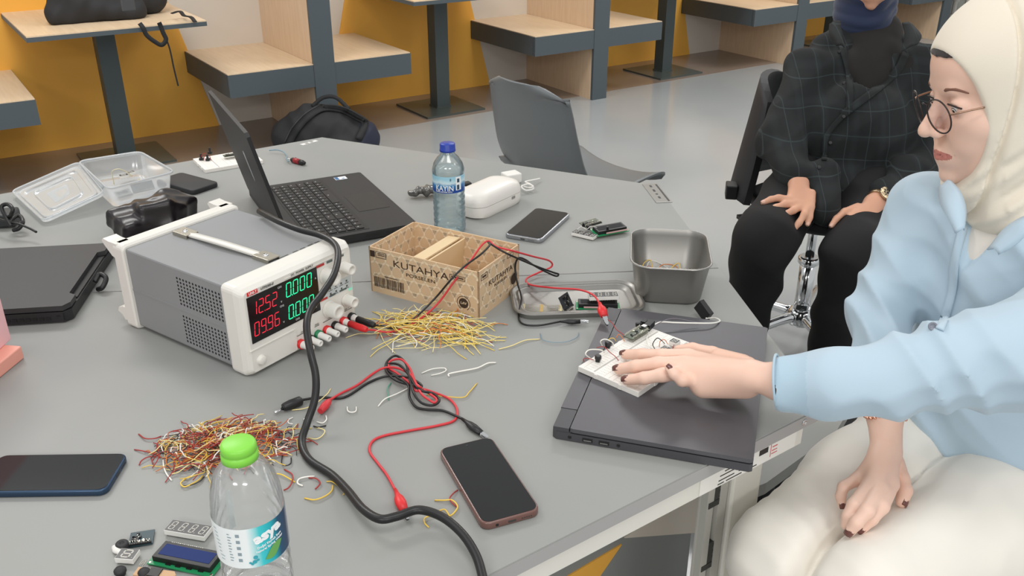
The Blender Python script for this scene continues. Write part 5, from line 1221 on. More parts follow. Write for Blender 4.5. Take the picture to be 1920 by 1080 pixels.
def wc(label, pts, r=.0017): b = MB(); b.tube(pts, r, 8, 6); return single('charging_cable', b, M_white, label, 'cable')
wc('white charging cable looped beside its brick behind the glasses case', [P(978, 348, .748), P(990, 352, .75), P(1000, 350, .754), P(990, 345, .758), P(978, 350, .754), P(986, 357, .748), P(1000, 354, .748), P(995, 346, .752), P(985, 341, .756), P(998, 338, .752), P(1008, 336, .748), P(1012, 335, .747)], .002)
# power socket plate in the table corner
SPm = frame(1204, 346, 1232, 383); 
t = thing('socket_plate', 'grey metal cable plate set in the far right table corner', 'plate', M=SPm)
b = MB(); b.box((.063, .0185, .0006), (.126, .037, .0012)); obj('plate', b, mat('plate_grey', '#8d8c88', .35, .4), t)
b = MB(); b.box((.063, .0315, .0014), (.114, .004, .0004)); obj('brush_slot', b, mat('brush_dark', '#3d3c3a', .6), t)
b = MB(); b.box((-.002 + .128, .0185, .0008), (.004, .037, .0016)); obj('plate_lip', b, M_metal, t)
for k, (x, w_) in enumerate(((.018, .012), (.048, .014), (.072, .006), (.095, .012))): b = MB(); b.box((x, .016, .0014), (w_, .005, .0004)); obj('plate_print', b, M_ic, t)
# ------------------------------------------------------------ wire offcuts
PILE = MB(); PM_ = []
def scatter(variants, n, cx, cy, ax, ay, hmax, seed, group, labels, sx=1.0, lmin=.03, lmax=.08, curl=1.0, rot=0.0, spread=0.6, extra=0):
    rnd = random.Random(seed); protos = []
    for v in range(variants):
        mi = rnd.choice(range(len(labels))) if v >= len(labels) else v
        lab, m, r, sc = labels[mi]
        L = rnd.uniform(lmin, lmax) * sc; k = 6; a = 0; p = Vector((0, 0, 0)); pts = [p.copy()]
        da = rnd.uniform(-1.0, 1.0) * curl
        for i in range(k):
            a += da / k * 2 + rnd.uniform(-.45, .45) * curl; p = p + Vector((math.cos(a), math.sin(a), 0)) * L / k; p.z = abs(math.sin((i + 1) / k * PI)) * rnd.uniform(0, .006); pts.append(p.copy())
        c = sum(pts, Vector()) / len(pts); pts = [Vector((q.x - c.x, q.y - c.y, q.z + r)) for q in pts]
        b = MB(); b.tube(pts, r, 5, 3); me_o = obj('wire_offcut', b, m); me_o.hide_render = False
        protos.append((me_o, lab))
    used = set()
    for i in range(n + extra):
        vi = i % variants; o0, lab = protos[vi]
        if i >= n: o = None
        elif vi in used: o = o0.copy(); COL.objects.link(o)
        else: o = o0; used.add(vi)
        th = rnd.uniform(0, 2 * PI); rr_ = rnd.random() ** spread
        dx, dy = rr_ * math.cos(th) * ax, rr_ * math.sin(th) * ay
        X = cx + dx * math.cos(rot) - dy * math.sin(rot); Y = cy + dx * math.sin(rot) + dy * math.cos(rot)
        hh = hmax * max(0, 1 - rr_ ** 2) * rnd.random()
        az = rot + rnd.gauss(0, sx) + (PI if rnd.random() < .5 else 0)
        eu = (rnd.uniform(-.25, .25) * (hh / hmax + .03), rnd.uniform(-.2, .2) * (hh / hmax + .03), az)
        if o is None:
            M_ = T_((X, Y, TZ + .0004 + hh * .6)) @ Euler(eu).to_matrix().to_4x4(); mi_ = [m for m in PM_].index(o0.data.materials[0]) if o0.data.materials[0] in PM_ else (PM_.append(o0.data.materials[0]) or len(PM_) - 1)
            PILE.mi = mi_; PILE.add([v.co.copy() for v in o0.data.vertices], [tuple(p_.vertices) for p_ in o0.data.polygons], M_, True); continue
        o.location = (X, Y, TZ + .0004 + hh); o.rotation_euler = eu
        tag(o, lab, 'wire', group)
c1 = P(812, 625); 
scatter(30, 92, c1.x - .005, c1.y + .012, .098, .060, .018, 11, 'wire offcuts piled before the cardboard box',
        [('thin yellow wire offcut in the loose pile before the cardboard box', mat('wire_yellow_bright', '#efcd52', .4), .00065, 1.3), ('pale yellow wire offcut in the loose pile before the cardboard box', mat('wire_yellow_pale', '#eedc9a', .45), .00065, 1.3),
         ('white wire offcut in the loose pile before the cardboard box', M_ww, .0008, 1.0), ('light yellow wire offcut in the loose pile before the cardboard box', mat('wire_light', '#f0d878', .4), .0007, 1.4), ('yellow wire offcut in the loose pile before the cardboard box', M_wy, .00065, 1.3), ('orange wire offcut in the loose pile before the cardboard box', M_wo, .00065, 1.0), ('golden wire offcut in the loose pile before the cardboard box', mat('wire_gold', '#eac54c', .4), .00065, 1.4), ('red wire offcut in the loose pile before the cardboard box', M_wr, .0006, .8)],
        sx=.5, lmin=.05, lmax=.105, curl=.8, rot=R(-12), extra=50)
c2 = P(430, 852)
scatter(40, 172, c2.x - .008, c2.y + .014, .092, .058, .020, 23, 'short wire offcuts piled behind the foreground bottle',
        [('dark red wire offcut in the dense pile behind the foreground bottle', mat('wire_darkred', '#96302a', .45), .0007, 1), ('red wire offcut in the dense pile behind the foreground bottle', M_wr, .0007, 1.2), ('orange wire offcut in the dense pile behind the foreground bottle', M_wo, .0006, 1),
         ('white wire offcut in the dense pile behind the foreground bottle', M_ww, .0008, 1.0), ('pale wire offcut in the dense pile behind the foreground bottle', mat('wire_yellow_pale', '#eedc9a', .45), .0007, 1.1), ('yellow wire offcut in the dense pile behind the foreground bottle', M_wy, .0006, 1.5), ('pinkish wire offcut in the dense pile behind the foreground bottle', mat('wire_pink', '#d8a18c', .45), .0006, .9),
         ('orange-red wire offcut in the dense pile behind the foreground bottle', mat('wire_orred', '#c2572c', .45), .0006, 1.0), ('black wire offcut in the dense pile behind the foreground bottle', M_blkc, .0005, 1)],
        sx=.9, lmin=.022, lmax=.055, curl=1.3, rot=R(6), extra=170)
PILE.mi = 0
wp_o = single('wire_clippings', PILE, PM_, 'tangled fine wire clippings deep inside the two wire piles', 'wire'); wp_o['kind'] = 'stuff'
Tz = TZ + .0010
def W2(label, pts, m, r=.0009): return wire(label, [P(x, y, Tz + (0.002 if 0 < i < len(pts) - 1 else 0)) for i, (x, y) in enumerate(pts)], m, r, name='wire_offcut', seg=6)
W2('long white wire lying alone right of the yellow pile', [(842, 706), (842, 701), (865, 696), (895, 690), (915, 681), (930, 680)], M_ww, .0012)
W2('white wire pointing away at the left of the knotted leads', [(709, 762), (722, 748), (745, 738), (765, 728)], M_ww, .0010)
W2('bent yellow wire right of the knotted leads', [(800, 740), (830, 743), (868, 745), (880, 735), (894, 719)], M_wy, .0009)
W2('long pale wire stretching right from the yellow pile', [(935, 655), (960, 648), (985, 638), (1012, 636)], mat('wire_yellow_pale', '#eedc9a', .45), .0009)
W2('thin blue wire curved near the closed laptop', [(1013, 625), (1018, 637), (1040, 642), (1065, 640), (1082, 632), (1085, 624)], M_wb, .0006)
W2('white staple-shaped wire below the black banana plug', [(651, 763), (652, 770), (658, 773), (667, 771), (668, 763)], M_ww, .0010)
W2('white hooked wire left of the thick cord', [(549, 783), (541, 787), (541, 793), (549, 795)], M_ww, .0008)
W2('white curved wire just right of the thick cord', [(611, 779), (612, 787), (605, 793), (594, 791)], M_ww, .0009)
W2('small black wire scrap right of the thick cord', [(588, 799), (597, 801), (611, 798)], M_blkc, .0010)
W2('pale wire curving out right of the thick cord', [(578, 821), (592, 823), (603, 818), (609, 808), (600, 803), (592, 802)], mat('wire_yellow_pale', '#eedc9a', .45), .0008)
W2('red wire fork at the left tip of the dense pile', [(260, 814), (272, 822), (290, 822), (302, 818)], M_wr, .0009)
W2('red wire sticking out left of the dense pile', [(252, 843), (270, 846), (290, 851), (300, 858)], M_wr, .0008)
W2('red wire curving down left of the dense pile', [(261, 872), (265, 864), (277, 857), (292, 856)], M_wr, .0008)
W2('white wavy wire hanging out below the dense pile', [(306, 860), (307, 874), (312, 888), (322, 901)], M_ww, .0010)
W2('yellow wire loop below the dense pile', [(365, 890), (350, 896), (339, 905), (343, 912), (352, 911), (372, 900), (380, 892)], M_wy, .0009)
W2('black wire beneath the lower left of the dense pile', [(343, 911), (360, 909), (375, 902), (383, 894)], M_blkc, .0007)
W2('white curled wire at the right end of the dense pile', [(590, 893), (575, 894), (561, 898), (558, 906), (568, 911)], M_ww, .0010)
W2('red curled wire at the right end of the dense pile', [(579, 896), (592, 897), (600, 904), (598, 910), (591, 917)], M_wr, .0009)
W2('yellow arched wire right of the foreground bottle', [(571, 934), (590, 937), (610, 930), (622, 920), (624, 910)], M_wy, .0010)
W2('pale yellow wire meeting the thick cord', [(612, 903), (622, 903), (634, 911), (645, 923), (643, 928)], M_wy, .0008)
W2('red wire loop at the lower right of the dense pile', [(533, 880), (548, 890), (547, 905), (540, 915), (532, 919)], M_wr, .0009)
W2('dark loop of wire at the right of the dense pile', [(530, 853), (528, 868), (535, 873), (545, 869), (546, 858)], M_blkc, .0008)
W2('orange-yellow wire right behind the foreground bottle', [(505, 888), (525, 889), (540, 896), (553, 904)], mat('wire_gold', '#eac54c', .4), .0009)
W2('yellow wire curled left of the brown phone', [(815, 938), (832, 938), (848, 938), (858, 950), (850, 963), (842, 968)], M_wy, .0010)
W2('yellow hooked wire crossing under the cord by the brown phone', [(804, 989), (796, 980), (797, 971), (812, 965), (832, 955), (843, 967)], M_wy, .0009)
W2('short red wire tucked beside the brown phone', [(858, 919), (850, 925), (843, 935), (850, 945), (858, 951)], M_wr, .0008)
W2('pale yellow wire under the black banana plug', [(547, 769), (570, 766), (590, 758), (612, 740), (620, 729)], mat('wire_yellow_pale', '#eedc9a', .45), .0008)
W2('small green wire by the knotted leads', [(729, 750), (727, 738), (727, 727), (733, 718)], M_wg, .0009)
W2('clear white wire loop above the knotted leads', [(790, 700), (810, 692), (832, 690), (836, 695), (825, 700), (808, 704)], M_ww, .0009)
# ------------------------------------------------------------ grey shell chair beyond the table
def crv(pts, n=8): return smooth_pts(pts, n)
t = thing('shell_chair', 'grey one-piece plastic chair standing beyond the table', 'chair', (0.20, 3.00, 0))
CM = RZ(R(40))                  # local x: towards the front of the seat
prof = [(-.255, .805), (-.246, .785), (-.232, .74), (-.210, .64), (-.182, .54), (-.135, .465), (-.06, .437), (.04, .434), (.14, .446), (.22, .448), (.262, .430), (.272, .405)]
wid = [.13, .185, .195, .205, .215, .222, .225, .228, .228, .222, .205, .185]
gp = []
pp = smooth_pts([(p[0], 0, p[1]) for p in prof], 5); ww = smooth_pts([(w_, 0, 0) for w_ in wid], 5)
for i, (p, w_) in enumerate(zip(pp, ww)):
    row = []
    fr = i / (len(pp) - 1)
    for k in range(15):
        s_ = -1 + 2 * k / 14; y = s_ * w_.x
        dip = (1 - s_ * s_)
        wrap = .030 * abs(s_) ** 2.5
        if fr < .45: row.append(CM @ Vector((p.x - .030 * dip + .028 + wrap * .6, y, p.z - (.03 * s_ ** 4 if fr < .12 else 0))))
        else: row.append(CM @ Vector((p.x, y, p.z - .018 * dip + wrap * .5)))
    gp.append(row)
b = MB(); b.sheet(gp, .006); obj('seat_shell', b, mat('chair_grey', '#6c7072', .42), t)
for sx in (-1, 1):
    for sf in (-1, 1):
        b = MB(); b.tube([CM @ Vector((sf * .12, sx * .12, .415)), CM @ Vector((sf * .19, sx * .19, .38)), CM @ Vector((sf * .235, sx * .215, .2)), CM @ Vector((sf * .26, sx * .23, .008))], .011, 10, 5); obj('leg', b, mat('leg_dark', '#3c4042', .4), t)
b = MB(); b.box((0, 0, .412), (.26, .26, .014), R(2)); obj('seat_mount', b, mat('leg_dark', '#3c4042', .4), t)
# ------------------------------------------------------------ swivel stool chair under the person in plaid
t = thing('swivel_chair', 'chrome five-star swivel chair with black seat under the plaid-shirted person', 'chair', (0.93, 2.60, 0))
b = MB(); b.cyl((0, 0, .10), (0, 0, .30), .025, seg=24); b.cyl((0, 0, .28), (0, 0, .46), .014, seg=20); b.lathe([(.030, .285), (.034, .29), (.034, .305), (.028, .31)], 24); obj('gas_lift', b, M_chrome, t)
b = MB(); b.lathe([(.036, .075), (.042, .085), (.042, .12), (.030, .13)], 24); obj('hub', b, M_chrome, t)
for k in range(5):
    a = R(-82 + 72 * k); e = Vector((math.cos(a), math.sin(a), 0))
    b = MB(); b.tube([e * .03 + Vector((0, 0, .105)), e * .12 + Vector((0, 0, .10)), e * .29 + Vector((0, 0, .078))], [.018, .016, .012], 12, 4); lg = obj('base_leg', b, M_chrome, t)
    b = MB(); c_ = e * .28 + Vector((0, 0, 0)); nrm = Vector((-e.y, e.x, 0))
    for s in (-1, 1): b.cyl(c_ + nrm * (.006 * s) + Vector((0, 0, .027)), c_ + nrm * (.022 * s) + Vector((0, 0, .027)), .026, seg=18)
    b.cyl(c_ + Vector((0, 0, .03)), c_ + Vector((0, 0, .075)), .007, seg=8); obj('caster', b, M_blk, lg)
b = MB(); rbox(b, .42, .40, .455, .50, .12, .018, 6, steps=4, M=T_((.04, .02, 0)) @ RZ(R(20))); obj('seat', b, M_blkm, t, sharp=50)
b = MB(); ba = []
for i in range(12):
    fz = i / 11; z = .50 + .35 * fz; row = []
    for k in range(11):
        s_ = -1 + 2 * k / 10; a = R(152 - 46 * s_ * (1 - .12 * fz ** 3)); rr_ = .305 - .055 * fz
        row.append(Vector((.05 + rr_ * math.cos(a), .04 + rr_ * math.sin(a), z - (.05 * abs(s_) ** 3 * fz))))
    ba.append(row)
b.sheet(ba, .022); obj('backrest', b, M_blkm, t)
b = MB(); b.box((-.262, .02, .52), (.035, .05, .045), R(-10), bev=.004); b.box((-.12, .0, .448), (.25, .04, .012), R(15)); obj('back_bracket', b, M_blk, t)
# ------------------------------------------------------------ backpacks
M_bag = bump(mat('bag_black', '#242426', .75), 300, .2, .001); M_bagn = mat('bag_navy', '#22273a', .7); M_strap = mat('strap_black', '#1c1c1e', .7)
c_ = P(612, 296, .02)
S_ = SDF((c_.x - .45, c_.y - .35, -.01), (c_.x + .42, c_.y + .35, .50), .007)
u_ = Vector((math.cos(R(5)), math.sin(R(5)), 0))
S_.cone(c_ - u_ * .16 + Vector((0, .06, .09)), c_ + u_ * .15 + Vector((0, .02, .09)), .13, .12, k=.03, flat=(0, .2, 1), f=.95)
S_.cone(c_ - u_ * .07 + Vector((0, .05, .15)), c_ + u_ * .06 + Vector((0, .04, .145)), .125, .11, k=.05)
S_.cone(c_ + u_ * .11 + Vector((0, -.08, .05)), c_ + u_ * .19 + Vector((0, .06, .08)), .085, .09, k=.03)
S_.warp(lambda x, y, z: .008 * (np.abs(np.sin(15 * x + 20 * z + np.sin(9 * y + 20 * x))) - .5) + .004 * np.abs(np.sin(45 * x - 30 * z)), .04); S_.half((0, 0, .002), (0, 0, -1))
bg = thing('backpack', 'black backpack slumped on the floor behind the far table corner', 'backpack', (c_.x, c_.y, 0))
def navy(c): return (c[:, 0] > c_.x + .19).astype(int)
bgb = sdf_obj('bag_body', S_, [M_bag, M_bagn], bg, fmat=navy); bpy.context.view_layer.update()
def cast_on(o, px, py, dmin, dflt):
    r = ray(px, py); C_ = Vector((0, 0, CAM_H)); Mi = o.matrix_world.inverted(); ok, l_, n_, _ = o.ray_cast(Mi @ (C_ + r * dmin), (Mi.to_3x3() @ r).normalized())
    return o.matrix_world @ l_ if ok else C_ + r * dflt
def strap_on(par, o, pix, wpx, m, name='strap', lift=.008, dmin=2.0, dflt=4.6, th=.006):
    pts = smooth_pts([Vector((x, y, 0)) for x, y in pix], 6); rows = []
    for i, q in enumerate(pts):
        t_ = (pts[min(len(pts) - 1, i + 1)] - pts[max(0, i - 1)]).normalized(); nn = Vector((-t_.y, t_.x, 0)); rows.append([cast_on(o, q.x + nn.x * wpx * k, q.y + nn.y * wpx * k, dmin, dflt) - ray(q.x, q.y).normalized() * lift for k in (-.5, 0, .5)])
    b = MB(); b.sheet(rows, th); return child(par, name, b, m)
M_strap2 = mat('strap_edge', '#2e2e30', .6)
strap_on(bg, bgb, [(540, 275), (552, 250), (575, 222), (605, 203), (640, 205), (668, 218), (684, 232), (672, 262)], 13, M_strap)
strap_on(bg, bgb, [(533, 268), (548, 240), (572, 214), (600, 197)], 3, M_strap2, 'piping', .010)
def strap(par, pts, w_, m=M_strap, th=.005, name='strap', up=(0, 0, 1)):
    g_ = smooth_pts(pts, 7); rows = []
    for i, p in enumerate(g_):
        d = (g_[min(i + 1, len(g_) - 1)] - g_[max(0, i - 1)]).normalized(); s = d.cross(Vector(up))
        s = s.normalized() if s.length > .05 else Vector((1, 0, 0)); rows.append([p - s * w_ / 2, p, p + s * w_ / 2])
    b = MB(); b.sheet(rows, th); return child(par, name, b, m)
th0 = cast_on(bgb, 585, 200, 2, 4.6); th1 = cast_on(bgb, 655, 205, 2, 4.6)
strap(bg, [th0, th0.lerp(th1, .3) + Vector((0, .02, .045)), th0.lerp(th1, .65) + Vector((0, .02, .050)), th1], .02, up=(0, -1, .3), name='grab_handle')
# backpack on the booth table
tp = W(-.62, .36, .731); ax = Vector((math.cos(WANG), math.sin(WANG), 0)); ay = Vector((-math.sin(WANG), math.cos(WANG), 0))
S_ = SDF(tp + Vector((-.42, -.40, -.01)), tp + Vector((.42, .40, .34)), .007)
b0 = tp + ay * .0 - ax * .0
S_.cone(b0 - ax * .15 - ay * .13 + Vector((0, 0, .075)), b0 + ax * .20 - ay * .05 + Vector((0, 0, .075)), .105, .10, k=.04)
S_.cone(b0 - ax * .10 - ay * .0 + Vector((0, 0, .13)), b0 + ax * .16 + ay * .02 + Vector((0, 0, .13)), .13, .12, k=.05)
S_.cone(b0 - ax * .23 - ay * .17 + Vector((0, 0, .045)), b0 + ax * .12 - ay * .20 + Vector((0, 0, .042)), .055, .05, k=.03)
S_.warp(lambda x, y, z: .007 * np.sin(20 * x + 26 * z) * np.cos(14 * y - 9 * x) + .003 * np.sin(70 * x - 45 * z + 20 * y), .04); S_.half((0, 0, .7325), (0, 0, -1))
bg2 = thing('backpack', 'black backpack lying on the wooden booth table at the upper left', 'backpack', (tp.x, tp.y, .731))
sdf_obj('bag_body', S_, M_bag, bg2)
dq = 4.18
fe = lambda px, py, off=-.012: P(px, py, .73)
def front(px, py):       # point just in front of the booth table's front edge
    n_ = Vector((math.sin(WANG), -math.cos(WANG), 0)); o_ = W(0, .835); r_ = ray(px, py); C_ = Vector((0, 0, CAM_H)); tt = (o_ - C_).dot(n_) / r_.dot(n_); return C_ + r_ * tt
strap(bg2, [P(262, 44, .745), front(268, 52), front(275, 66), front(290, 78), front(303, 84), front(311, 74), front(306, 62), front(301, 49), P(298, 42, .745)], .020, th=.004, up=(.5, -.8, 0))
strap(bg2, [P(322, 26, .76), P(337, 22, .765), P(345, 30, .755), P(358, 33, .75), P(366, 42, .745)], .018, th=.004)
strap(bg2, [front(312, 74), front(317, 88), front(321, 104), front(325, 124), front(330, 145), front(334, 161)], .007, th=.003, up=(.5, -.8, 0), name='cord')
b = MB(); b.box(P(240, 8, .92) + Vector((0, 0, 0)), (.05, .012, .05), WANG, bev=.004); child(bg2, 'buckle', b, mat('buckle_grey', '#4c4c4d', .5))

S_ = SDF(bl.location + Vector((-.34, -.26, -.01)), bl.location + Vector((.36, .28, .34)), .009)
q = bl.location; S_.cone(q + Vector((-.12, .0, .10)), q + Vector((.16, -.02, .10)), .14, .13, k=.03); S_.cone(q + Vector((-.02, .04, .17)), q + Vector((.08, .02, .15)), .10, .09, k=.05); S_.warp(lambda x, y, z: .009 * np.sin(22 * x + 20 * z) * np.cos(15 * y), .04); S_.half((0, 0, .002), (0, 0, -1))
sdf_obj('bag_body', S_, mat('dark_mass', '#1e1e1f', .75), bl)
# ------------------------------------------------------------ people
def skin_mat(name, c1, c2):
    m = mat(name, c1, .45, sss=0.12, spec=.35); noise_col(m, c1, c2, 9, 3, lo=.3, hi=.75); return m
def PD(px, py, d): return Vector((0, 0, CAM_H)) + ray(px, py) * d
class Head:
    def __init__(s, O, F, L, k=1.0):
        F = Vector(F).normalized(); L = Vector(L); L = (L - F * L.dot(F)).normalized(); s.F, s.L, s.U, s.O, s.k = F, L, F.cross(L), Vector(O), k
        s.A = np.array([list(s.F), list(s.L), list(s.U)]).T
    def p(s, f, l, u): return s.O + (s.F * f + s.L * l + s.U * u) * s.k
    def build(s, S):
        k = s.k; E = lambda c, r, kk=.01, op='add': S.ell(s.p(*c), [x * k for x in r], s.A, k=kk, op=op)
        C = lambda a, b, r0, r1, kk=.01, op='add': S.cone(s.p(*a), s.p(*b), r0 * k, r1 * k, k=kk, op=op)
        E((-.014, 0, .030), (.096, .074, .086)); E((.030, 0, -.030), (.060, .060, .088), .02); E((.040, 0, .040), (.054, .060, .052), .02)
        E((.030, 0, -.078), (.050, .046, .036), .025); C((.060, 0, -.098), (.0845, 0, -.100), .019, .0135, .018)
        for g in (-1, 1):
            E((.056, g * .036, -.028), (.028, .027, .026), .022); C((.010, g * .052, -.060), (.050, g * .026, -.096), .018, .014, .025)
            E((.066, g * .026, -.055), (.022, .020, .020), .02)
        C((.080, -.026, .017), (.080, .026, .017), .0095, .0095, .014)
        E((.082, 0, -.072), (.019, .026, .020), .014)
        for g in (-1, 1): E((.098, g * .0315, -.003), (.016, .0175, .0125), .012, 'sub')
        for g in (-1, 1): E((.0765, g * .0315, -.003), (.0142, .0150, .0142), .003)
        C((.088, 0, .006), (.109, 0, -.028), .0062, .0085, .010); E((.111, 0, -.034), (.0105, .0095, .0085), .007)
        for g in (-1, 1): E((.1005, g * .0115, -.0375), (.0095, .0062, .0065), .004)
        for g in (-1, 1): E((.105, g * .0062, -.0435), (.0045, .0028, .0030), .0015, 'sub')
        # eyelid slit
        for g in (-1, 1): E((.0930, g * .0315, -.0030), (.0100, .0135, .0056), .0012, 'sub')
        # lips
        for g in (-1, 1):
            C((.0850, g * .0255, -.0655), (.0970, g * .004, -.0660), .0022, .0036, .005); C((.0850, g * .0245, -.0675), (.0955, g * .0, -.0735), .0020, .0044, .005)
            C((.0870, g * .0275, -.0655), (.1030, g * .0, -.0700), .0010, .0014, .0015, 'sub')
        return s
    def local(s, c): q = (c - np.array(s.O)) / s.k; return q @ s.A
    def eyes(s, par, look=(0, 0), iris='#4a3a2c'):
        for g in (-1, 1):
            c = s.p(.0770, g * .0315, -.003); b = MB(); b.lathe([(.0001, -.0128)] + [(.0128 * math.sin(a), -.0128 * math.cos(a)) for a in [PI * i / 12 for i in range(1, 12)]] + [(.0001, .0128)], 20, basis(c, s.L, z=s.F) @ RY(R(look[0])) @ RX(R(look[1])), caps=False); e = child(par, 'eye', b, mat('eye_white', '#e9e4df', .15))
            for r_, z_, m in ((.0060, .0116, mat('iris_' + iris, iris, .1)), (.0028, .0128, M_blk)):
                b = MB(); b.lathe([(r_, z_ - .001), (r_ * .9, z_ + .0002), (.0001, z_ + .0006)], 20, basis(c, s.L, z=s.F) @ RY(R(look[0])) @ RX(R(look[1])), caps=False)
                o = obj('iris' if m is not M_blk else 'pupil', b, m); o.parent = e; o.matrix_parent_inverse = (par.matrix_world @ Matrix.Identity(4)).inverted() if False else e.matrix_world.inverted() if e.matrix_world != Matrix.Identity(4) else Matrix.Identity(4)
        for g in (-1, 1):
            b = MB(); pts = [s.p(.0885, g * .0135, .0155), s.p(.0905, g * .024, .0205), s.p(.0845, g * .036, .0215), s.p(.0735, g * .047, .0155)]
            b.tube(pts, [.0018, .0030, .0025, .0008], 7, 5); child(par, 'eyebrow', b, mat('brow_brown', '#7a5546', .8))
            b = MB(); pts = [s.p(.0870, g * .0195, -.0010), s.p(.0915, g * .0265, .0026), s.p(.0915, g * .0335, .0028), s.p(.0870, g * .0420, .0000), s.p(.083, g * .0465, -.0020)]
            b.tube(pts, .0012, 6, 5); child(par, 'eyelashes', b, mat('lash_dark', '#2d211d', .7))
def nails(par, lst, m):
    """lst: (tip, previous joint, nail normal, radius)"""
    for tip, prev, up, r in lst:
        d = (tip - prev).normalized(); up = (up - d * up.dot(d)).normalized(); M = basis(tip + up * (r * .66) - d * r * .35, d, z=up)
        b = MB(); g = []
        for i in range(7):
            t = -1 + 2 * i / 6; row = []
            for j in range(7):
                q = -1 + 2 * j / 6; w_ = r * .80 * (1 - .18 * max(0, t) ** 3); row.append((t * r * 1.25, q * w_, -.42 * r * q * q - .16 * r * t * t + r * .34))
            g.append(row)
        b.sheet(g, .0006, M=M); child(par, 'fingernail', b, m)
def fabric(name, col, sc=600, st=.25, rough=.85, sheen=.2):
    m = mat(name, col, rough, sheen=sheen); return bump(m, sc, st, .0008)
# ================= person A : cream headscarf, blue shirt
SK = skin_mat('skin_light', '#edc9b7', '#e5bba6'); M_lip = mat('lips', '#c07a70', .4); M_nail = mat('nail_brown', '#6a403a', .2)
FA = Vector((-.965, -.01, -.24)); LA = Vector((.01, -.99, .07))
h0 = Head((0, 0, 0), FA, LA)
KA = 1.08
OA = PD(1786, 199, 1.245) - h0.F * .088 * KA - h0.L * .0315 * KA
HA = Head(OA, FA, LA, KA)
shR = Vector((.655, 1.345, .935)); shL = Vector((.855, 1.085, .945)); elL = Vector((.602, .975, .875)); wrL = Vector((.352, 1.016, .820))
elR = Vector((.585, 1.285, .765)); neck = HA.p(-.045, 0, -.155)
pa_ = lambda x, y, z: P(x, y, z)
PL = thing('person', 'person in cream headscarf and glasses reaching over the closed laptop', 'person', (.80, 1.26, 0))
PL['label'] = 'person in cream headscarf, glasses and light blue shirt touching the breadboard'
S_ = SDF((.02, .84, .46), (.99, 1.50, 1.27), .0021)
HA.build(S_)
S_.cone(HA.p(-.012, 0, -.075), neck, .050, .052, k=.02)
tc0 = Vector((.765, 1.225, .93)); S_.cone(shR, shL, .038, .038, k=.02); S_.cone(neck, tc0, .055, .07, k=.03)
S_.cone((.76, 1.22, .90), (.80, 1.26, .56), .085, .095, k=.03)
S_.chain([shL, elL], [.036, .030], k=.02); S_.cone(elL, wrL, .033, .026, k=.01); S_.chain([shR, elR], [.036, .030], k=.02)
NLS = []
def build_hand(S, J, fingers, upv, nl):
    for pts, rs in fingers:
        S.chain(pts, rs, k=.0035)
        nl.append((pts[-1], pts[-2], upv, rs[-1]))
# reaching hand (on the breadboard)
w0 = P(1428, 708, .820)
S_.cone(wrL, w0, .026, .0235, k=.01, flat=(0, 0, 1), f=.82)
mc = [P(1291, 668, .800), P(1284, 682, .803), P(1287, 697, .799), P(1303, 713, .792)]
for m_, r0, r1 in zip(mc, (.0165, .018, .017, .015), (.0108, .0112, .0106, .0096)): S_.cone(w0.lerp(m_, .18), m_, r0 * .9, r1, k=.014)
S_.cone(P(1398, 722, .798), P(1318, 727, .785), .0185, .0145, k=.014); S_.cone(P(1400, 690, .803), P(1345, 672, .792), .0165, .0120, k=.014)
fa = [([mc[0], P(1242, 667, .801), P(1204, 665, .790), P(1172, 664.5, .7785)], [.0112, .0098, .0088, .0076]),
      ([mc[1], P(1234, 682, .802), P(1193, 687, .791), P(1160, 692, .7785)], [.0116, .0102, .0092, .0080]),
      ([mc[2], P(1242, 703, .799), P(1208, 709, .790), P(1176, 712.5, .7785)], [.0112, .0098, .0088, .0077]),
      ([mc[3], P(1279, 714, .800), P(1264, 702, .809), P(1254, 691, .815)], [.0100, .0080, .0070, .0060]),
      ([P(1392, 684, .800), P(1335, 664, .788), P(1298, 655, .784), P(1272, 657, .7785)], [.0150, .0112, .0098, .0082])]
nl = []
for i, (pts, rs) in enumerate(fa):
    S_.chain(pts, rs, k=.004)
    if i < 4: nl.append((pts[-1], pts[-2], Vector((0, -.45, 1)) if i < 3 else Vector((.5, -.5, .8)), rs[-1]))
# resting hand (on the thigh)
w1 = P(1662, 842, .672); e1 = P(1659, 775, .712)
S_.chain([elR, e1, w1], [.033, .0245, .0215], k=.01)
mr_ = [P(1671, 908, .655), P(1650, 917, .660), P(1628, 914, .656), P(1607, 899, .648)]
for m_, r0, r1 in zip(mr_, (.0165, .018, .017, .015), (.0106, .011, .0104, .0094)): S_.cone(w1.lerp(m_, .15), m_, r0 * .85, r1, k=.013)
fr_ = [([mr_[0], P(1654, 950, .652), P(1634, 973, .640), P(1615, 991, .626)], [.0110, .0097, .0087, .0077]),
       ([mr_[1], P(1626, 958, .656), P(1606, 980, .643), P(1594, 995, .630)], [.0114, .0100, .0088, .0078]),
       ([mr_[2], P(1602, 947, .650), P(1591, 968, .638), P(1587, 984, .626)], [.0110, .0097, .0087, .0077]),
       ([mr_[3], P(1581, 913, .646), P(1576, 930, .638), P(1578, 946, .628)], [.0094, .0078, .0070, .0062]),
       ([P(1678, 868, .655), P(1690, 898, .646), P(1697, 920, .638), P(1691, 940, .630)], [.0135, .0112, .0102, .0092])]
for i, (pts, rs) in enumerate(fr_):
    S_.chain(pts, rs, k=.004)
    if i != 2: nl.append((pts[-1], pts[-2], Vector((0, -.5, .9)) if i < 4 else Vector((.9, -.2, .5)), rs[-1]))
def fmA(c):
    q = HA.local(c); r = np.zeros(len(c), int)
    lip = (q[:, 0] > .087) & (np.abs(q[:, 1]) < .0265) & (q[:, 2] < -.0605 + 0.0 * q[:, 1]) & (q[:, 2] > -.0815) & (((q[:, 1] / .0275) ** 2 + ((q[:, 2] + .0690) / .0064) ** 2) < 1)
    r[lip] = 1; return r
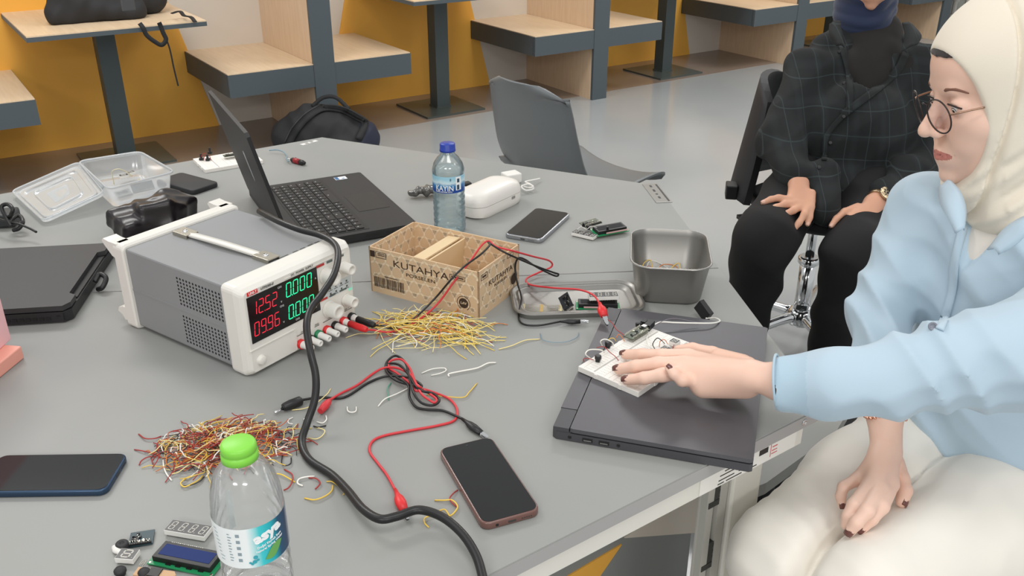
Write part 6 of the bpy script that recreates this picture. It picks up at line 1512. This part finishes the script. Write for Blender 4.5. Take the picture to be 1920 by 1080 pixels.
body = sdf_obj('body', S_, [SK, M_lip], PL, smooth=3, fmat=fmA)
HA.eyes(PL, look=(8, 20), iris='#46382e'); nails(PL, nl, M_nail)
# glasses
gl_ = child(PL, 'glasses', (lambda b: (b.tube([HA.p(.109, -.0085, .001), HA.p(.112, 0, .004), HA.p(.109, .0085, .001)], .0010, 8, 5), b)[1])(MB()), mat('frame_dark', '#3c3432', .3, .6))
def addc(par, name, b, m):
    o = obj(name, b, m); bpy.context.view_layer.update(); o.parent = par; o.matrix_parent_inverse = par.matrix_world.inverted(); return o
M_lens = clear_mat('lens', '#fbfafb', .0, .022, .02)
for g in (-1, 1):
    cc = HA.p(.1060, g * .0325, -.009); A_ = (HA.L + HA.F * (-.22 * g)).normalized(); B_ = (HA.U + HA.F * .10).normalized()
    ring = [cc + A_ * (.0250 * math.cos(a)) + B_ * (.0245 * math.sin(a)) for a in [2 * PI * k / 36 for k in range(36)]]
    b = MB(); b.tube(ring, .00115, 8, 1, closed=True); addc(gl_, 'rim', b, mat('frame_dark', '#3c3432', .3, .6))
    nn = A_.cross(B_).normalized() * .0006; b = MB(); b.rings([[p - nn for p in ring], [p + nn for p in ring]], smooth=False); addc(gl_, 'lens', b, M_lens)
    b = MB(); e0 = cc + A_ * .0245 * g + B_ * .006; b.tube([e0, HA.p(.094, g * .0615, -.002), HA.p(.078, g * .0645, -.001), HA.p(.064, g * .0660, -.001)], .0013, 8, 5); addc(gl_, 'temple_arm', b, mat('frame_gold', '#9a7a66', .3, .8))
# headscarf
M_cream = fabric('scarf_cream', '#e6dccb', 700, .2)
S_ = SDF(HA.O - Vector((.22, .22, .30)), HA.O + Vector((.30, .26, .17)), .0026)
E = lambda c, r, kk=.02, op='add': S_.ell(HA.p(*c), [x * 1.06 for x in r], HA.A, k=kk, op=op)
C = lambda a, b, r0, r1, kk=.02, op='add': S_.cone(HA.p(*a), HA.p(*b), r0, r1, k=kk, op=op)
E((-.012, 0, .030), (.114, .089, .100)); E((-.050, 0, -.03), (.085, .082, .10), .03); C((-.045, 0, -.06), (-.07, 0, -.15), .078, .072, .03)
E((.000, 0, -.085), (.078, .073, .062), .03); E((.000, 0, -.145), (.082, .080, .050), .025); E((.045, 0, -.122), (.046, .050, .026), .02)
E((-.035, .01, -.170), (.092, .10, .040), .03); E((.012, 0, -.030), (.085, .080, .100), .02); E((.028, 0, -.098), (.066, .064, .040), .015)
Fv, Lv, Uv = np.array(HA.F), np.array(HA.L), np.array(HA.U); O_ = np.array(HA.O)
def loc(x, y, z):
    dx, dy, dz = x - O_[0], y - O_[1], z - O_[2]
    return dx * Fv[0] + dy * Fv[1] + dz * Fv[2], dx * Lv[0] + dy * Lv[1] + dz * Lv[2], dx * Uv[0] + dy * Uv[1] + dz * Uv[2]
def foldA(x, y, z):
    f, l, u = loc(x, y, z); w_ = 1 / (1 + np.exp((u + .075) * 70)); w2 = 1 / (1 + np.exp(-(u + .03) * 40))
    ph = 150 * (u * 1.0 + f * .75) + 2.2 * np.sin(20 * l + 14 * f)
    return np.where(f < .05, 1.0, .6) * w_ * (-.0055 * (np.abs(np.sin(ph * .5)) ** 1.5) + .0015 * np.sin(ph * 1.7)) + w2 * (.0016 * np.sin(55 * f + 30 * u + 12 * l) * np.clip(-(f - .02) * 25, 0, 1)) + .0090 * np.exp(-((f - (.035 - .25 * np.minimum(u, .0) - .17 * np.maximum(u, .0))) / .0035) ** 2) + .004 * np.exp(-((f + .040 + .35 * u) / .006) ** 2)
S_.warp(foldA, .03)
E((.178, 0, -.028), (.126, .20, .142), .004, 'sub')
hj = sdf_obj('headscarf', S_, M_cream, PL, smooth=2)
S_ = SDF(HA.O - Vector((.13, .13, .13)), HA.O + Vector((.15, .13, .15)), .0022)
S_.ell(HA.p(-.012, 0, .030), (.1065, .0830, .0955), HA.A, k=0); S_.ell(HA.p(.040, 0, .040), (.0610, .0675, .0590), HA.A, k=.02)
S_.ell(HA.p(.172, 0, -.036), (.128, .22, .1385), HA.A, k=0, op='sub')
S_.half(HA.p(0, 0, .060), -np.array(HA.U))
sdf_obj('underscarf', S_, fabric('scarf_under', '#2c2423'), PL)
# shirt
M_blue = fabric('shirt_blue', '#b3c8d7', 900, .15, .8); M_cuff = fabric('shirt_cuff', '#abc3d3', 900, .15, .8)
cdir = Vector((-.81, -.585, 0)); sdir = Vector((.585, -.81, 0))
S_ = SDF((.33, .83, .50), (1.10, 1.52, 1.06), .0036)
AX = np.array([list(sdir), list(cdir), [0, 0, 1]]).T
S_.ell((.765, 1.225, .865), (.170, .108, .130), AX, k=.03); S_.ell((.775, 1.235, .73), (.150, .112, .16), AX, k=.05); S_.ell((.785, 1.235, .62), (.175, .135, .085), AX, k=.05)
S_.cone(shR - Vector((0, 0, .005)), shL - Vector((0, 0, .005)), .060, .060, k=.04); S_.cone(neck - Vector((0, 0, .03)), (.77, 1.225, .92), .06, .09, k=.03)
# near (left) arm: wide sleeve
cuffE = P(1472, 716, .826); s1 = P(1560, 716, .838); s2 = P(1680, 706, .852); s3 = P(1790, 682, .870)
S_.cone(shL, elL + Vector((.02, 0, .0)), .075, .066, k=.04)
S_.chain([elL + Vector((.02, 0, .010)), s3, s2, s1, cuffE], [.062, .054, .047, .041, .0355], k=.02)
S_.cone(shR, elR + Vector((.0, .0, .015)), .056, .048, k=.03); S_.cone(elR + Vector((0, 0, .015)), e1.lerp(elR, .30), .048, .038, k=.02)
def rid(p): return np.abs(np.sin(p))
def foldS(x, y, z):
    p1 = 48 * (.55 * x - .30 * y + .80 * z) + 1.9 * np.sin(21 * x + 9 * z) + 1.2 * np.sin(17 * y - 12 * z)
    p2 = 84 * (.25 * x + .55 * y - .75 * z) + 2.0 * np.sin(16 * x - 10 * z)
    return .0085 * (rid(p1) - .6) + .0022 * (rid(p2) - .6) 
S_.warp(foldS, .03)
# V opening at the neck
V0 = PD(1850, 400, 1.298); V1 = PD(1803, 508, 1.315)
S_.cone(V0, V1, .036, .004, k=.004, op='sub'); S_.cone(V0 - cdir * .05 + Vector((0, 0, .06)), V0, .055, .036, k=.004, op='sub')
# flat end of the cuff
dcf = (cuffE - s1).normalized(); S_.half(cuffE + dcf * .012 - Vector((0, 0, 0)), dcf)
cdist = lambda c: ((c - np.array(cuffE)) @ np.array(dcf))
sh = sdf_obj('shirt', S_, [M_blue, M_cuff], PL, smooth=2, fmat=lambda c: ((cdist(c) > -.030) & (c[:, 0] < .5)).astype(int))
# cuff edge, button, placket and collar
pe = []; perp1 = dcf.cross(Vector((0, 0, 1))).normalized(); perp2 = dcf.cross(perp1)
b = MB(); b.tube([cuffE + dcf * .010 + perp1 * (.0355 * math.cos(a)) + perp2 * (.0355 * math.sin(a)) for a in [2 * PI * k / 28 for k in range(28)]], .0018, 6, 1, closed=True); child(PL, 'cuff_hem', b, M_cuff)
def onshirt(px, py, d0, dmin=.9):
    """first hit of the photo ray with the shirt"""
    r = ray(px, py); o = sh; C_ = Vector((0, 0, CAM_H)); Mi = o.matrix_world.inverted()
    ok, loc_, n_, _ = o.ray_cast(Mi @ (C_ + r * dmin), (Mi.to_3x3() @ r).normalized())
    return (o.matrix_world @ loc_, n_) if ok else (PD(px, py, d0), Vector((0, -1, 0)))
bpy.context.view_layer.update()
def strip_on(par, name, pix, w_, m, lift=.003, th=.0016, d0=1.26, fn=None):
    fn = fn or onshirt; rows = []; pts = smooth_pts([Vector((x, y, 0)) for x, y in pix], 5)
    for i, q in enumerate(pts):
        a = pts[max(0, i - 1)]; c = pts[min(len(pts) - 1, i + 1)]; t = (c - a).normalized(); nrm = Vector((-t.y, t.x, 0)); row = []
        for k in (-1, -.33, .33, 1):
            h, n_ = fn(q.x + nrm.x * w_ * k, q.y + nrm.y * w_ * k, d0); row.append(h - ray(q.x, q.y).normalized() * lift)
        rows.append(row)
    b = MB(); b.sheet(rows, th); return child(par, name, b, m)
strip_on(PL, 'placket', [(1806, 425), (1797, 460), (1789, 500), (1786, 540), (1775, 585), (1762, 618)], 8, M_blue)
for (x, y, z) in ((1749, 612, 1.2),):
    h, n_ = onshirt(x, y, 1.26); b = MB(); b.lathe([(.0055, 0), (.0055, .0012), (.004, .0022), (.0035, .0014), (.0001, .0014)], 20, basis(h - ray(x, y).normalized() * .002, (1, 0, 0), z=-ray(x, y)), caps=False); child(PL, 'shirt_button', b, mat('button_grey', '#7b7f8c', .3))
def collar(pts_in, pts_out, name='collar'):
    a = smooth_pts(pts_in, 5); c = smooth_pts(pts_out, 5); b = MB(); b.sheet([[p, p.lerp(q, .35) + Vector((0, -.004, .006)), p.lerp(q, .7) + Vector((0, -.004, .004)), q] for p, q in zip(a, c)], .002); return child(PL, name, b, M_blue)
collar([PD(1782, 340, 1.29), PD(1800, 360, 1.26), PD(1810, 395, 1.245), PD(1806, 432, 1.235)], [PD(1760, 352, 1.31), PD(1765, 385, 1.27), PD(1778, 410, 1.245), PD(1792, 438, 1.232)])
collar([PD(1935, 398, 1.17), PD(1905, 412, 1.175), PD(1878, 432, 1.19), PD(1850, 468, 1.20)], [PD(1945, 420, 1.15), PD(1925, 440, 1.155), PD(1900, 462, 1.165), PD(1872, 478, 1.18)])
# white undershirt
S_ = SDF((.58, 1.05, .80), (.92, 1.40, 1.03), .0035)
S_.ell((.765, 1.225, .865), (.160, .100, .125), AX, k=.03); S_.cone(neck - Vector((0, 0, .03)), (.77, 1.225, .92), .064, .085, k=.03)
sdf_obj('undershirt', S_, fabric('undershirt_white', '#e0d9d0'), PL)
# trousers
M_trou = fabric('trousers_cream', '#efe9df', 700, .15)
hR = Vector((.735, 1.315, .515)); hL = Vector((.86, 1.195, .515)); kR = Vector((.389, 1.003, .535)); kL = Vector((.475, .93, .545))
S_ = SDF((.26, .80, .04), (1.06, 1.48, .66), .005)
S_.cone(hR, hL, .12, .12, k=.04); S_.cone(hR, hR.lerp(kR, .5), .105, .100, k=.03); S_.cone(hR.lerp(kR, .5), kR, .100, .076, k=.03)
S_.chain([hL, hL.lerp(kL, .5), kL], [.108, .102, .080], k=.004)
aR = Vector((.50, 1.14, .10)); aL = Vector((.52, 1.00, .10)); S_.cone(kR, aR, .070, .055, k=.03); S_.cone(kL, aL, .072, .055, k=.02)
def foldT(x, y, z):
    near = 1 / (1 + np.exp(-(x - .62) * 30)); kn_ = 1 / (1 + np.exp((x - .47) * 40))
    return near * .0042 * (rid(46 * (.45 * x - .9 * y) + 10 * z + 1.5 * np.sin(20 * x)) - .5) + kn_ * .0025 * (rid(85 * (x + .5 * y) + 30 * z) - .5) + .002 * np.sin(40 * x - 50 * y + 2 * np.sin(20 * z))
mH = (hR + hL) / 2; mK = (kR + kL) / 2; axl = (mK - mH).normalized(); pv = Vector((axl.y, -axl.x, 0)).normalized()
def groove(x, y, z):
    d_ = (x - mH.x) * pv.x + (y - mH.y) * pv.y; return .020 * np.exp(-(d_ / .011) ** 2) / (1 + np.exp((x - .60) * 40))
S_.warp(foldT, .03); S_.warp(groove, .05)
tr_o = sdf_obj('trousers', S_, M_trou, PL, smooth=3)
bpy.context.view_layer.update()
def ontr(px, py, d0, dmin=.9):
    r = ray(px, py); C_ = Vector((0, 0, CAM_H)); Mi = tr_o.matrix_world.inverted(); ok, l_, n_, _ = tr_o.ray_cast(Mi @ (C_ + r * dmin), (Mi.to_3x3() @ r).normalized())
    return (tr_o.matrix_world @ l_, n_) if ok else (PD(px, py, d0), Vector((0, -1, 0)))
for q, kk in ((aR, 0), (aL, 1)):
    S_ = SDF(q - Vector((.26, .2, .11)), q + Vector((.12, .15, .08)), .005); d = Vector((-.80, -.6, 0)) if kk else Vector((-.85, -.52, 0))
    S_.cone(q - d * .03 + Vector((0, 0, -.06)), q + d * .15 + Vector((0, 0, -.068)), .040, .034, k=.02); S_.cone(q + Vector((0, 0, -.06)), q + Vector((0, 0, .02)), .04, .045, k=.02); S_.half((0, 0, .003), (0, 0, -1)); sdf_obj('shoe', S_, mat('shoe_white', '#dcd8d0', .6), PL)
# bracelet
b = MB(); M0 = dirm(e1, w1)
bc = Vector((0, 0, .004)); 
for k in range(26):
    a = 2 * PI * k / 26; pz = .008 * math.sin(a * 3) * .4; c = M0 @ Vector((.0275 * math.cos(a), .0275 * math.sin(a), .006 + pz)); b.lathe([(.0001, -.0026), (.0024, -.0014), (.003, 0), (.0024, .0014), (.0001, .0026)], 8, T_(c), caps=False)
child(PL, 'bracelet', b, mat('rose_gold', '#d9a58c', .2, .9))
# her stool and the grey chair seat beside it
t = thing('stool', 'black stool under the person in the cream headscarf', 'stool', (.87, 1.26, 0))
b = MB(); b.lathe([(.0001, .35), (.16, .352), (.175, .36), (.175, .385), (.16, .395), (.0001, .397)], 36, caps=False); obj('seat', b, M_blkm, t)
b = MB(); b.cyl((0, 0, .02), (0, 0, .352), .025, seg=16); obj('post', b, M_chrome, t)
b = MB(); b.lathe([(.19, 0), (.19, .012), (.03, .03), (.0001, .03)], 36); obj('base', b, M_blkm, t)
sp_ = [P(1437, 905, .45), P(1566, 812, .45), P(1592, 768, .45), Vector((.62, 1.70, 0)), Vector((.34, 1.66, 0)), Vector((.33, 1.22, 0))]
cx_, cy_ = .48, 1.47
t = thing('bench_stool', 'low grey seat half hidden beneath the near right table corner', 'stool', (cx_, cy_, 0))
b = MB(); b.prism([(p.x - cx_, p.y - cy_) for p in sp_], .425, .45); obj('seat', b, mat('shelf_grey', '#979793', .4), t)
for dx, dy in ((-.10, -.14), (.10, .0), (.10, .18), (-.10, .15)): b = MB(); b.cyl((dx, dy, 0), (dx, dy, .425), .012, seg=12); obj('leg', b, M_blkm, t)
# ================= person B : navy scarf, dark plaid shirt, seated behind
m_pl = mat('plaid_black', '#15171a', .9); nt, pb_ = NT(m_pl)
tc = nt.nodes.new('ShaderNodeTexCoord'); sp = nt.nodes.new('ShaderNodeSeparateXYZ'); nt.links.new(tc.outputs['Object'], sp.inputs[0]); prev = None
def band(out, freq, ph, lo, mode='X'):
    a = nt.nodes.new('ShaderNodeMath'); a.operation = 'MULTIPLY_ADD'; a.inputs[1].default_value = freq; a.inputs[2].default_value = ph; nt.links.new(out, a.inputs[0])
    s_ = nt.nodes.new('ShaderNodeMath'); s_.operation = 'SINE'; nt.links.new(a.outputs[0], s_.inputs[0]); g2 = nt.nodes.new('ShaderNodeMapRange'); g2.inputs['From Min'].default_value = lo; g2.inputs['From Max'].default_value = 1.0; nt.links.new(s_.outputs[0], g2.inputs[0]); return g2.outputs[0]
def addn(a, b_, f=1.0):
    m_ = nt.nodes.new('ShaderNodeMath'); m_.operation = 'MULTIPLY_ADD'; m_.inputs[1].default_value = f; nt.links.new(b_, m_.inputs[0]); nt.links.new(a, m_.inputs[2]); m_.use_clamp = True; return m_.outputs[0]
o1 = band(sp.outputs[0], 110, 0, .985); o2 = band(sp.outputs[2], 95, .5, .985); o3 = band(sp.outputs[0], 85, 2.6, .55); o4 = band(sp.outputs[2], 75, 3.0, .55)
acc = addn(o1, o2, 1.0); acc = addn(acc, o3, .22); acc = addn(acc, o4, .22); mxn = nt.nodes.new('ShaderNodeMix'); mxn.data_type = 'RGBA'; mxn.inputs[6].default_value = (*lin('#17191b'), 1); mxn.inputs[7].default_value = (*lin('#2d3637'), 1)
nt.links.new(acc, mxn.inputs[0]); nt.links.new(mxn.outputs[2], pb_.inputs['Base Color'])
bump(m_pl, 500, .2, .001)
SKB = skin_mat('skin_warm', '#dba88c', '#cf9a80')
FB_ = Vector((-.10, -.97, -.22)); LB_ = Vector((.99, -.10, 0))
HBO = PD(1637, -72, 2.66)
HB = Head(HBO, FB_, LB_)
PB = thing('person', 'seated person in navy headscarf and dark plaid shirt, hands on both knees', 'person', (.99, 2.60, 0))
nb = HB.p(-.04, 0, -.165); sR = PD(1516, 132, 2.66); sL = PD(1748, 130, 2.70); eR = PD(1462, 262, 2.56); eL = PD(1748, 300, 2.58); wR = PD(1497, 338, 2.42); wL = PD(1640, 380, 2.40)
S_ = SDF((.58, 2.0, .40), (1.32, 2.95, 1.36), .0032)
HB.build(S_); S_.cone(HB.p(-.01, 0, -.07), nb, .052, .054, k=.02)
mid = (sR + sL) / 2; S_.cone(sR, sL, .04, .04, k=.02); S_.cone(nb, mid - Vector((0, 0, .05)), .056, .09, k=.03); S_.cone(mid - Vector((0, 0, .1)), (.99, 2.6, .55), .10, .10, k=.03)
S_.chain([sR, eR], [.04, .032], k=.02); S_.chain([sL, eL], [.04, .032], k=.02); S_.cone(eR, wR, .033, .026, k=.01); S_.cone(eL, wL, .033, .026, k=.01)
def fist(S, wr, mcs, fins, th, nlst, upn):
    for m_ in mcs: S.cone(wr.lerp(m_, .1), m_, .0175, .0112, k=.016)
    for pts in fins + [th]:
        n_ = len(pts); S.chain(pts, [.0112, .0094, .0086, .0078][:n_], k=.005); nlst.append((pts[-1], pts[-2], upn, .0074))
nb_l = []
D0 = 2.36
mR = [PD(1519, 378, 2.37), PD(1507, 384, 2.37), PD(1494, 382, 2.37), PD(1481, 375, 2.375)]
fist(S_, wR, mR, [[mR[0], PD(1513, 402, 2.345), PD(1506, 418, 2.34), PD(1487, 433, 2.335)][:4] if False else [mR[0], PD(1508, 402, 2.345), PD(1498, 418, 2.338), PD(1487, 431, 2.335)],
                  [mR[1], PD(1487, 395, 2.35), PD(1468, 403, 2.345), PD(1452, 409, 2.34)], [mR[2], PD(1472, 383, 2.36), PD(1454, 389, 2.355), PD(1440, 395, 2.35)], [mR[3], PD(1460, 371, 2.37), PD(1445, 374, 2.37), PD(1431, 380, 2.365)]],
     [PD(1522, 362, 2.38), PD(1521, 388, 2.36), PD(1518, 408, 2.35), PD(1514, 420, 2.345)], nb_l, Vector((0, -.5, .85)))
mL = [PD(1597, 408, 2.36), PD(1610, 417, 2.36), PD(1622, 418, 2.36), PD(1636, 412, 2.365)]
fist(S_, wL, mL, [[mL[0], PD(1588, 430, 2.335), PD(1577, 446, 2.33), PD(1567, 459, 2.325)], [mL[1], PD(1603, 438, 2.335), PD(1596, 453, 2.33), PD(1591, 467, 2.325)], [mL[2], PD(1622, 440, 2.335), PD(1618, 455, 2.33), PD(1615, 467, 2.325)], [mL[3], PD(1642, 436, 2.34), PD(1643, 450, 2.335), PD(1642, 463, 2.33)]],
     [PD(1608, 388, 2.39), PD(1583, 397, 2.37), PD(1568, 410, 2.36), PD(1559, 423, 2.355)], nb_l, Vector((0, -.5, .85)))
def fmB(c):
    q = HB.local(c); return ((q[:, 0] > .087) & (((q[:, 1] / .0275) ** 2 + ((q[:, 2] + .0690) / .0064) ** 2) < 1)).astype(int)
sdf_obj('body', S_, [SKB, M_lip], PB, smooth=3, fmat=fmB); HB.eyes(PB); nails(PB, nb_l, mat('nail_bare', '#e0b3a0', .3))
# navy scarf
S_ = SDF(HB.O - Vector((.2, .2, .30)), HB.O + Vector((.22, .26, .17)), .0032)
S_.ell(HB.p(-.012, 0, .030), (.112, .088, .100), HB.A, k=.02); S_.ell(HB.p(-.045, 0, -.03), (.085, .082, .10), HB.A, k=.03); S_.cone(HB.p(-.03, 0, -.07), HB.p(-.04, 0, -.14), .074, .070, k=.03)
S_.ell(HB.p(.005, 0, -.095), (.078, .072, .060), HB.A, k=.03); S_.ell(HB.p(.0, 0, -.150), (.080, .080, .046), HB.A, k=.02); S_.ell(HB.p(-.03, .045, -.15), (.07, .06, .09), HB.A, k=.02); S_.ell(HB.p(.030, 0, -.165), (.078, .080, .050), HB.A, k=.02)
O_ = np.array(HB.O); Fv, Lv, Uv = np.array(HB.F), np.array(HB.L), np.array(HB.U)
S_.warp(lambda x, y, z: -.004 * np.abs(np.sin(95 * (z - .25 * x) + 1.5 * np.sin(25 * x))) / (1 + np.exp(((x - O_[0]) * Uv[0] + (y - O_[1]) * Uv[1] + (z - O_[2]) * Uv[2] + .09) * 80)), .03)
S_.ell(HB.p(.142, 0, -.010), (.100, .0620, .1060), HB.A, k=.004, op='sub')
sdf_obj('headscarf', S_, fabric('scarf_navy', '#1b2745'), PB)
# plaid shirt
S_ = SDF((.55, 2.05, .44), (1.36, 2.95, 1.14), .0045)
S_.cone(sR, sL, .056, .056, k=.03); S_.cone(nb - Vector((0, 0, .03)), sR, .052, .05, k=.02); S_.cone(nb - Vector((0, 0, .03)), sL, .052, .05, k=.02); ch = (sR + sL) / 2 - Vector((0, 0, .12)); S_.ell(ch, (.20, .125, .17), k=.05); S_.ell((.99, 2.57, .70), (.19, .14, .17), k=.06); S_.ell((.985, 2.52, .585), (.20, .17, .07), k=.05)
S_.cone(nb - Vector((0, 0, .02)), mid - Vector((0, 0, .05)), .07, .11, k=.03)
S_.chain([sR, eR], [.068, .068], k=.03); S_.cone(eR, eR.lerp(wR, .86), .068, .046, k=.02); S_.chain([sL, eL], [.080, .070], k=.03); S_.cone(eL, eL.lerp(wL, .84), .066, .045, k=.02)
S_.cone(PD(1545, 330, 2.45), PD(1545, 395, 2.40), .05, .045, k=.03); S_.cone(PD(1700, 330, 2.5), PD(1660, 420, 2.42), .05, .03, k=.03)
S_.warp(lambda x, y, z: .006 * np.sin(30 * x + 22 * z + 2 * np.sin(16 * y)) + .005 * np.abs(np.sin(26 * z - 20 * x + 10 * y)), .04)
S_.cone(PD(1638, 30, 2.62), PD(1636, 120, 2.585), .085, .068, k=.005, op='sub'); S_.cone(PD(1636, 120, 2.585), PD(1600, 210, 2.535), .066, .006, k=.005, op='sub')
psh = sdf_obj('shirt', S_, m_pl, PB, smooth=2)
S_ = SDF((.80, 2.35, .75), (1.25, 2.85, 1.14), .0045)
S_.ell(ch, (.18, .112, .16), k=.05); S_.cone(nb - Vector((0, 0, .015)), mid - Vector((0, 0, .05)), .068, .10, k=.03); S_.cone(sR.lerp(sL, .25), sR.lerp(sL, .75), .055, .055, k=.03)
S_.cone(PD(1638, 70, 2.775), PD(1634, 130, 2.735), .085, .095, k=.02); S_.cone(PD(1634, 130, 2.735), PD(1615, 200, 2.69), .095, .085, k=.02)
sdf_obj('undershirt', S_, fabric('tee_black', '#1c1816', sheen=0), PB)
bpy.context.view_layer.update()
def onB_(px, py, d0, dmin=2.0):
    r = ray(px, py); C_ = Vector((0, 0, CAM_H)); Mi = psh.matrix_world.inverted(); ok, l_, n_, _ = psh.ray_cast(Mi @ (C_ + r * dmin), (Mi.to_3x3() @ r).normalized())
    return (psh.matrix_world @ l_, n_) if ok else (PD(px, py, d0), Vector((0, -1, 0)))
def collarB(pi, po):
    a = smooth_pts(pi, 5); c = smooth_pts(po, 5); b = MB(); b.sheet([[p, p.lerp(q, .5) + Vector((0, -.006, .006)), q] for p, q in zip(a, c)], .003); return child(PB, 'collar', b, m_pl)
strip_on(PB, 'placket', [(1578, 85), (1590, 130), (1594, 170), (1592, 205)], 6, m_pl, .006, .003, 2.5, onB_)
strip_on(PB, 'placket', [(1698, 100), (1680, 135), (1640, 170), (1600, 200), (1580, 216)], 7, m_pl, .006, .003, 2.5, onB_)
strip_on(PB, 'placket', [(1582, 216), (1560, 240), (1548, 262), (1545, 300)], 5, m_pl, .006, .003, 2.5, onB_)
collarB([PD(1576, 40, 2.62), PD(1577, 60, 2.58), PD(1583, 90, 2.53)], [PD(1556, 46, 2.64), PD(1556, 66, 2.60), PD(1568, 86, 2.55)])
collarB([PD(1692, 42, 2.62), PD(1697, 66, 2.58), PD(1690, 96, 2.53)], [PD(1712, 46, 2.66), PD(1728, 66, 2.62), PD(1722, 82, 2.57)])
for x, y in ((1574, 97), (1583, 156), (1582, 219), (1536, 314), (1557, 268)):
    h, n_ = onB_(x, y, 2.5); b = MB(); b.lathe([(.0055, 0), (.0055, .0015), (.004, .0022), (.0001, .0018)], 16, basis(h - ray(x, y).normalized() * .008, (1, 0, 0), z=-ray(x, y)), caps=False); child(PB, 'shirt_button', b, M_blk)
# trousers and boots
S_ = SDF((.48, 1.95, .02), (1.26, 2.85, .70), .006)
h1r, h1l = Vector((.90, 2.60, .60)), Vector((1.09, 2.60, .60)); k1r = PD(1432, 452, 2.36); k1l = PD(1602, 480, 2.34)
S_.cone(h1r, h1l, .11, .11, k=.04); S_.cone(h1r, k1r, .100, .080, k=.03); S_.cone(h1l, k1l, .100, .083, k=.02)
f1r = Vector((.66, 2.32, .10)); f1l = Vector((.92, 2.30, .10)); S_.cone(k1r, f1r, .082, .062, k=.03); S_.cone(k1l, f1l, .085, .066, k=.03)
S_.warp(lambda x, y, z: .007 * np.abs(np.sin(20 * z + 14 * x + 9 * y)) + .003 * np.sin(50 * z - 20 * x), .04)
sdf_obj('trousers', S_, fabric('trousers_black', '#121113', sheen=0), PB, smooth=2)
for q in (f1r, f1l):
    S_ = SDF(q - Vector((.12, .28, .11)), q + Vector((.12, .12, .08)), .006); S_.cone(q + Vector((0, .02, -.055)), q + Vector((-.02, -.15, -.065)), .045, .038, k=.02); S_.cone(q + Vector((0, 0, -.05)), q + Vector((0, 0, .02)), .045, .05, k=.02); S_.half((0, 0, .003), (0, 0, -1)); sdf_obj('shoe', S_, mat('boot_black', '#18181a', .4), PB)
# watch and bracelet
M0 = dirm(eL, wL); wc_ = PD(1640, 379, 2.365)
b = MB(); q = wL.lerp(eL, .05); ax_ = (wL - eL).normalized(); p1_ = ax_.cross(Vector((0, 0, 1))).normalized(); p2_ = ax_.cross(p1_)
b.rings([[q + ax_ * z + p1_ * r * math.cos(a) + p2_ * r * math.sin(a) for a in [2 * PI * k / 32 for k in range(32)]] for r, z in ((.029, -.008), (.031, -.006), (.031, .006), (.029, .008))]); wt = child(PB, 'watch_strap', b, mat('watch_steel', '#a58e72', .3, .9))
vd = (Vector((0, 0, CAM_H)) - q).normalized(); vd = (vd - ax_ * vd.dot(ax_)).normalized(); Mw = basis(q + vd * .030, ax_, z=vd)
b = MB(); b.lathe([(.019, 0), (.0205, .002), (.0205, .006), (.018, .008), (.0001, .008)], 32, Mw, caps=False); wcse = addc(wt, 'watch_case', b, mat('watch_gold', '#d9c2a0', .25, .9))
b = MB(); 
for k in range(8): a = 2 * PI * k / 8; b.box((.010 * math.cos(a), .010 * math.sin(a), .0083), (.006, .0035, .0006), a, M=Mw)
b.lathe([(.004, .008), (.004, .0088)], 12, Mw); addc(wt, 'watch_dial', b, M_blk)
q = wR.lerp(eR, .04); ax_ = (wR - eR).normalized(); p1_ = ax_.cross(Vector((0, 0, 1))).normalized(); p2_ = ax_.cross(p1_)
for dz in (0, .006): b = MB(); b.tube([q + ax_ * (dz - .004) + p1_ * .0285 * math.cos(a) + p2_ * .0285 * math.sin(a) for a in [2 * PI * k / 24 for k in range(24)]], .002, 6, 1, closed=True); child(PB, 'bracelet', b, mat('bracelet_beige', '#a88f73', .5))
